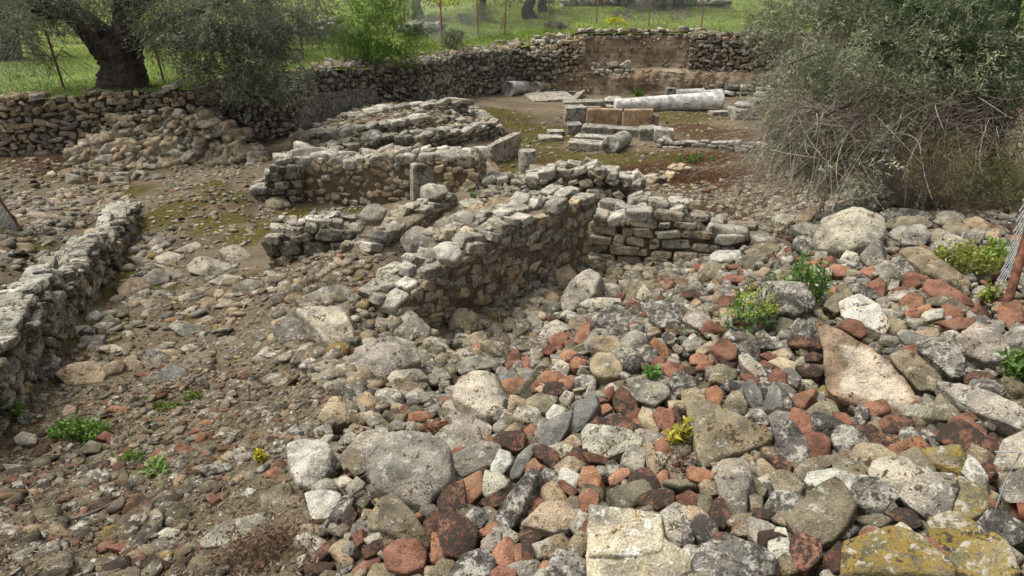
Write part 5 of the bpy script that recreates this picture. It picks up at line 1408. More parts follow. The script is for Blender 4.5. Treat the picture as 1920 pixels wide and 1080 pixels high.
# ---------------------------------------------------------------- fences
def at_depth(u, v, q):
    d = ray(u, v); return d * ((q[1] * CT - q[2] * ST) / (d[1] * CT - d[2] * ST))
def bar(acc, a, b, w, seed=0, k=4, col=(1, 1, 1)):
    a = np.array(a); b = np.array(b); pts = np.array([a + (b - a) * t for t in np.linspace(0, 1, 9)])
    pts[1:-1] += (fbm(pts[1:-1] * 3 + seed, 2)[:, None]) * 0.02
    V, Q = tube(pts, w, k); acc.add(V, quads2tris(Q), col)
def netting(acc, a, b, h, cell, r, sag=0.02, lean=None, seed=0):
    """diamond wire mesh on the panel from a to b, height h"""
    a = np.array(a, float); b = np.array(b, float); L = np.linalg.norm(b - a); n = int((L + h) / cell); ex = (b - a) / L
    up = np.array([0, 0, 1.0]) if lean is None else np.array(lean, float)
    nn = np.cross(ex, up)
    for sgn in (1, -1):
        for i in range(n + 1):
            s0 = i * cell - h if sgn > 0 else i * cell
            p0, p1 = (s0, 0.0), (s0 + sgn * h, h)
            t0, t1 = 0.0, 1.0
            lo, hi = min(p0[0], p1[0]), max(p0[0], p1[0])
            if hi <= 0 or lo >= L: continue
            f0 = (0 - p0[0]) / (p1[0] - p0[0]); f1 = (L - p0[0]) / (p1[0] - p0[0]); fa, fb = min(f0, f1), max(f0, f1)
            fa, fb = max(0, fa), min(1, fb)
            if fb - fa < 0.02: continue
            m = 2 + int((fb - fa) * h / 0.12); tt = np.linspace(fa, fb, m)
            S = p0[0] + (p1[0] - p0[0]) * tt; Z = h * tt
            pts = a + ex * S[:, None] + up * Z[:, None]
            w = fbm(np.stack([S * 1.5, Z * 1.5, np.full(m, seed * 1.0)], -1), 2)
            pts = pts + nn * (w * sag * 2 + sgn * r)[:, None]
            V, Q = tube(pts, r, 3); acc.add(V, quads2tris(Q))
def fence(label, posts, net_h, top_extra=1.45, w=0.028, brace=None, net=True, r=0.0014):
    qs = []
    for (ub, vb), (ut, vt) in posts:
        q = field_hit(ub, vb); t = at_depth(ut, vt, q); d = t - q; 
        if d[2] < top_extra: t = q + d * (top_extra / d[2])
        qs.append((q, t))
    root = empty('wire_fence', qs[0][0]); tag(root, label, 'fence')
    o0 = np.array(qs[0][0])
    for i, (q, t) in enumerate(qs):
        A_ = Acc(); bar(A_, q - (0, 0, .25), t, w, i); p_ = A_.build('post', RUST, root, False, q); p_.location = q - o0
    if brace:
        A_ = Acc(); q = field_hit(*brace[0]); bar(A_, q, at_depth(*brace[1], q) + (0, 0.0, 0), w * 0.8, 5); p_ = A_.build('brace', RUST, root, False, q); p_.location = q - o0
    if net:
        A_ = Acc()
        for (q, t), (q2, t2) in zip(qs[:-1], qs[1:]):
            ln = (t - q) / (t - q)[2]; netting(A_, q + ln * 0.05, q2 + np.array([0, 0, 0.05]), net_h, 0.085, r, 0.03, ln)
        p_ = A_.build('wire_mesh', WIRE, root, True, o0); p_.location = (0, 0, 0)
    return root
fence('rusty-posted wire fence on the grass bank at left, around the olive tree', [((-150, 200), (-220, 70)), ((122, 170), (86, 60)), ((310, 157), (283, 62)), ((570, 114), (558, 38))], 1.05, 1.1)
fence('rusty-posted wire fence along the far edge of the dig, in front of the meadow', [((760, 48), (757, 8)), ((829, 90), (825, -10)), ((896, 72), (895, -12)), ((946, 66), (950, -20)), ((1029, 52), (1031, -25)), ((1119, 44), (1122, -35)), ((1216, 50), (1222, -30)), ((1315, 60), (1322, -30)), ((1440, 62), (1450, -30)), ((1560, 64), (1575, -30))], 1.25, 1.35, brace=((937, 66), (946, 24)))
# near fence at the right edge
root = empty('wire_fence', hit(1886, 592)[0]); tag(root, 'near chain-link fence with a thick rusty iron post at the right edge of the photo', 'fence')
q = hit(1886, 592)[0]; o0 = q.copy()
A_ = Acc(); bar(A_, q - (0, 0, .2), at_depth(1990, 300, q) + (0, 0.1, 0), 0.034, 2, 4); p_ = A_.build('post', RUST, root, False, q); p_.location = (0, 0, 0)
A_ = Acc(); s0 = q + (0.09, 0.35, 0.04)
netting(A_, s0, s0 + np.array([1.6, 1.0, 0.15]), 1.25, 0.070, 0.0028, 0.06, seed=3)
p_ = A_.build('wire_mesh', WIRE, root, True, o0); p_.location = (0, 0, 0)
q = hit(1888, 950)[0]
A_ = Acc(); bar(A_, q + (-0.02, -0.05, 0.03), q + (0.5, -0.12, 0.10), 0.035, 3, 4, (1, 1, 1)); bar(A_, q + (-0.02, -0.05, 0.03), q + (-0.05, -0.5, 0.05), 0.0, 3)
tag(A_.build('iron_bar', RUST, None, False, q), 'rusty iron bar end poking in at the bottom right edge', 'iron bar')
q = hit(1868, 955)[0]
A_ = Acc(); V, Q = tube(np.array([q + (0, 0, -.03), q + (0.01, 0.02, .10), q + (0.03, 0.03, .2), q + (0.0, .03, .205), q + (-.05, .03, .205)]), 0.0025, 5); A_.add(V, quads2tris(Q))
tag(A_.build('bent_wire', WIRE, None, True, q), 'thin bent steel wire sticking up from the stones near the right edge', 'wire')
# bundle of netting at the left edge
q = hit(44, 436)[0]; root = empty('wire_fence', q); tag(root, 'bundled end of pale wire netting at the left edge of the photo', 'fence')
A_ = Acc()
for k in range(5):
    s0 = q + (-0.05 - 0.03 * k, 0.05 * k, -0.02); netting(A_, s0 + (0.0, 0, 0), s0 + np.array([-1.8, -0.25 + 0.12 * k, 0.05]), 0.95, 0.055, 0.0030, 0.10, (-0.30 + .03 * k, 0.0, 1.0), seed=k + 7)
p_ = A_.build('wire_mesh', WIRE, root, True, q); p_.location = (0, 0, 0)
A_ = Acc(); bar(A_, q + (0.02, 0.02, -.1), q + (-0.16, 0.02, 0.45), 0.02, 4); p_ = A_.build('post', RUST, root, False, q); p_.location = (0, 0, 0)
# ---------------------------------------------------------------- filling stones, gravel, rubble
def taken(pt, shrink):
    m = np.zeros(len(pt), bool)
    for poly in TRACED:
        c = poly.mean(0); r = np.abs(poly - c).max() + 2; near = (np.abs(pt - c) < r).all(1)
        if near.any(): m[near] |= in_poly(pt[near], c + (poly - c) * shrink)
    return m
MIXC = {'G': 24, 'P': 20, 'O': 13, 'T': 13, 'D': 9, 'B': 5, 'R': 6, 'N': 3, 'K': 8, 'W': 2, 'Y': 1}
def sample_poly(rng, poly, n):
    lo, hi = poly.min(0), poly.max(0); out = []
    while sum(len(o) for o in out) < n:
        q = rng.uniform(lo, hi, (n * 2, 2)); out.append(q[in_poly(q, poly)])
    return np.concatenate(out)[:n]
def cls_pick(rng, n, brick=1.0):
    ks = list(MIXC); w = np.array([MIXC[k] * (brick if k in BRICK else 1.0) for k in ks], float); return np.array(ks)[rng.choice(len(ks), n, p=w / w.sum())]
PLACED = []
def fill_heap():
    """medium stones in the gaps of the heap, each its own object; small ones as one mass"""
    rng = np.random.default_rng(77)
    pts = sample_poly(rng, HEAP, 13500); size = np.sort(rng.uniform(0, 1, 13500) ** 2.6)[::-1] * 0.085 + 0.05
    z = ground_full(pts[:, 0], pts[:, 1]); u, v, dep = project(np.stack([pts[:, 0], pts[:, 1], z], -1))
    uv = np.stack([u, v], -1)
    tk = taken(uv, 0.92)
    inframe = (u > -10) & (u < 1930) & (v > 300) & (v < 1095)
    keep = []; kp = np.zeros((0, 2)); ks = np.zeros(0)
    for i in range(len(pts)):
        if tk[i]: continue
        if len(kp):
            d2 = ((kp - pts[i]) ** 2).sum(1)
            if (d2 < ((ks + size[i]) * 0.40) ** 2).any(): continue
        keep.append(i); kp = np.concatenate([kp, pts[i:i + 1]]); ks = np.append(ks, size[i])
    keep = np.array(keep)
    return pts[keep], size[keep], uv[keep], inframe[keep], dep[keep]
def place_fill():
    rng = np.random.default_rng(78)
    pts, size, uv, inf, dep = fill_heap()
    cls = cls_pick(rng, len(pts)); zz = ground_full(pts[:, 0], pts[:, 1]); nrm = ground_n(pts[:, 0], pts[:, 1])
    order = np.argsort(-(size / dep) * inf)
    n_st = sum(1 for s in STONES if s['cls'] not in BRICK); n_br = len(STONES) - n_st
    quota = {False: 298 - n_st, True: 150 - n_br}
    accs = {}
    for i in order:
        c = cls[i]; b = c in BRICK
        e = np.array([rng.uniform(0.9, 1.6), rng.uniform(0.65, 1.05), rng.uniform(0.28, 0.6) if b and rng.random() < .6 else rng.uniform(0.45, 0.85)]) * size[i] / 2
        R = rand_rot(rng, 1, 0.5)[0] * e[None]
        col = np.array(BASE[c]) * rng.uniform(0.62, 1.12) * rng.uniform(0.97, 1.03, 3)
        pos = np.array([pts[i, 0], pts[i, 1], zz[i]]) + nrm[i] * e[2] * rng.uniform(-0.5, 0.35) - (0, 0, 0.025)
        k = int(rng.integers(24))
        if inf[i] and quota[b] > 0 and size[i] > 0.05:
            quota[b] -= 1; V, T = POOL[3][k]
            nm = 'brick_fragment' if b else 'stone'
            me = make_mesh(nm, V @ R.T, T, None, True, STONE['obj'][c]); o = link(nm, me, None, pos); o.color = (*col, 1)
            STONES.append(dict(o=o, c=uv[i], d=size[i] * FPX / dep[i] * 1.3, cls=c, label='', ref='', asp=e[0] / e[1]))
        else:
            accs.setdefault(c, {}).setdefault(k, []).append((R, pos, col))
    return accs
def scatter(accs, poly, n, smin, smax, power, seed, brick=1.0, sink=0.3, shapes=24, dens=None, flat=(0.35, 0.75), dark=1.0, dust=0.0, drop=0.0):
    rng = np.random.default_rng(seed); q = sample_poly(rng, poly, n)
    if dens is not None: q = q[rng.random(len(q)) < dens(q)]
    n = len(q); size = smin + (smax - smin) * rng.uniform(0, 1, n) ** power
    z = ground_full(q[:, 0], q[:, 1]) - drop; cls = cls_pick(rng, n, brick)
    E = np.stack([rng.uniform(0.9, 1.5, n), rng.uniform(0.7, 1.05, n), rng.uniform(*flat, n)], -1) * size[:, None] / 2
    R = rand_rot(rng, n, 0.35) * E[:, None, :]; ks = rng.integers(0, shapes, n); off = rng.uniform(-sink, 0.5, n) * E[:, 2]
    br = rng.uniform(0.72, 1.2, n) * dark; hue = rng.uniform(0.97, 1.03, (n, 3))
    for i in range(n):
        accs.setdefault(cls[i], {}).setdefault(int(ks[i]), []).append((R[i], np.array([q[i, 0], q[i, 1], z[i] + off[i]]), (np.array(BASE[cls[i]]) * (1 - dust) + np.array((.15, .118, .082)) * dust) * br[i] * hue[i] * (0.9, 0.87, 0.82)))
def _unused_emit(accs, name, pool):
    """one mass: its stones of one material each become a child mesh"""
    first = None
    for c, g in accs.items():
        A = Acc()
        for k, lst in g.items():
            V, T = pool[k]; A.many(V, T, np.array([a[0] for a in lst]), np.array([a[1] for a in lst]), np.array([a[2] for a in lst]))
        if first is None: first = A
        else: first.V += A.V; first.T += [t + first.n for t in A.T]; first.C += A.C; first.n += A.n
    return first
def mass(name, accs, pool, slots):
    """build one object with a material slot per stone class"""
    Vs, Ts, Cs, Ms, n = [], [], [], [], 0; cl = list(accs)
    for mi, c in enumerate(cl):
        A = Acc()
        for k, lst in accs[c].items():
            V, T = pool[k]; A.many(V, T, np.array([a[0] for a in lst]), np.array([a[1] for a in lst]), np.array([a[2] for a in lst]))
        V = np.concatenate(A.V); T = np.concatenate(A.T); Vs.append(V); Ts.append(T + n); Cs.append(np.concatenate(A.C)); Ms.append(np.full(len(T), mi)); n += len(V)
    me = make_mesh(name, np.concatenate(Vs), np.concatenate(Ts), np.concatenate(Cs), True)
    for c in cl: me.materials.append(STONE['mesh'][c])
    me.polygons.foreach_set('material_index', np.concatenate(Ms).astype(np.int32))
    return tag(link(name, me), kind='stuff')
def px_poly(pts): return np.array([hit(u, v)[0][:2] for u, v in pts])
accs = place_fill()
mass('small_rubble', accs, POOL[3], None)
# grit and chips
gr = {}
scatter(gr, HEAP, 7000, 0.012, 0.06, 1.8, 5, 0.9, dark=.75, drop=.07)
scatter(gr, px_poly([(520, 520), (640, 560), (740, 590), (800, 640), (860, 690), (720, 770), (620, 740), (560, 680), (520, 640)]), 700, 0.03, 0.19, 2.0, 28, 0.25, dark=.95, dust=.15)
PATH = np.concatenate([px_poly([(0, 1080), (560, 1080), (590, 990), (570, 850), (690, 740), (560, 660), (520, 600), (500, 500), (420, 470), (250, 560), (120, 690), (0, 740)]), [[-5.0, 3.2], [-3.5, 1.2]]])
scatter(gr, PATH, 7000, 0.008, 0.045, 2.4, 6, 1.0, flat=(0.25, 0.6), dark=.85, dust=.45)
NEARP = px_poly([(60, 730), (330, 690), (560, 690), (680, 750), (590, 850), (470, 900), (150, 960), (0, 960), (0, 760)])
scatter(gr, NEARP, 2400, 0.012, 0.085, 2.4, 7, 1.5, flat=(0.2, 0.55), dark=.9, dust=.35)
scatter(gr, px_poly([(0, 880), (300, 900), (420, 1080), (0, 1080)]), 500, 0.02, 0.13, 2.0, 27, 1.6, flat=(0.2, 0.5), dark=.8, dust=.4)
scatter(gr, px_poly([(505, 510), (650, 450), (700, 480), (780, 470), (850, 420), (930, 400), (860, 500), (760, 560), (640, 600), (520, 640)]), 800, 0.015, 0.13, 2.4, 8, 0.3, dust=.3)
scatter(gr, px_poly([(230, 440), (260, 400), (330, 300), (490, 290), (480, 440), (420, 500), (260, 540)]), 2400, 0.010, 0.10, 3.2, 9, 0.3, flat=(0.25, 0.6))
scatter(gr, px_poly([(0, 300), (230, 300), (250, 380), (100, 520), (0, 560)]), 1500, 0.012, 0.15, 3.0, 10, 0.4, flat=(0.25, 0.6))
scatter(gr, px_poly([(1120, 480), (1330, 480), (1420, 470), (1300, 510), (1130, 550), (1040, 580), (920, 650), (820, 690), (800, 640), (930, 570)]), 1100, 0.03, 0.17, 1.6, 11, 0.25)
scatter(gr, px_poly([(900, 345), (1250, 350), (1450, 320), (1480, 400), (1440, 440), (1350, 400), (1200, 350)]), 1800, 0.015, 0.14, 2.6, 12, 0.2)
scatter(gr, px_poly([(930, 200), (1440, 190), (1450, 330), (1000, 330), (900, 340), (960, 250)]), 3000, 0.012, 0.12, 3.0, 13, 0.2, flat=(0.25, 0.55))
scatter(gr, px_poly([(575, 300), (560, 255), (660, 205), (860, 190), (940, 240), (740, 290)]), 1500, 0.03, 0.22, 2.0, 14, 0.05)
scatter(gr, px_poly([(480, 380), (680, 385), (660, 430), (500, 430)]), 350, 0.015, 0.12, 2.5, 15, 0.2)
scatter(gr, px_poly([(1440, 400), (1560, 330), (1900, 330), (1900, 400), (1600, 360), (1500, 390)]), 900, 0.02, 0.14, 2.0, 16, 0.2)
scatter(gr, px_poly([(120, 690), (240, 560), (420, 480), (510, 510), (540, 640), (700, 740), (560, 720), (330, 700)]), 300, 0.05, 0.20, 1.8, 61, 0.3, flat=(0.15, 0.32), sink=.9, dust=.2)
scatter(gr, px_poly([(30, 480), (110, 430), (250, 370), (230, 330), (100, 360), (20, 420)]), 160, 0.06, 0.24, 1.6, 62, 0.2, flat=(0.15, 0.3), sink=.8, dust=.2)
scatter(gr, px_poly([(750, 470), (860, 400), (1000, 362), (1070, 380), (960, 415), (850, 470)]), 900, 0.02, 0.17, 2.0, 66, 0.15)
scatter(gr, px_poly([(200, 580), (260, 440), (300, 420), (330, 500), (260, 580)]), 120, 0.04, 0.18, 1.6, 63, 0.1, flat=(0.3, 0.6))
scatter(gr, px_poly([(110, 690), (190, 580), (215, 600), (140, 720)]), 70, 0.05, 0.17, 1.6, 64, 0.2)
scatter(gr, px_poly([(1420, 350), (1560, 330), (1900, 330), (1900, 400), (1600, 370), (1500, 400), (1430, 420)]), 700, 0.02, 0.16, 1.8, 65, 0.15)
scatter(gr, np.array([[-9.5, 3.5], [-4.6, 4.2], [-5.9, 9.5], [-10, 11]]), 1300, 0.02, 0.18, 2.4, 67, 0.3, flat=(0.25, 0.6), dust=.3)
mass('gravel', gr, POOL[2], None)
# tumbled stones spilling from the retaining wall at the left
tb = {}
rng = np.random.default_rng(51)
for k in range(640):
    f = rng.uniform(0, 1); u = 170 + 350 * rng.beta(1.5, 1.5); topv = np.interp(u, [170, 260, 400, 470, 520], [262, 190, 186, 225, 268]); v = topv + (296 - topv) * rng.uniform(0, 1) ** 0.8
    bq = hit(u, 292)[0]; tq = P(u, 172, -2.62); s = np.clip((292 - v) / 118.0, 0, 1)
    pos = bq * (1 - s) + tq * s + np.array([0, -0.62 * (1 - s) - 0.22, -0.12]); pos = pos + rng.normal(0, 0.05, 3)
    sz = (0.09 + 0.24 * rng.uniform(0, 1) ** 1.5) * (1.15 if s < 0.4 else 0.85)
    E = np.array([rng.uniform(0.9, 1.5), rng.uniform(0.7, 1.05), rng.uniform(0.5, 0.85)]) * sz / 2
    c = rng.choice(['T', 'O', 'G', 'P', 'T', 'O'])
    tb.setdefault(c, {}).setdefault(int(rng.integers(24)), []).append((rand_rot(rng, 1, 0.6)[0] * E[None], pos, np.array(BASE[c]) * rng.uniform(0.8, 1.3)))
for k in range(90):
    u = rng.uniform(130, 300); v = rng.uniform(272, 345) ; q = hit(u, v)[0]; sz = rng.uniform(0.08, 0.30)
    E = np.array([1.2, 0.9, 0.6]) * sz / 2; c = rng.choice(['T', 'O', 'G', 'P'])
    tb.setdefault(c, {}).setdefault(int(rng.integers(24)), []).append((rand_rot(rng, 1, 0.5)[0] * E[None], q + (0, 0, 0.03), np.array(BASE[c]) * rng.uniform(0.6, 1.0)))
mass('collapsed_rubble', tb, POOL[3], None)
# rubble on the bank behind the dark walls
rb = {}
for k in range(420):
    x = rng.uniform(-6.5, 0.3); y = bnd_y(x) + abs(rng.normal(0.25, 0.7)); sz = rng.uniform(0.07, 0.28)
    z = float(field_z(np.array([x]), np.array([y]))[0]); E = np.array([1.25, 0.9, 0.6]) * sz / 2; c = rng.choice(['T', 'O', 'G', 'P', 'T'])
    rb.setdefault(c, {}).setdefault(int(rng.integers(24)), []).append((rand_rot(rng, 1, 0.5)[0] * E[None], np.array([x, y, z + 0.02]), np.array(BASE[c]) * rng.uniform(0.6, 1.0)))
mass('bank_rubble', rb, POOL[2], None)
# ---------------------------------------------------------------- vegetation
def norm(a): return a / (np.linalg.norm(a, axis=-1, keepdims=True) + 1e-9)
def leaves(acc, B, D, L, W, cols, rng, cup=0.0):
    """diamond leaves: B base, D direction, L length, W width (arrays)"""
    n = len(B); r = norm(rng.normal(0, 1, (n, 3))); S = norm(np.cross(D, r)); Nn = np.cross(S, D)
    L = np.broadcast_to(L, (n,))[:, None]; W = np.broadcast_to(W, (n,))[:, None]
    mid = B + D * L * 0.45 + Nn * L * 0.06
    V = np.stack([B, mid + S * W / 2, B + D * L - Nn * L * cup, mid - S * W / 2], 1).reshape(-1, 3)
    T = np.arange(n)[:, None] * 4 + np.array([[0, 1, 2, 3]])
    acc.add(V, T, np.repeat(cols, 4, 0))
def sprigs(acc, base, dirs, length, nleaf, ll, lw, col, rng, spread=0.8, vary=0.3, droop=0.15, twig=None, bunch=1.0, tone=None):
    """leafy twigs"""
    n = len(base); length = np.broadcast_to(length, (n,))
    k = np.tile(np.linspace(0.1, 1.0, nleaf), n); b = np.repeat(base, nleaf, 0); d = np.repeat(dirs, nleaf, 0); Ln = np.repeat(length, nleaf)
    pos = b + d * (k * Ln)[:, None] + np.array([0, 0, -1.0]) * (droop * Ln * k * k)[:, None]
    pos = pos + rng.normal(0, 0.012, pos.shape) * bunch
    ld = norm(d * 0.75 + norm(rng.normal(0, 1, (n * nleaf, 3))) * spread)
    shade = np.repeat(rng.uniform(1 - vary, 1 + vary, n), nleaf) * rng.uniform(0.8, 1.2, n * nleaf)
    if tone is not None: shade = shade * np.repeat(tone, nleaf)
    cols = np.array(col)[None] * shade[:, None] * rng.uniform(0.92, 1.08, (n * nleaf, 3))
    leaves(acc, pos, ld, ll * rng.uniform(0.7, 1.25, n * nleaf), lw * rng.uniform(0.8, 1.2, n * nleaf), cols, rng)
def blob_points(rng, c, r, n, shell=0.5):
    d = norm(rng.normal(0, 1, (n, 3))); k = rng.uniform(shell ** 3, 1, n) ** (1 / 3.0)
    lump = 1 + 0.5 * fbm(d * 2.2 + np.array(c) * 3.1, 3)
    return np.array(c) + d * (k * lump)[:, None] * np.array(r), d
def crown(acc, blobs, rng, nleaf, ll, lw, col, length, droop=0.35, updir=0.0, shell=0.45, spread=0.8, cols2=None):
    for c, r, n in blobs:
        p, d = blob_points(rng, c, r, max(1, n // 4), shell); hole = fbm(p * 1.6, 2); ok = hole > -0.10
        p, d = p[ok], d[ok]; m = len(p); bd = norm(d * 0.6 + rng.normal(0, .6, d.shape) + (0, 0, updir - droop * 0.7))   # branchlets of four sprigs
        p = (p[:, None] + bd[:, None] * (np.linspace(0, 1.1, 4) * length)[None, :, None]).reshape(-1, 3); d = np.repeat(norm(d + bd), 4, 0); tone = np.repeat(rng.uniform(.66, 1.34, m), 4)
        dr = norm(d * 0.7 + rng.normal(0, 0.5, d.shape) + (0, 0, updir - droop))
        cc = np.array(col) if cols2 is None or rng.random() < 0.6 else np.array(cols2)
        sprigs(acc, p, dr, length * rng.uniform(0.6, 1.3, len(p)), nleaf, ll, lw, cc * rng.uniform(0.85, 1.15), rng, spread, tone=tone)
def smooth_path(pts, n):
    pts = np.array(pts, float); m = len(pts); t = np.linspace(0, m - 1, n); i = np.clip(t.astype(int), 0, m - 2); f = (t - i)[:, None]
    g = lambda j: pts[np.clip(j, 0, m - 1)]
    p0, p1, p2, p3 = g(i - 1), g(i), g(i + 1), g(i + 2)
    return 0.5 * (2 * p1 + (p2 - p0) * f + (2 * p0 - 5 * p1 + 4 * p2 - p3) * f ** 2 + (3 * p1 - p0 - 3 * p2 + p3) * f ** 3)
def limb(acc, pts, radii, k=16, flute=0.10, seed=0, n=None):
    n = n or max(8, 6 * len(pts)); Pp = smooth_path(pts, n); rr = np.interp(np.linspace(0, 1, n), np.linspace(0, 1, len(radii)), radii)
    V, Q = tube(Pp, rr, k)
    body = V[:n * k].reshape(n, k, 3); ctr = Pp[:, None]; dv = body - ctr
    a = np.arange(k) * 2 * math.pi / k; pp = np.stack([np.cos(a)[None] * 1.3 + 0 * rr[:, None], np.sin(a)[None] * 1.3 + 0 * rr[:, None], (np.arange(n) * 0.22)[:, None] + 0 * a[None]], -1).reshape(-1, 3) + seed
    f = (fbm(pp * 1.6, 4)).reshape(n, k, 1)
    body[:] = ctr + dv * (1 + flute * 3.2 * f)
    acc.add(V, quads2tris(Q))
def twigs(acc, base, dirs, length, rng, r=0.004, curve=0.35, seg=5, grav=-0.2, k=3):
    n = len(base)
    for i in range(n):
        t = np.linspace(0, 1, seg + 1)[:, None]; bend = norm(rng.normal(0, 1, 3)) * curve + np.array([0, 0, grav])
        pts = base[i] + dirs[i] * length[i] * t + bend * length[i] * t * t * 0.5
        rr = np.linspace(r, r * 0.35, seg + 1) * (0.7 + 0.6 * rng.random())
        V, Q = tube(pts, rr, k); acc.add(V, quads2tris(Q))
def px_at(u, v, y):
    d = ray(u, v); return d * (y / d[1])
OLIVE = (0.115, 0.135, 0.080); OLIVE2 = (0.165, 0.185, 0.125); DARKG = (0.040, 0.052, 0.030)

def olive_left():
    rng = np.random.default_rng(3); Y = 14.75
    b = field_hit(232, 168); Y = b[1]
    root = empty('olive_tree', b); tag(root, 'big old olive tree with a thick dark leaning trunk behind the left retaining wall', 'olive tree')
    q = lambda u, v, dy=0.0: px_at(u, v, Y + dy) - b
    A = Acc()
    limb(A, [q(236, 182), q(232, 160), q(231, 130), q(222, 100), q(205, 74)], [0.60, 0.52, 0.42, 0.44, 0.40], 32, 0.12, 1, 60)
    limb(A, [q(222, 108), q(190, 74), q(158, 44), q(125, 18), q(80, 2, -.3), q(20, -30, -.5)], [0.34, 0.34, 0.26, 0.22, 0.19, 0.14], 20, 0.10, 2, 50)
    limb(A, [q(225, 108), q(236, 60), q(232, 20), q(240, -40), q(250, -110)], [0.34, 0.27, 0.20, 0.17, 0.13], 20, 0.10, 3, 40)
    limb(A, [q(248, 95), q(262, 74), q(285, 52), q(318, 38, -.2), q(370, 22, -.5), q(430, 0, -.6)], [0.20, 0.12, 0.095, 0.085, 0.07, 0.04], 12, 0.08, 4, 36)
    limb(A, [q(130, 20), q(95, 30, -.3), q(60, 20, -.6)], [0.10, 0.07, 0.04], 10, 0.08, 5)
    limb(A, [q(236, 40), q(300, -20, -.4), q(390, -60, -.8), q(480, -70, -1.0)], [0.15, 0.12, 0.09, 0.05], 12, 0.08, 6)
    for k in range(6):
        limb(A, [q(238, 172), q(238 + (k - 2.5) * 16, 172), q(238 + (k - 2.5) * 34, 184)], [0.26, 0.16, 0.06], 8, 0.1, 10 + k, 10)
    V = A; o = A.build('trunk', BARK, root, True)
    C = Acc(); m = 46.0 / 1000
    S = []
    def B(u, v, ru, rv, n, dy=0.0, rd=0.9):
        p = px_at(u, v, Y + dy); s = pxm(p); S.append((p - b, (ru / s, rd, rv / s), n))
    B(50, 8, 70, 34, 500, -.5); B(20, 40, 40, 45, 260, -.6, .6); B(180, -30, 130, 40, 700); B(150, -8, 60, 24, 240, .4, .5)
    B(310, -10, 90, 45, 620, -.2); B(265, 20, 26, 50, 200, .7, .4); B(360, 45, 75, 42, 620, -.6); B(420, 15, 90, 42, 620, -.6); B(505, 25, 80, 45, 560, -.5)
    B(400, 90, 62, 40, 430, -.8, .7); B(455, 110, 60, 34, 420, -.9, .7); B(500, 122, 50, 26, 330, -.9, .7); B(400, 132, 48, 18, 200, -1.0, .5); B(540, 135, 26, 18, 110, -1.0, .5)
    B(560, -20, 70, 40, 350, -.3); B(300, -120, 300, 60, 900, 0, 1.5); B(480, 60, 60, 30, 260, -.4)
    crown(C, S, rng, 15, 0.075, 0.017, OLIVE, 0.34, 0.35, cols2=OLIVE2)
    C.build('crown', LEAF, root, True)
    Tw = Acc(); base = np.array([px_at(rng.uniform(0, 130), rng.uniform(60, 110), Y - rng.uniform(0, .8)) - b for _ in range(60)])
    twigs(Tw, base, norm(rng.normal(0, 1, (60, 3)) * (1, .4, .4) + (0.4, 0, -0.5)), rng.uniform(.4, 1.1, 60), rng, 0.006)
    Tw.build('twigs', BARK, root, True); Tw = Acc()
    base = np.array([px_at(rng.uniform(330, 560), rng.uniform(40, 130), Y - rng.uniform(.3, 1.0)) - b for _ in range(120)])
    twigs(Tw, base, norm(rng.normal(0, 1, (120, 3)) + (0, 0, -0.4)), rng.uniform(.3, .8, 120), rng, 0.006)
    Tw.build('twigs', BARK, root, True)
olive_left()
def simple_olive(label, base_px, trunk, rad, blobs, seed, ll=0.11, lw=0.028, nleaf=10, col=OLIVE, group=None, name='olive_tree', cat='olive tree', length=0.4):
    rng = np.random.default_rng(seed); b = field_hit(*base_px); Y = b[1]; s = pxm(b)
    root = empty(name, b); tag(root, label, cat, group)
    A = Acc()
    limb(A, [np.zeros(3) - (0, 0, .1)] + [px_at(u, v, Y) - b for u, v in trunk], [rad * 1.45, rad] + [rad * 0.85] * (len(trunk) - 1), 14, 0.12, seed)
    t = px_at(*trunk[-1], Y) - b
    for k in range(4):
        a = k * 1.57 + seed; limb(A, [t * 0.9, t + np.array([math.cos(a) * .4, math.sin(a) * .4, .45]), t + np.array([math.cos(a) * 1.1, math.sin(a) * 1.1, 1.0])], [rad * .6, rad * .4, rad * .15], 8, 0.08, seed + k)
    A.build('trunk', BARK, root, True)
    C = Acc(); S = []
    for u, v, ru, rv, n, rd in blobs:
        p = px_at(u, v, Y); S.append((p - b, (ru / s, rd, rv / s), n))
    crown(C, S, rng, nleaf, ll, lw, col, length, 0.25)
    C.build('crown', LEAF, root, True)
    return root
simple_olive('second olive tree with a dark twisted trunk, seen under the big crown', (505, 104), [(508, 85), (512, 66), (500, 40), (490, 0)], 0.30, [(500, -20, 110, 40, 500, 1.5), (470, 30, 60, 26, 200, 1.0), (560, 10, 60, 30, 200, 1.0)], 5, 0.09, 0.022, 12)
simple_olive('far left olive tree with hanging grey twigs at the photo edge', (14, 112), [(16, 90), (18, 60), (10, 20), (0, -20)], 0.26, [(10, 10, 70, 40, 500, 1.3), (-10, 60, 46, 40, 260, .8), (50, -20, 90, 30, 300, 1.2)], 6, 0.09, 0.022, 12)
far = [((785, 36), [(783, 22), (780, 4), (786, -20)], .24, 'slim far olive tree with a pale trunk just left of the tall rusty posts'),
       ((995, 34), [(988, 18), (996, 0), (990, -20)], .26, 'far olive tree with a curved dark trunk above the fence brace'),
       ((1018, 22), [(1016, 10), (1018, -4), (1012, -22)], .22, 'thin far olive tree just right of the curved dark trunk'),
       ((1184, 16), [(1184, 6), (1182, -8), (1188, -24)], .22, 'far olive tree with a straight short trunk above the middle of the bare bank'),
       ((1238, 20), [(1237, 6), (1236, -8), (1240, -24)], .28, 'far olive tree, left of a close pair of dark trunks in the meadow'),
       ((1271, 20), [(1271, 6), (1272, -8), (1268, -24)], .28, 'far olive tree, right of a close pair of dark trunks in the meadow'),
       ((905, 12), [(906, 2), (908, -10), (904, -26)], .18, 'most distant small olive trunk in the meadow behind the fence')]
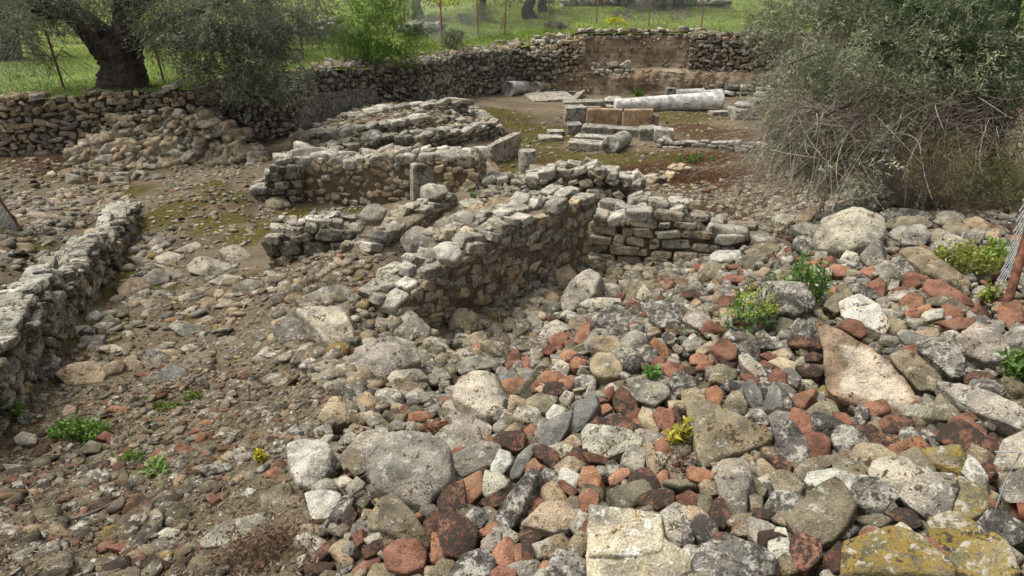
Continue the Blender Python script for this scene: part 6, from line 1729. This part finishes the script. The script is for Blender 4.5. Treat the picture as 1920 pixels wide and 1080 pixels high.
for i, (bp, tr, r_, lab) in enumerate(far):
    u = bp[0]; simple_olive(lab, bp, tr, r_, [(u, -48, 95, 26, 260, 2.2), (u - 40, -38, 50, 18, 90, 1.6), (u + 45, -40, 50, 18, 90, 1.6)], 20 + i, 0.17, 0.05, 8, (0.075, 0.088, 0.055), 'olive trees far off in the meadow', length=0.5)

def green_shrub():
    rng = np.random.default_rng(8); b = field_hit(704, 124); Y = b[1]; s = pxm(b)
    root = empty('green_shrub', b); tag(root, 'bright green feathery shrub on top of the dark retaining wall', 'shrub')
    A = Acc(); q = lambda u, v, dy=0: px_at(u, v, Y + dy) - b
    for k in range(9):
        u = 640 + k * 17; limb(A, [q(704, 128), q(704 + (u - 704) * .45, 92, rng.normal(0, .2)), q(u, 40 + abs(k - 4) * 8, rng.normal(0, .4))], [0.016, 0.011, 0.004], 6, 0.05, k)
    A.build('stem', BARK, root)
    C = Acc(); S = []
    for u, v, ru, rv, n in [(705, 20, 42, 40, 420), (665, 50, 38, 36, 330), (745, 45, 36, 38, 330), (700, 70, 60, 34, 420), (650, 85, 40, 28, 300), (755, 85, 36, 28, 300), (700, 105, 52, 18, 320), (670, 108, 30, 14, 120), (735, 108, 30, 14, 120), (690, -15, 36, 25, 220), (735, 5, 30, 26, 200), (775, 95, 14, 12, 50)]:
        p = px_at(u, v, Y); S.append((p - b, (ru / s, .55, rv / s), n))
    crown(C, S, rng, 22, 0.055, 0.009, (0.10, 0.19, 0.030), 0.26, -0.1, 0.4, 0.2, 0.7, cols2=(0.075, 0.13, 0.028))
    C.build('crown', LEAF, root)
green_shrub()

def olive_bush_right():
    rng = np.random.default_rng(9); b = hit(1880, 345)[0]
    root = empty('olive_bush', b); tag(root, 'huge untidy olive bush on the right, grey-green above with bare twigs sweeping down left', 'olive bush')
    q = lambda u, v, y: px_at(u, v, y) - b
    Y = b[1]
    A = Acc()
    limb(A, [q(1885, 350, Y), q(1868, 290, Y), q(1872, 230, Y), q(1890, 120, Y), q(1905, -20, Y)], [0.13, 0.10, 0.09, 0.08, 0.06], 16, 0.1, 1)
    limb(A, [q(1868, 245, Y), q(1838, 217, Y - .1), q(1808, 222, Y - .3), q(1780, 245, Y - .5), q(1740, 262, Y - .7)], [0.07, 0.045, 0.035, 0.024, 0.012], 10, 0.08, 2)
    limb(A, [q(1872, 230, Y), q(1790, 130, Y - .3), q(1690, 84, Y - .6), q(1570, 90, Y - .8), q(1480, 120, Y - .9)], [0.07, 0.035, 0.022, 0.014, 0.007], 8, 0.08, 3)
    limb(A, [q(1885, 160, Y), q(1800, 60, Y), q(1690, 0, Y - .2), q(1560, -10, Y - .4)], [0.09, 0.06, 0.04, 0.02], 10, 0.08, 4)
    limb(A, [q(1868, 280, Y), q(1770, 200, Y - .5), q(1650, 180, Y - .9), q(1540, 220, Y - 1.1)], [0.05, 0.03, 0.018, 0.008], 8, 0.08, 5)
    A.build('trunk', BARK, root)
    C = Acc(); S = []; s = pxm(b)
    def B(u, v, ru, rv, n, dy=0.0, rd=0.8):
        u += 55 * max(0.0, min(1.0, (1640 - u) / 120.0)); p = px_at(u, v, Y + dy); s_ = pxm(p); S.append((p - b, (ru * .92 / s_, rd, rv / s_), n))
    B(1450, 40, 60, 60, 330, .2, .6); B(1540, 30, 90, 70, 560, .2); B(1660, 10, 110, 70, 700, .4); B(1780, 0, 120, 80, 800, .5); B(1890, 30, 100, 90, 700, .4)
    B(1500, 110, 75, 60, 400, -.2, .7); B(1600, 110, 90, 55, 380, -.1, .7); B(1440, 130, 40, 40, 150, -.3, .5); B(1720, 90, 100, 50, 380, .2, .8); B(1840, 100, 80, 50, 330, .2, .8)
    B(1500, 190, 60, 45, 260, -.8, .5); B(1570, 210, 70, 45, 120, -.9, .5); B(1470, 240, 45, 38, 260, -1.0, .5); B(1450, 280, 35, 30, 170, -1.2, .4); B(1520, 300, 50, 30, 130, -1.2, .4); B(1430, 170, 30, 40, 130, -.6, .4); B(1640, 110, 90, 40, 220, -.8, .5); B(1780, 90, 90, 40, 200, -.8, .5)
    B(1620, 180, 70, 40, 60, -.5, .5); B(1700, 190, 90, 40, 60, .3, .6); B(1820, 190, 90, 50, 100, .3, .6); B(1880, 120, 50, 50, 200, -.5, .5); B(1700, -80, 260, 70, 900, .6, 1.4); B(1490, 75, 60, 50, 240, -.4, .5); B(1420, 75, 26, 36, 90, -.1, .4)
    S = [(c, r, int(n * 1.45)) for c, r, n in S]
    crown(C, S, rng, 16, 0.06, 0.0125, (0.19, 0.215, 0.125), 0.24, 0.30, cols2=(0.26, 0.275, 0.19))
    # darker green feathery shoots in the upper right
    S2 = []
    def B2(u, v, ru, rv, n, dy): p = px_at(u, v, Y + dy); s_ = pxm(p); S2.append((p - b, (ru / s_, .6, rv / s_), n))
    B2(1800, 40, 110, 60, 420, -.5); B2(1880, 70, 60, 60, 300, -.6); B2(1720, 30, 60, 40, 180, -.4); B2(1900, 190, 30, 50, 100, -.3)
    crown(C, S2, rng, 22, 0.06, 0.007, (0.050, 0.085, 0.032), 0.26, 0.2, 0, 0.2)
    C.build('crown', LEAF, root)
    # bare twigs sweeping from the trunk down to the left
    Tw = Acc(); N = 800; base, dirs, ln = [], [], []
    for _ in range(N):
        f = rng.uniform(0, 1); u = 1900 - 430 * f + rng.normal(0, 25); v = 130 + 130 * rng.uniform(0, 1) + 70 * f * rng.uniform(.4, 1.2); y = Y - 0.1 - 1.0 * f * rng.uniform(.4, 1) + rng.normal(0, .2)
        base.append(q(u, v, y)); d = np.array([-0.8, -0.25, -0.34]) + rng.normal(0, .50, 3); dirs.append(d / np.linalg.norm(d)); ln.append(rng.uniform(.35, 1.15))
    twigs(Tw, np.array(base), np.array(dirs), np.array(ln), rng, 0.0048, 0.7, 8, -0.25)
    base, dirs, ln = [], [], []
    for _ in range(420):
        u = rng.uniform(1420, 1900); v = rng.uniform(150, 345) ; y = Y - rng.uniform(0, 1.3); base.append(q(u, v, y)); d = rng.normal(0, 1, 3) * (1, .6, .8) + (-.3, 0, -.1); dirs.append(d / np.linalg.norm(d)); ln.append(rng.uniform(.15, .5))
    twigs(Tw, np.array(base), np.array(dirs), np.array(ln), rng, 0.0035, 0.5, 5, -0.15)
    base, dirs, ln = [], [], []
    for _ in range(420):
        f = rng.uniform(0, 1); u = 1905 - 440 * f + rng.normal(0, 20); v = 165 + 110 * rng.uniform(0, 1) + 40 * f; y = Y - 0.75 - 0.6 * rng.uniform(0, 1)
        base.append(q(u, v, y)); d = np.array([-0.7, -0.12, -0.22]) + rng.normal(0, .55, 3); dirs.append(d / np.linalg.norm(d)); ln.append(rng.uniform(.3, 1.0))
    twigs(Tw, np.array(base), np.array(dirs), np.array(ln), rng, 0.0042, 0.8, 8, -0.25)
    Tw.build('dry_twigs', TWIG, root)
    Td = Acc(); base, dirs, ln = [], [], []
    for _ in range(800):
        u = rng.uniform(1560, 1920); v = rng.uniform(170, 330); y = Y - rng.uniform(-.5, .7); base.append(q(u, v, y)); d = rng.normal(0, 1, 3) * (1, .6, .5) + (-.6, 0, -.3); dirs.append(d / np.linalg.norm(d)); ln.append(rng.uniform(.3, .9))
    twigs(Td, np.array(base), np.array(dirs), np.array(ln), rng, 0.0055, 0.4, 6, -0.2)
    Td.build('brown_twigs', TWIGD, root)  # mass of naturally brown twigs at the back of the bush
olive_bush_right()

def low_bush(label, u, v, rx, h, n, col, seed, name='low_bush', ll=0.03, lw=0.006, twig=60, tmat=None, field=False, leafy=1.0, depth=None, cat='bush', nleaf=16, group=None, tlen=.35):
    rng = np.random.default_rng(seed); q = field_hit(u, v) if field else hit(u, v)[0]; s = pxm(q); R = rx / s; Hh = h / s
    root = empty(name, q); tag(root, label, cat, group)
    T_ = Acc(); a = rng.uniform(0, 6.28, twig); base = np.stack([np.cos(a), np.sin(a), 0 * a], -1) * (R * .35 * rng.uniform(0, 1, twig))[:, None]
    d = norm(np.stack([np.cos(a) * R, np.sin(a) * R, np.full(twig, Hh * 1.3)], -1) + rng.normal(0, .25 * R, (twig, 3)))
    twigs(T_, base, d, rng.uniform(.6, 1.05, twig) * math.hypot(R * .7, Hh), rng, 0.0032, .4, 5, -.1)
    T_.build('stems', tmat or TWIGD, root)
    if n:
        C = Acc(); k = max(1, n // 5)
        S = [((rng.normal(0, R * .4), rng.normal(0, R * .4), Hh * rng.uniform(.45, .75)), (R * .55, R * .55, Hh * .42), k) for _ in range(5)]
        crown(C, S, rng, nleaf, ll, lw, col, min(.2, Hh * .4), -0.2, 0.5, 0.15)
        C.build('foliage', LEAF, root)
    return root
low_bush('small dense yellow-green bush under the bare twigs, the left one of two', 1650, 356, 46, 84, 520, (0.125, 0.15, 0.042), 41)
low_bush('wide yellowish bush under the bare twigs by the chain-link fence', 1795, 402, 88, 104, 480, (0.15, 0.14, 0.06), 42)
low_bush('green lower bush beside the chain-link fence, right of the wide yellowish bush', 1872, 392, 44, 66, 340, (0.11, 0.145, 0.045), 43)
low_bush('pale dry twiggy bush between the two yellow-green bushes', 1712, 388, 74, 92, 0, None, 44, name='dead_bush', twig=320, tmat=TWIG)
low_bush('pale dry twig tangle in front of the left foot of the olive bush', 1570, 362, 90, 74, 0, None, 45, name='dead_bush', twig=320, tmat=TWIG)
GREYP = (0.135, 0.12, 0.105)
for i, (u, v, r_, h, lab) in enumerate([(907, 38, 22, 20, 'grey-green round shrub in the meadow left of the curved far trunk'), (882, 46, 30, 14, 'low purple-grey shrub in the meadow in front of the grey-green round one'), (800, 48, 34, 14, 'low purple-grey shrub behind the leftmost tall rusty posts'),
        (848, 92, 22, 24, 'dark tangle of shrub at the wall top right of the bright green shrub'), (1212, 24, 24, 18, 'purple-grey shrub beside the far pair of dark trunks'), (1160, 36, 40, 10, 'low dry patch of shrub in the middle of the far meadow'), (1275, 36, 46, 11, 'long dry shrub patch at the right of the far meadow'),
        (630, 100, 40, 34, 'dry grey bush at the wall top left of the bright green shrub'), (590, 92, 34, 26, 'dry grey bush under the hanging olive leaves'), (150, 80, 46, 20, 'grey shrub seen in the gap left of the big olive trunk'), (120, 45, 50, 18, 'purple-grey shrub in the distance left of the big olive trunk'), (800, 66, 26, 10, 'low grey-green shrub above the dark curving wall'),
        (1045, 56, 30, 10, 'dry grass tussock at the foot of the fence post above the tan facing')]):
    low_bush(lab, u, v, r_, h, 200, GREYP if 'purple' in lab or 'dry' in lab else (0.085, 0.095, 0.06), 60 + i, name='shrub', ll=0.07, lw=0.016, twig=40, tmat=TWIG if 'dry' in lab else TWIGD, field=True, cat='shrub', nleaf=10, group='shrubs in and around the meadow')

# small plants among the stones
def plant(label, u, v, rx, hpx, nst, col, seed, ll, lw, name='leafy_plant', flower=None, cat='plant', lift=0.0, nleaf=14, upright=0.9, stemc=(0.12, 0.16, 0.04)):
    rng = np.random.default_rng(seed); q = hit(u, v)[0]; s = pxm(q); R = 1.15 * rx / s; Hh = 1.3 * hpx / s; nst = int(nst * 1.5); ll *= 1.15; lw *= 1.2
    root = empty(name, q); tag(root, label, cat)
    S_ = Acc(); F = Acc(); Fl = Acc()
    r = R * np.sqrt(rng.uniform(0, 1, nst)); a = rng.uniform(0, 6.28, nst); xy = np.stack([np.cos(a) * r, np.sin(a) * r * .7], -1)
    gz = ground_full(q[0] + xy[:, 0], q[1] + xy[:, 1]) - q[2]
    base = np.concatenate([xy * .75, gz[:, None] + lift], 1); hh = Hh * rng.uniform(.55, 1.05, nst) * (1.05 - .45 * (r / R) ** 2)
    d = norm(np.concatenate([xy / R * (1 - upright) * 1.5, np.ones((nst, 1))], 1) + rng.normal(0, .12, (nst, 3)))
    for i in range(nst):
        V, Q = tube(np.array([base[i], base[i] + d[i] * hh[i] * .5, base[i] + d[i] * hh[i]]), [0.003, 0.0025, 0.0012], 4); S_.add(V, quads2tris(Q), stemc)
    sprigs(F, base, d, hh, nleaf, ll, lw, col, rng, 1.25, .22, 0.0, bunch=.6)
    if flower:
        fp = np.repeat(base + d * hh[:, None], 26, 0) + rng.normal(0, .016, (nst * 26, 3)); fd = norm(rng.normal(0, 1, fp.shape) + (0, 0, .6))
        leaves(Fl, fp, fd, np.full(len(fp), .011), np.full(len(fp), .009), np.array(flower)[None] * rng.uniform(.8, 1.2, (len(fp), 1)), rng)
        F.V += Fl.V; F.T += [t_ + F.n for t_ in Fl.T]; F.C += Fl.C; F.n += Fl.n
    S_.build('stems', LEAF, root); F.build('leaves', LEAF, root)
    return root
GRN = (0.095, 0.185, 0.04); YGR = (0.23, 0.265, 0.05)
PL = [plant('bright green leafy plant growing out of the heap above the black and white boulder', 1492, 562, 62, 78, 34, GRN, 1, .036, .017),
      plant('yellow-green plant with reddish stems growing left of the black and white boulder', 1408, 608, 46, 56, 18, (0.12, 0.22, .07), 2, .045, .024, flower=(0.36, 0.40, .05), stemc=(.22, .07, .05), nleaf=6),
      plant('sprawling yellow-green weeds near the chain-link fence on the crest', 1810, 505, 74, 48, 44, YGR, 3, .032, .016),
      plant('bright green sprig at the right end of the yellow-green weeds', 1862, 494, 24, 46, 14, (0.14, .27, .035), 4, .032, .016),
      plant('tiny yellow-green weed by the foot of the thick rusty post', 1850, 562, 12, 24, 8, YGR, 5, .03, .016),
      plant('green weed with yellow tips at the right edge above the long whitish slab', 1908, 700, 26, 60, 16, (0.11, .19, .04), 6, .034, .017),
      plant('low bright green clover patch on the left of the path', 152, 812, 58, 26, 60, (0.115, .205, .04), 7, .020, .017, name='clover_patch'),
      plant('green grassy weed at the left edge of the photo', 14, 785, 30, 40, 26, (0.11, .19, .04), 8, .05, .012),
      plant('small flat green weed in front of the clover patch', 245, 862, 22, 14, 16, (0.12, .20, .04), 9, .018, .012),
      plant('small pale-leaved rosette weed in the path', 290, 880, 24, 18, 9, (0.17, .26, .07), 10, .05, .018, nleaf=7, upright=.3),
      plant('small bright yellow plant at the edge of the heap', 489, 864, 8, 22, 8, (0.42, .38, .03), 11, .022, .014),
      plant('yellowing sprig with red stems beside the big triangular stone', 1272, 838, 12, 46, 7, (0.38, .36, .05), 12, .045, .014, stemc=(.25, .06, .05)),
      plant('faint mossy green patch in the gravel of the path, the left one', 315, 762, 26, 7, 22, (0.13, .17, .035), 13, .014, .01, name='moss_patch'),
      plant('faint mossy green patch in the gravel of the path, the right one', 360, 746, 20, 8, 18, (0.13, .18, .035), 14, .014, .01, name='moss_patch'),
      plant('pale green weed seedlings behind the salmon brick and grey cobble', 1218, 712, 12, 16, 6, (0.12, .24, .05), 15, .03, .018),
      plant('dark green ferny weed in the drain hole of the coursed wall', 1176, 458, 14, 14, 18, (0.035, .10, .02), 16, .03, .012),
      plant('small green weed against the bare far bank, right of the weathered column base', 1197, 180, 8, 10, 12, (0.08, .17, .03), 17, .06, .03),
      plant('low green weeds along the straight footing in the court', 1300, 300, 44, 8, 30, (0.11, .19, .035), 18, .04, .02),
      plant('small green plant in a gap of the loose stones on the long wall', 890, 409, 4, 12, 5, (0.12, .24, .05), 19, .03, .016, lift=.25)]
# yellow flowering weed in the meadow
rng = np.random.default_rng(90)
low_bush('bright yellow flowering weeds in the far meadow', 1152, 46, 16, 9, 130, (0.50, .46, .03), 91, name='yellow_weed', ll=.05, lw=.03, twig=12, field=True, cat='plant', nleaf=8)
low_bush('bright yellow flowering weeds far off in the meadow behind the left posts', 822, 12, 30, 7, 100, (0.42, .42, .03), 92, name='yellow_weed', ll=.07, lw=.04, twig=12, field=True, cat='plant', nleaf=8)
# dead brown weeds at the bottom
def dead_weeds(label, u, v, rx, hpx, n, seed, mat, name='dead_weed', lng=1.0):
    rng = np.random.default_rng(seed); q = hit(u, v)[0]; s = pxm(q); R = rx / s; Hh = hpx / s
    root = empty(name, q); tag(root, label, 'dead weed')
    a = rng.uniform(0, 6.28, n); r = R * np.sqrt(rng.uniform(0, 1, n)); xy = np.stack([np.cos(a) * r, np.sin(a) * r * .5], -1)
    gz = ground_full(q[0] + xy[:, 0], q[1] + xy[:, 1]) - q[2]; base = np.concatenate([xy, gz[:, None]], 1)
    T_ = Acc(); d = norm(rng.normal(0, .7, (n, 3)) + (0, 0, .8)); twigs(T_, base, d, Hh * rng.uniform(.4, 1.1, n) * lng, rng, 0.0028, 1.0, 7, -.5)
    T_.build('stems', mat, root)
    F = Acc(); m = n * 5; pp = np.repeat(base, 5, 0) + np.repeat(d, 5, 0) * (Hh * rng.uniform(.1, .8, m))[:, None] + rng.normal(0, .02, (m, 3))
    leaves(F, pp, norm(rng.normal(0, 1, (m, 3))), rng.uniform(.012, .035, m), rng.uniform(.006, .016, m), np.array((0.12, .068, .035))[None] * rng.uniform(.5, 1.4, (m, 1)), rng)
    F.build('withered_leaves', LEAF, root)
dead_weeds('tangle of dead brown weeds at the bottom edge below the sunken flat rock', 500, 1045, 100, 66, 170, 1, TWIGD)
dead_weeds('dry reddish weeds at the foot of the left edge wall', 150, 668, 40, 24, 60, 2, TWIGD)
dead_weeds('dried red-brown weed between the broad grey slab and the path side of the heap', 815, 808, 34, 16, 70, 3, TWIGD)
dead_weeds('dry grass wisps on the raised bank above the flat bank slab', 600, 540, 36, 44, 60, 4, TWIG)
dead_weeds('dry stalks standing in the hollow beside the upright oval boulder', 950, 660, 16, 80, 22, 5, TWIG, lng=1.2)
dead_weeds('dry pink-stemmed grass by the yellowing sprig', 1262, 872, 26, 36, 30, 6, TWIG)
# fallen sticks
def stick(label, pts, r, mat, seed):
    w = [hit(u, v)[0] + (0, 0, .02) for u, v in pts]; A = Acc(); limb(A, w, [r, r, r * .6, r * .3], 7, .06, seed, 30)
    tag(A.build('stick', mat, None, True, w[0]), label, 'stick')
stick('long thin dark stick lying on the path at the lower left', [(118, 982), (170, 968), (230, 940), (290, 922)], .007, TWIGD, 1)
stick('dark stick lying left of the long one, pointing to the bottom edge', [(45, 905), (62, 940), (80, 975), (120, 990)], .006, TWIGD, 2)
stick('thin dark stem arching over the sunken flat rock', [(330, 1075), (390, 1015), (450, 970), (540, 925)], .005, TWIGD, 3)
stick('dark twig on the gravel below the cream pebble', [(190, 1066), (215, 1058), (240, 1050), (262, 1042)], .004, TWIGD, 4)

# grass of the meadow, dry red weeds of the court, treeline: masses nobody could count
def grass():
    rng = np.random.default_rng(101); A = Acc()
    def blades(x, y, hlo, hhi, w, cl, per=3):
        z = field_z(x, y); n = len(x); a = rng.uniform(0, 6.28, n); d = norm(np.stack([np.cos(a) * .5, np.sin(a) * .5, np.ones(n)], -1)); h = rng.uniform(hlo, hhi, n)
        patch = fbm(np.stack([x * .8, y * .8, 0 * x], -1), 3); base = np.array(cl)[None] * (1 + 1.1 * patch[:, None]) * rng.uniform(.7, 1.3, (n, 1))
        dry = (fbm(np.stack([x * .5 + 9, y * .5, 0 * x], -1), 3) > .10)[:, None]; base = np.where(dry & (rng.random((n, 1)) < .55), np.array((0.21, .185, .10)) * rng.uniform(.7, 1.2, (n, 1)), base)
        leaves(A, np.stack([x, y, z - .01], -1), d, h, np.full(n, w), base, rng)
    n = 46000; x = rng.uniform(-13, 2, n); y = bnd_y(x) + rng.uniform(0, 1, n) ** 1.3 * 10; blades(x, y, .03, .11, .016, (0.21, .30, .058))
    n = 34000; x = rng.uniform(-4, 15, n); y = bnd_y(x) + rng.uniform(0, 1, n) ** 1.2 * 16; blades(x, y, .04, .15, .024, (0.20, .275, .06))
    n = 1800; x = rng.uniform(-13, -3, n); y = bnd_y(x) + rng.uniform(0.2, 5, n); z = field_z(x, y)
    leaves(A, np.stack([x, y, z + .05], -1), norm(rng.normal(0, 1, (n, 3)) + (0, 0, 1)), np.full(n, .025), np.full(n, .022), np.full((n, 3), .62), rng)
    tag(A.build('meadow_grass', GRASSM, None, True), kind='stuff')
grass()
def red_weeds():
    rng = np.random.default_rng(102); A = Acc()
    for (u, v, r, n) in [(1300, 332, .9, 900), (1360, 342, .8, 900), (1250, 344, .7, 500), (1400, 330, .6, 400), (1290, 300, .7, 450), (1220, 318, .6, 350), (1180, 322, .4, 160), (1090, 318, .5, 260), (1340, 295, .6, 260), (1390, 410, .35, 200), (1440, 385, .4, 260), (1350, 395, .4, 160), (960, 225, .7, 160), (1340, 250, 1.0, 300), (1400, 270, .8, 260), (100, 310, .8, 260), (1000, 300, .6, 200), (1030, 235, .7, 180)]:
        q = hit(u, v)[0]; m = n * 3; x = q[0] + rng.normal(0, r * .6, m); y = q[1] + rng.normal(0, r * .55, m); z = ground_full(x, y)
        d = norm(rng.normal(0, .6, (m, 3)) + (0, 0, .7)); c = np.array((0.125, .066, .036))[None] * rng.uniform(.5, 1.5, (m, 1))
        leaves(A, np.stack([x, y, z], -1), d, rng.uniform(.03, .10, m), rng.uniform(.005, .012, m), c, rng)
    tag(A.build('dry_red_weeds', LEAF, None, True), kind='stuff')
red_weeds()
def woods():
    rng = np.random.default_rng(103); A = Acc()
    n = 2600; x = rng.uniform(-70, 80, n); y = rng.uniform(48, 95, n); z = field_z(x, y) + rng.uniform(0, 1, n) ** 1.2 * 5.5
    d = norm(rng.normal(0, 1, (n, 3)) + (0, 0, .3)); sprigs(A, np.stack([x, y, z], -1), d, np.full(n, 1.5), 14, .5, .22, (0.062, 0.072, 0.045), rng, 1.2, .4, .2, bunch=14)
    tag(A.build('woods', LEAF, None, True), kind='stuff')
woods()
# rubble walls crossing the meadow
def field_wall(label, pts, h, seed, stone=(0.3, 0.2, 0.3)):
    w = [field_hit(u, v) for u, v in pts]; L = np.array([(q[0], q[1], q[2] + h, q[2] - .15) for q in w])
    wall('field_wall', label, L, 0.5, stone, PAL_GREY, W_FAR, seed, proud=.5, caps=1.0, shapes=POOL[2], jag=.12)
field_wall('distant grey dry stone wall across the top of the meadow', [(1060, 13), (1160, 12), (1260, 14), (1360, 16)], .5, 71, (.45, .25, .4))
field_wall('broken pale rubble wall behind the big olive trunk', [(285, 92), (345, 86), (420, 84), (520, 74), (600, 66), (640, 62)], .38, 72)
field_wall('low heap of rubble wall in the meadow right of the green shrub', [(765, 66), (800, 62), (830, 62)], .30, 73)

def bank_stones():
    rng = np.random.default_rng(130); acc = {}
    for k in range(260):
        f = rng.uniform(0.22, 1.0); q = along(f); t = rng.uniform(0, 1) ; z = q[2] - 2.2 * t; y = q[1] - (0.10 if t < .55 else 0.85) + rng.normal(0, .05)
        sz = rng.uniform(.04, .15); E = np.array([1.2, .9, .8]) * sz / 2; c = rng.choice(['T', 'P', 'G', 'T'])
        acc.setdefault(c, {}).setdefault(int(rng.integers(24)), []).append((rand_rot(rng, 1, .5)[0] * E[None], np.array([q[0], y, z]), np.array(BASE[c]) * rng.uniform(.7, 1.1)))
    mass('bank_pebbles', acc, POOL[2], None)
bank_stones()
def litter():
    """withered leaves and straw on the soil, and tiny seedlings"""
    rng = np.random.default_rng(120); A = Acc()
    def flakes(poly, n, ll, ww, cols):
        q = sample_poly(rng, px_poly(poly), n); z = ground_full(q[:, 0], q[:, 1]) + rng.uniform(.002, .012, n)
        d = norm(rng.normal(0, 1, (n, 3)) * (1, 1, .25)); c = np.array(cols)[rng.integers(0, len(cols), n)] * rng.uniform(.6, 1.3, (n, 1))
        leaves(A, np.stack([q[:, 0], q[:, 1], z], -1), d, rng.uniform(*ll, n), rng.uniform(*ww, n), c, rng)
    br = [(.13, .085, .05), (.22, .17, .11), (.30, .25, .17), (.09, .06, .04)]
    flakes([(0, 860), (350, 900), (560, 900), (600, 1080), (0, 1080)], 5200, (.012, .05), (.003, .012), br)
    flakes([(0, 740), (300, 690), (560, 680), (600, 860), (300, 880), (0, 860)], 2600, (.012, .045), (.003, .010), br)
    flakes([(130, 690), (240, 560), (420, 480), (510, 520), (560, 680)], 1500, (.012, .04), (.003, .010), br)
    flakes([(1100, 500), (1320, 480), (1300, 510), (1000, 600), (860, 680), (810, 640)], 1200, (.02, .07), (.004, .012), br)
    flakes([(1250, 360), (1480, 330), (1480, 400), (1340, 410)], 1400, (.02, .07), (.005, .014), br)
    tag(A.build('leaf_litter', LEAF, None, True), kind='stuff')
    A = Acc()
    for (u, v, r, n) in [(190, 820, .22, 60), (60, 790, .25, 70), (330, 760, .2, 40), (270, 870, .18, 40), (560, 640, .15, 20), (480, 850, .1, 12), (190, 600, .2, 40), (240, 520, .25, 60), (140, 640, .2, 40), (1320, 620, .12, 20), (1250, 560, .15, 16), (1780, 520, .3, 60), (1880, 640, .25, 40), (1520, 590, .2, 40), (900, 640, .2, 24), (1180, 480, .15, 20), (1010, 560, .15, 20), (600, 560, .3, 30), (760, 470, .2, 16), (1210, 720, .06, 8)]:
        q = hit(u, v)[0]; x = q[0] + rng.normal(0, r, n); y = q[1] + rng.normal(0, r, n); z = ground_full(x, y)
        P_ = np.repeat(np.stack([x, y, z], -1), 5, 0); d = norm(rng.normal(0, .6, P_.shape) + (0, 0, .8)); g = np.array((.11, .185, .04))[None] * rng.uniform(.6, 1.4, (len(P_), 1)) * np.array([rng.uniform(.9, 1.5), 1, 1])
        leaves(A, P_, d, rng.uniform(.012, .035, len(P_)), rng.uniform(.006, .014, len(P_)), g, rng)
    tag(A.build('seedlings', LEAF, None, True), kind='stuff')
litter()
# ---------------------------------------------------------------- labels of the loose stones: look first, then the neighbour they lie by
CW = {'G': 'grey', 'P': 'pale grey', 'W': 'whitish', 'D': 'dark lichened', 'B': 'blue-grey', 'O': 'olive-grey', 'T': 'tan', 'Y': 'yellow-lichened', 'R': 'brick-red', 'N': 'orange', 'K': 'black-crusted red'}
MARKS = [(s['c'], s['ref']) for s in STONES if s['ref']]
MARKS += [(np.array(c, float), r) for c, r in [((1492, 535), 'the bright green leafy plant'), ((1410, 585), 'the plant with reddish stems'), ((1805, 490), 'the yellow-green weeds'), ((1885, 560), 'the thick rusty post'),
          ((160, 805), 'the green clover patch'), ((1272, 820), 'the yellowing sprig'), ((500, 1040), 'the dead brown weeds'), ((1300, 455), 'the coursed wall'), ((1080, 470), 'the far end of the long wall'), ((40, 560), 'the left edge wall'), ((560, 470), 'the stub wall'), ((240, 505), 'the mossy trench')]]
def where(d):
    x, y = d; ax, ay = abs(x), abs(y)
    if ax > 2.2 * ay: return 'just left of' if x < 0 else 'just right of'
    if ay > 2.2 * ax: return 'just above' if y < 0 else 'just below'
    return ('above' if y < 0 else 'below') + (' and left of' if x < 0 else ' and right of')
used = set(); 
for s in STONES:
    if s['label']: used.add(s['label']); tag(s['o'], s['label'], s['o'].get('category') or ('brick piece' if s['cls'] in BRICK else 'stone'))
def size_word(d): return 'large' if d > 110 else 'medium' if d > 62 else 'small' if d > 34 else 'tiny'
for s in STONES:
    if s['label']: continue
    c = s['c']; noun = 'brick piece' if s['cls'] in BRICK else 'stone'; shape = 'long ' if s['asp'] > 1.9 else 'oblong ' if s['asp'] > 1.4 else 'compact '
    ms = sorted(MARKS, key=lambda m: np.linalg.norm(m[0] - c)); done = None
    look = f"{size_word(s['d'])} {shape}{CW[s['cls']]} {noun}"
    cands = [f"{look} {where(c - m[0])} {m[1]}" for m in ms[:2]]
    for a in ms[:4]:
        for b in ms[:5]:
            if a[1] != b[1]: cands.append(f"{look} between {a[1]} and {b[1]}")
    for a in ms[:4]:
        cands.append(f"second {look} {where(c - a[0])} {a[1]}")
    for a in ms[2:7]: cands.append(f"{look} {where(c - a[0])} {a[1]}".replace('just ', 'far '))
    for t in cands:
        if t not in used and len(t.replace('-', ' ').split()) <= 17 and len(t.split()) <= 16: done = t; break
    if done is None:
        done = cands[0]; 
    used.add(done); tag(s['o'], done, 'brick piece' if s['cls'] in BRICK else 'stone')
for s in STONES:
    if s['o'].name.startswith(('stone', 'brick_fragment')):
        s['o']['group'] = 'brick fragments in the rubble heap' if s['cls'] in BRICK else 'loose stones on the dig'
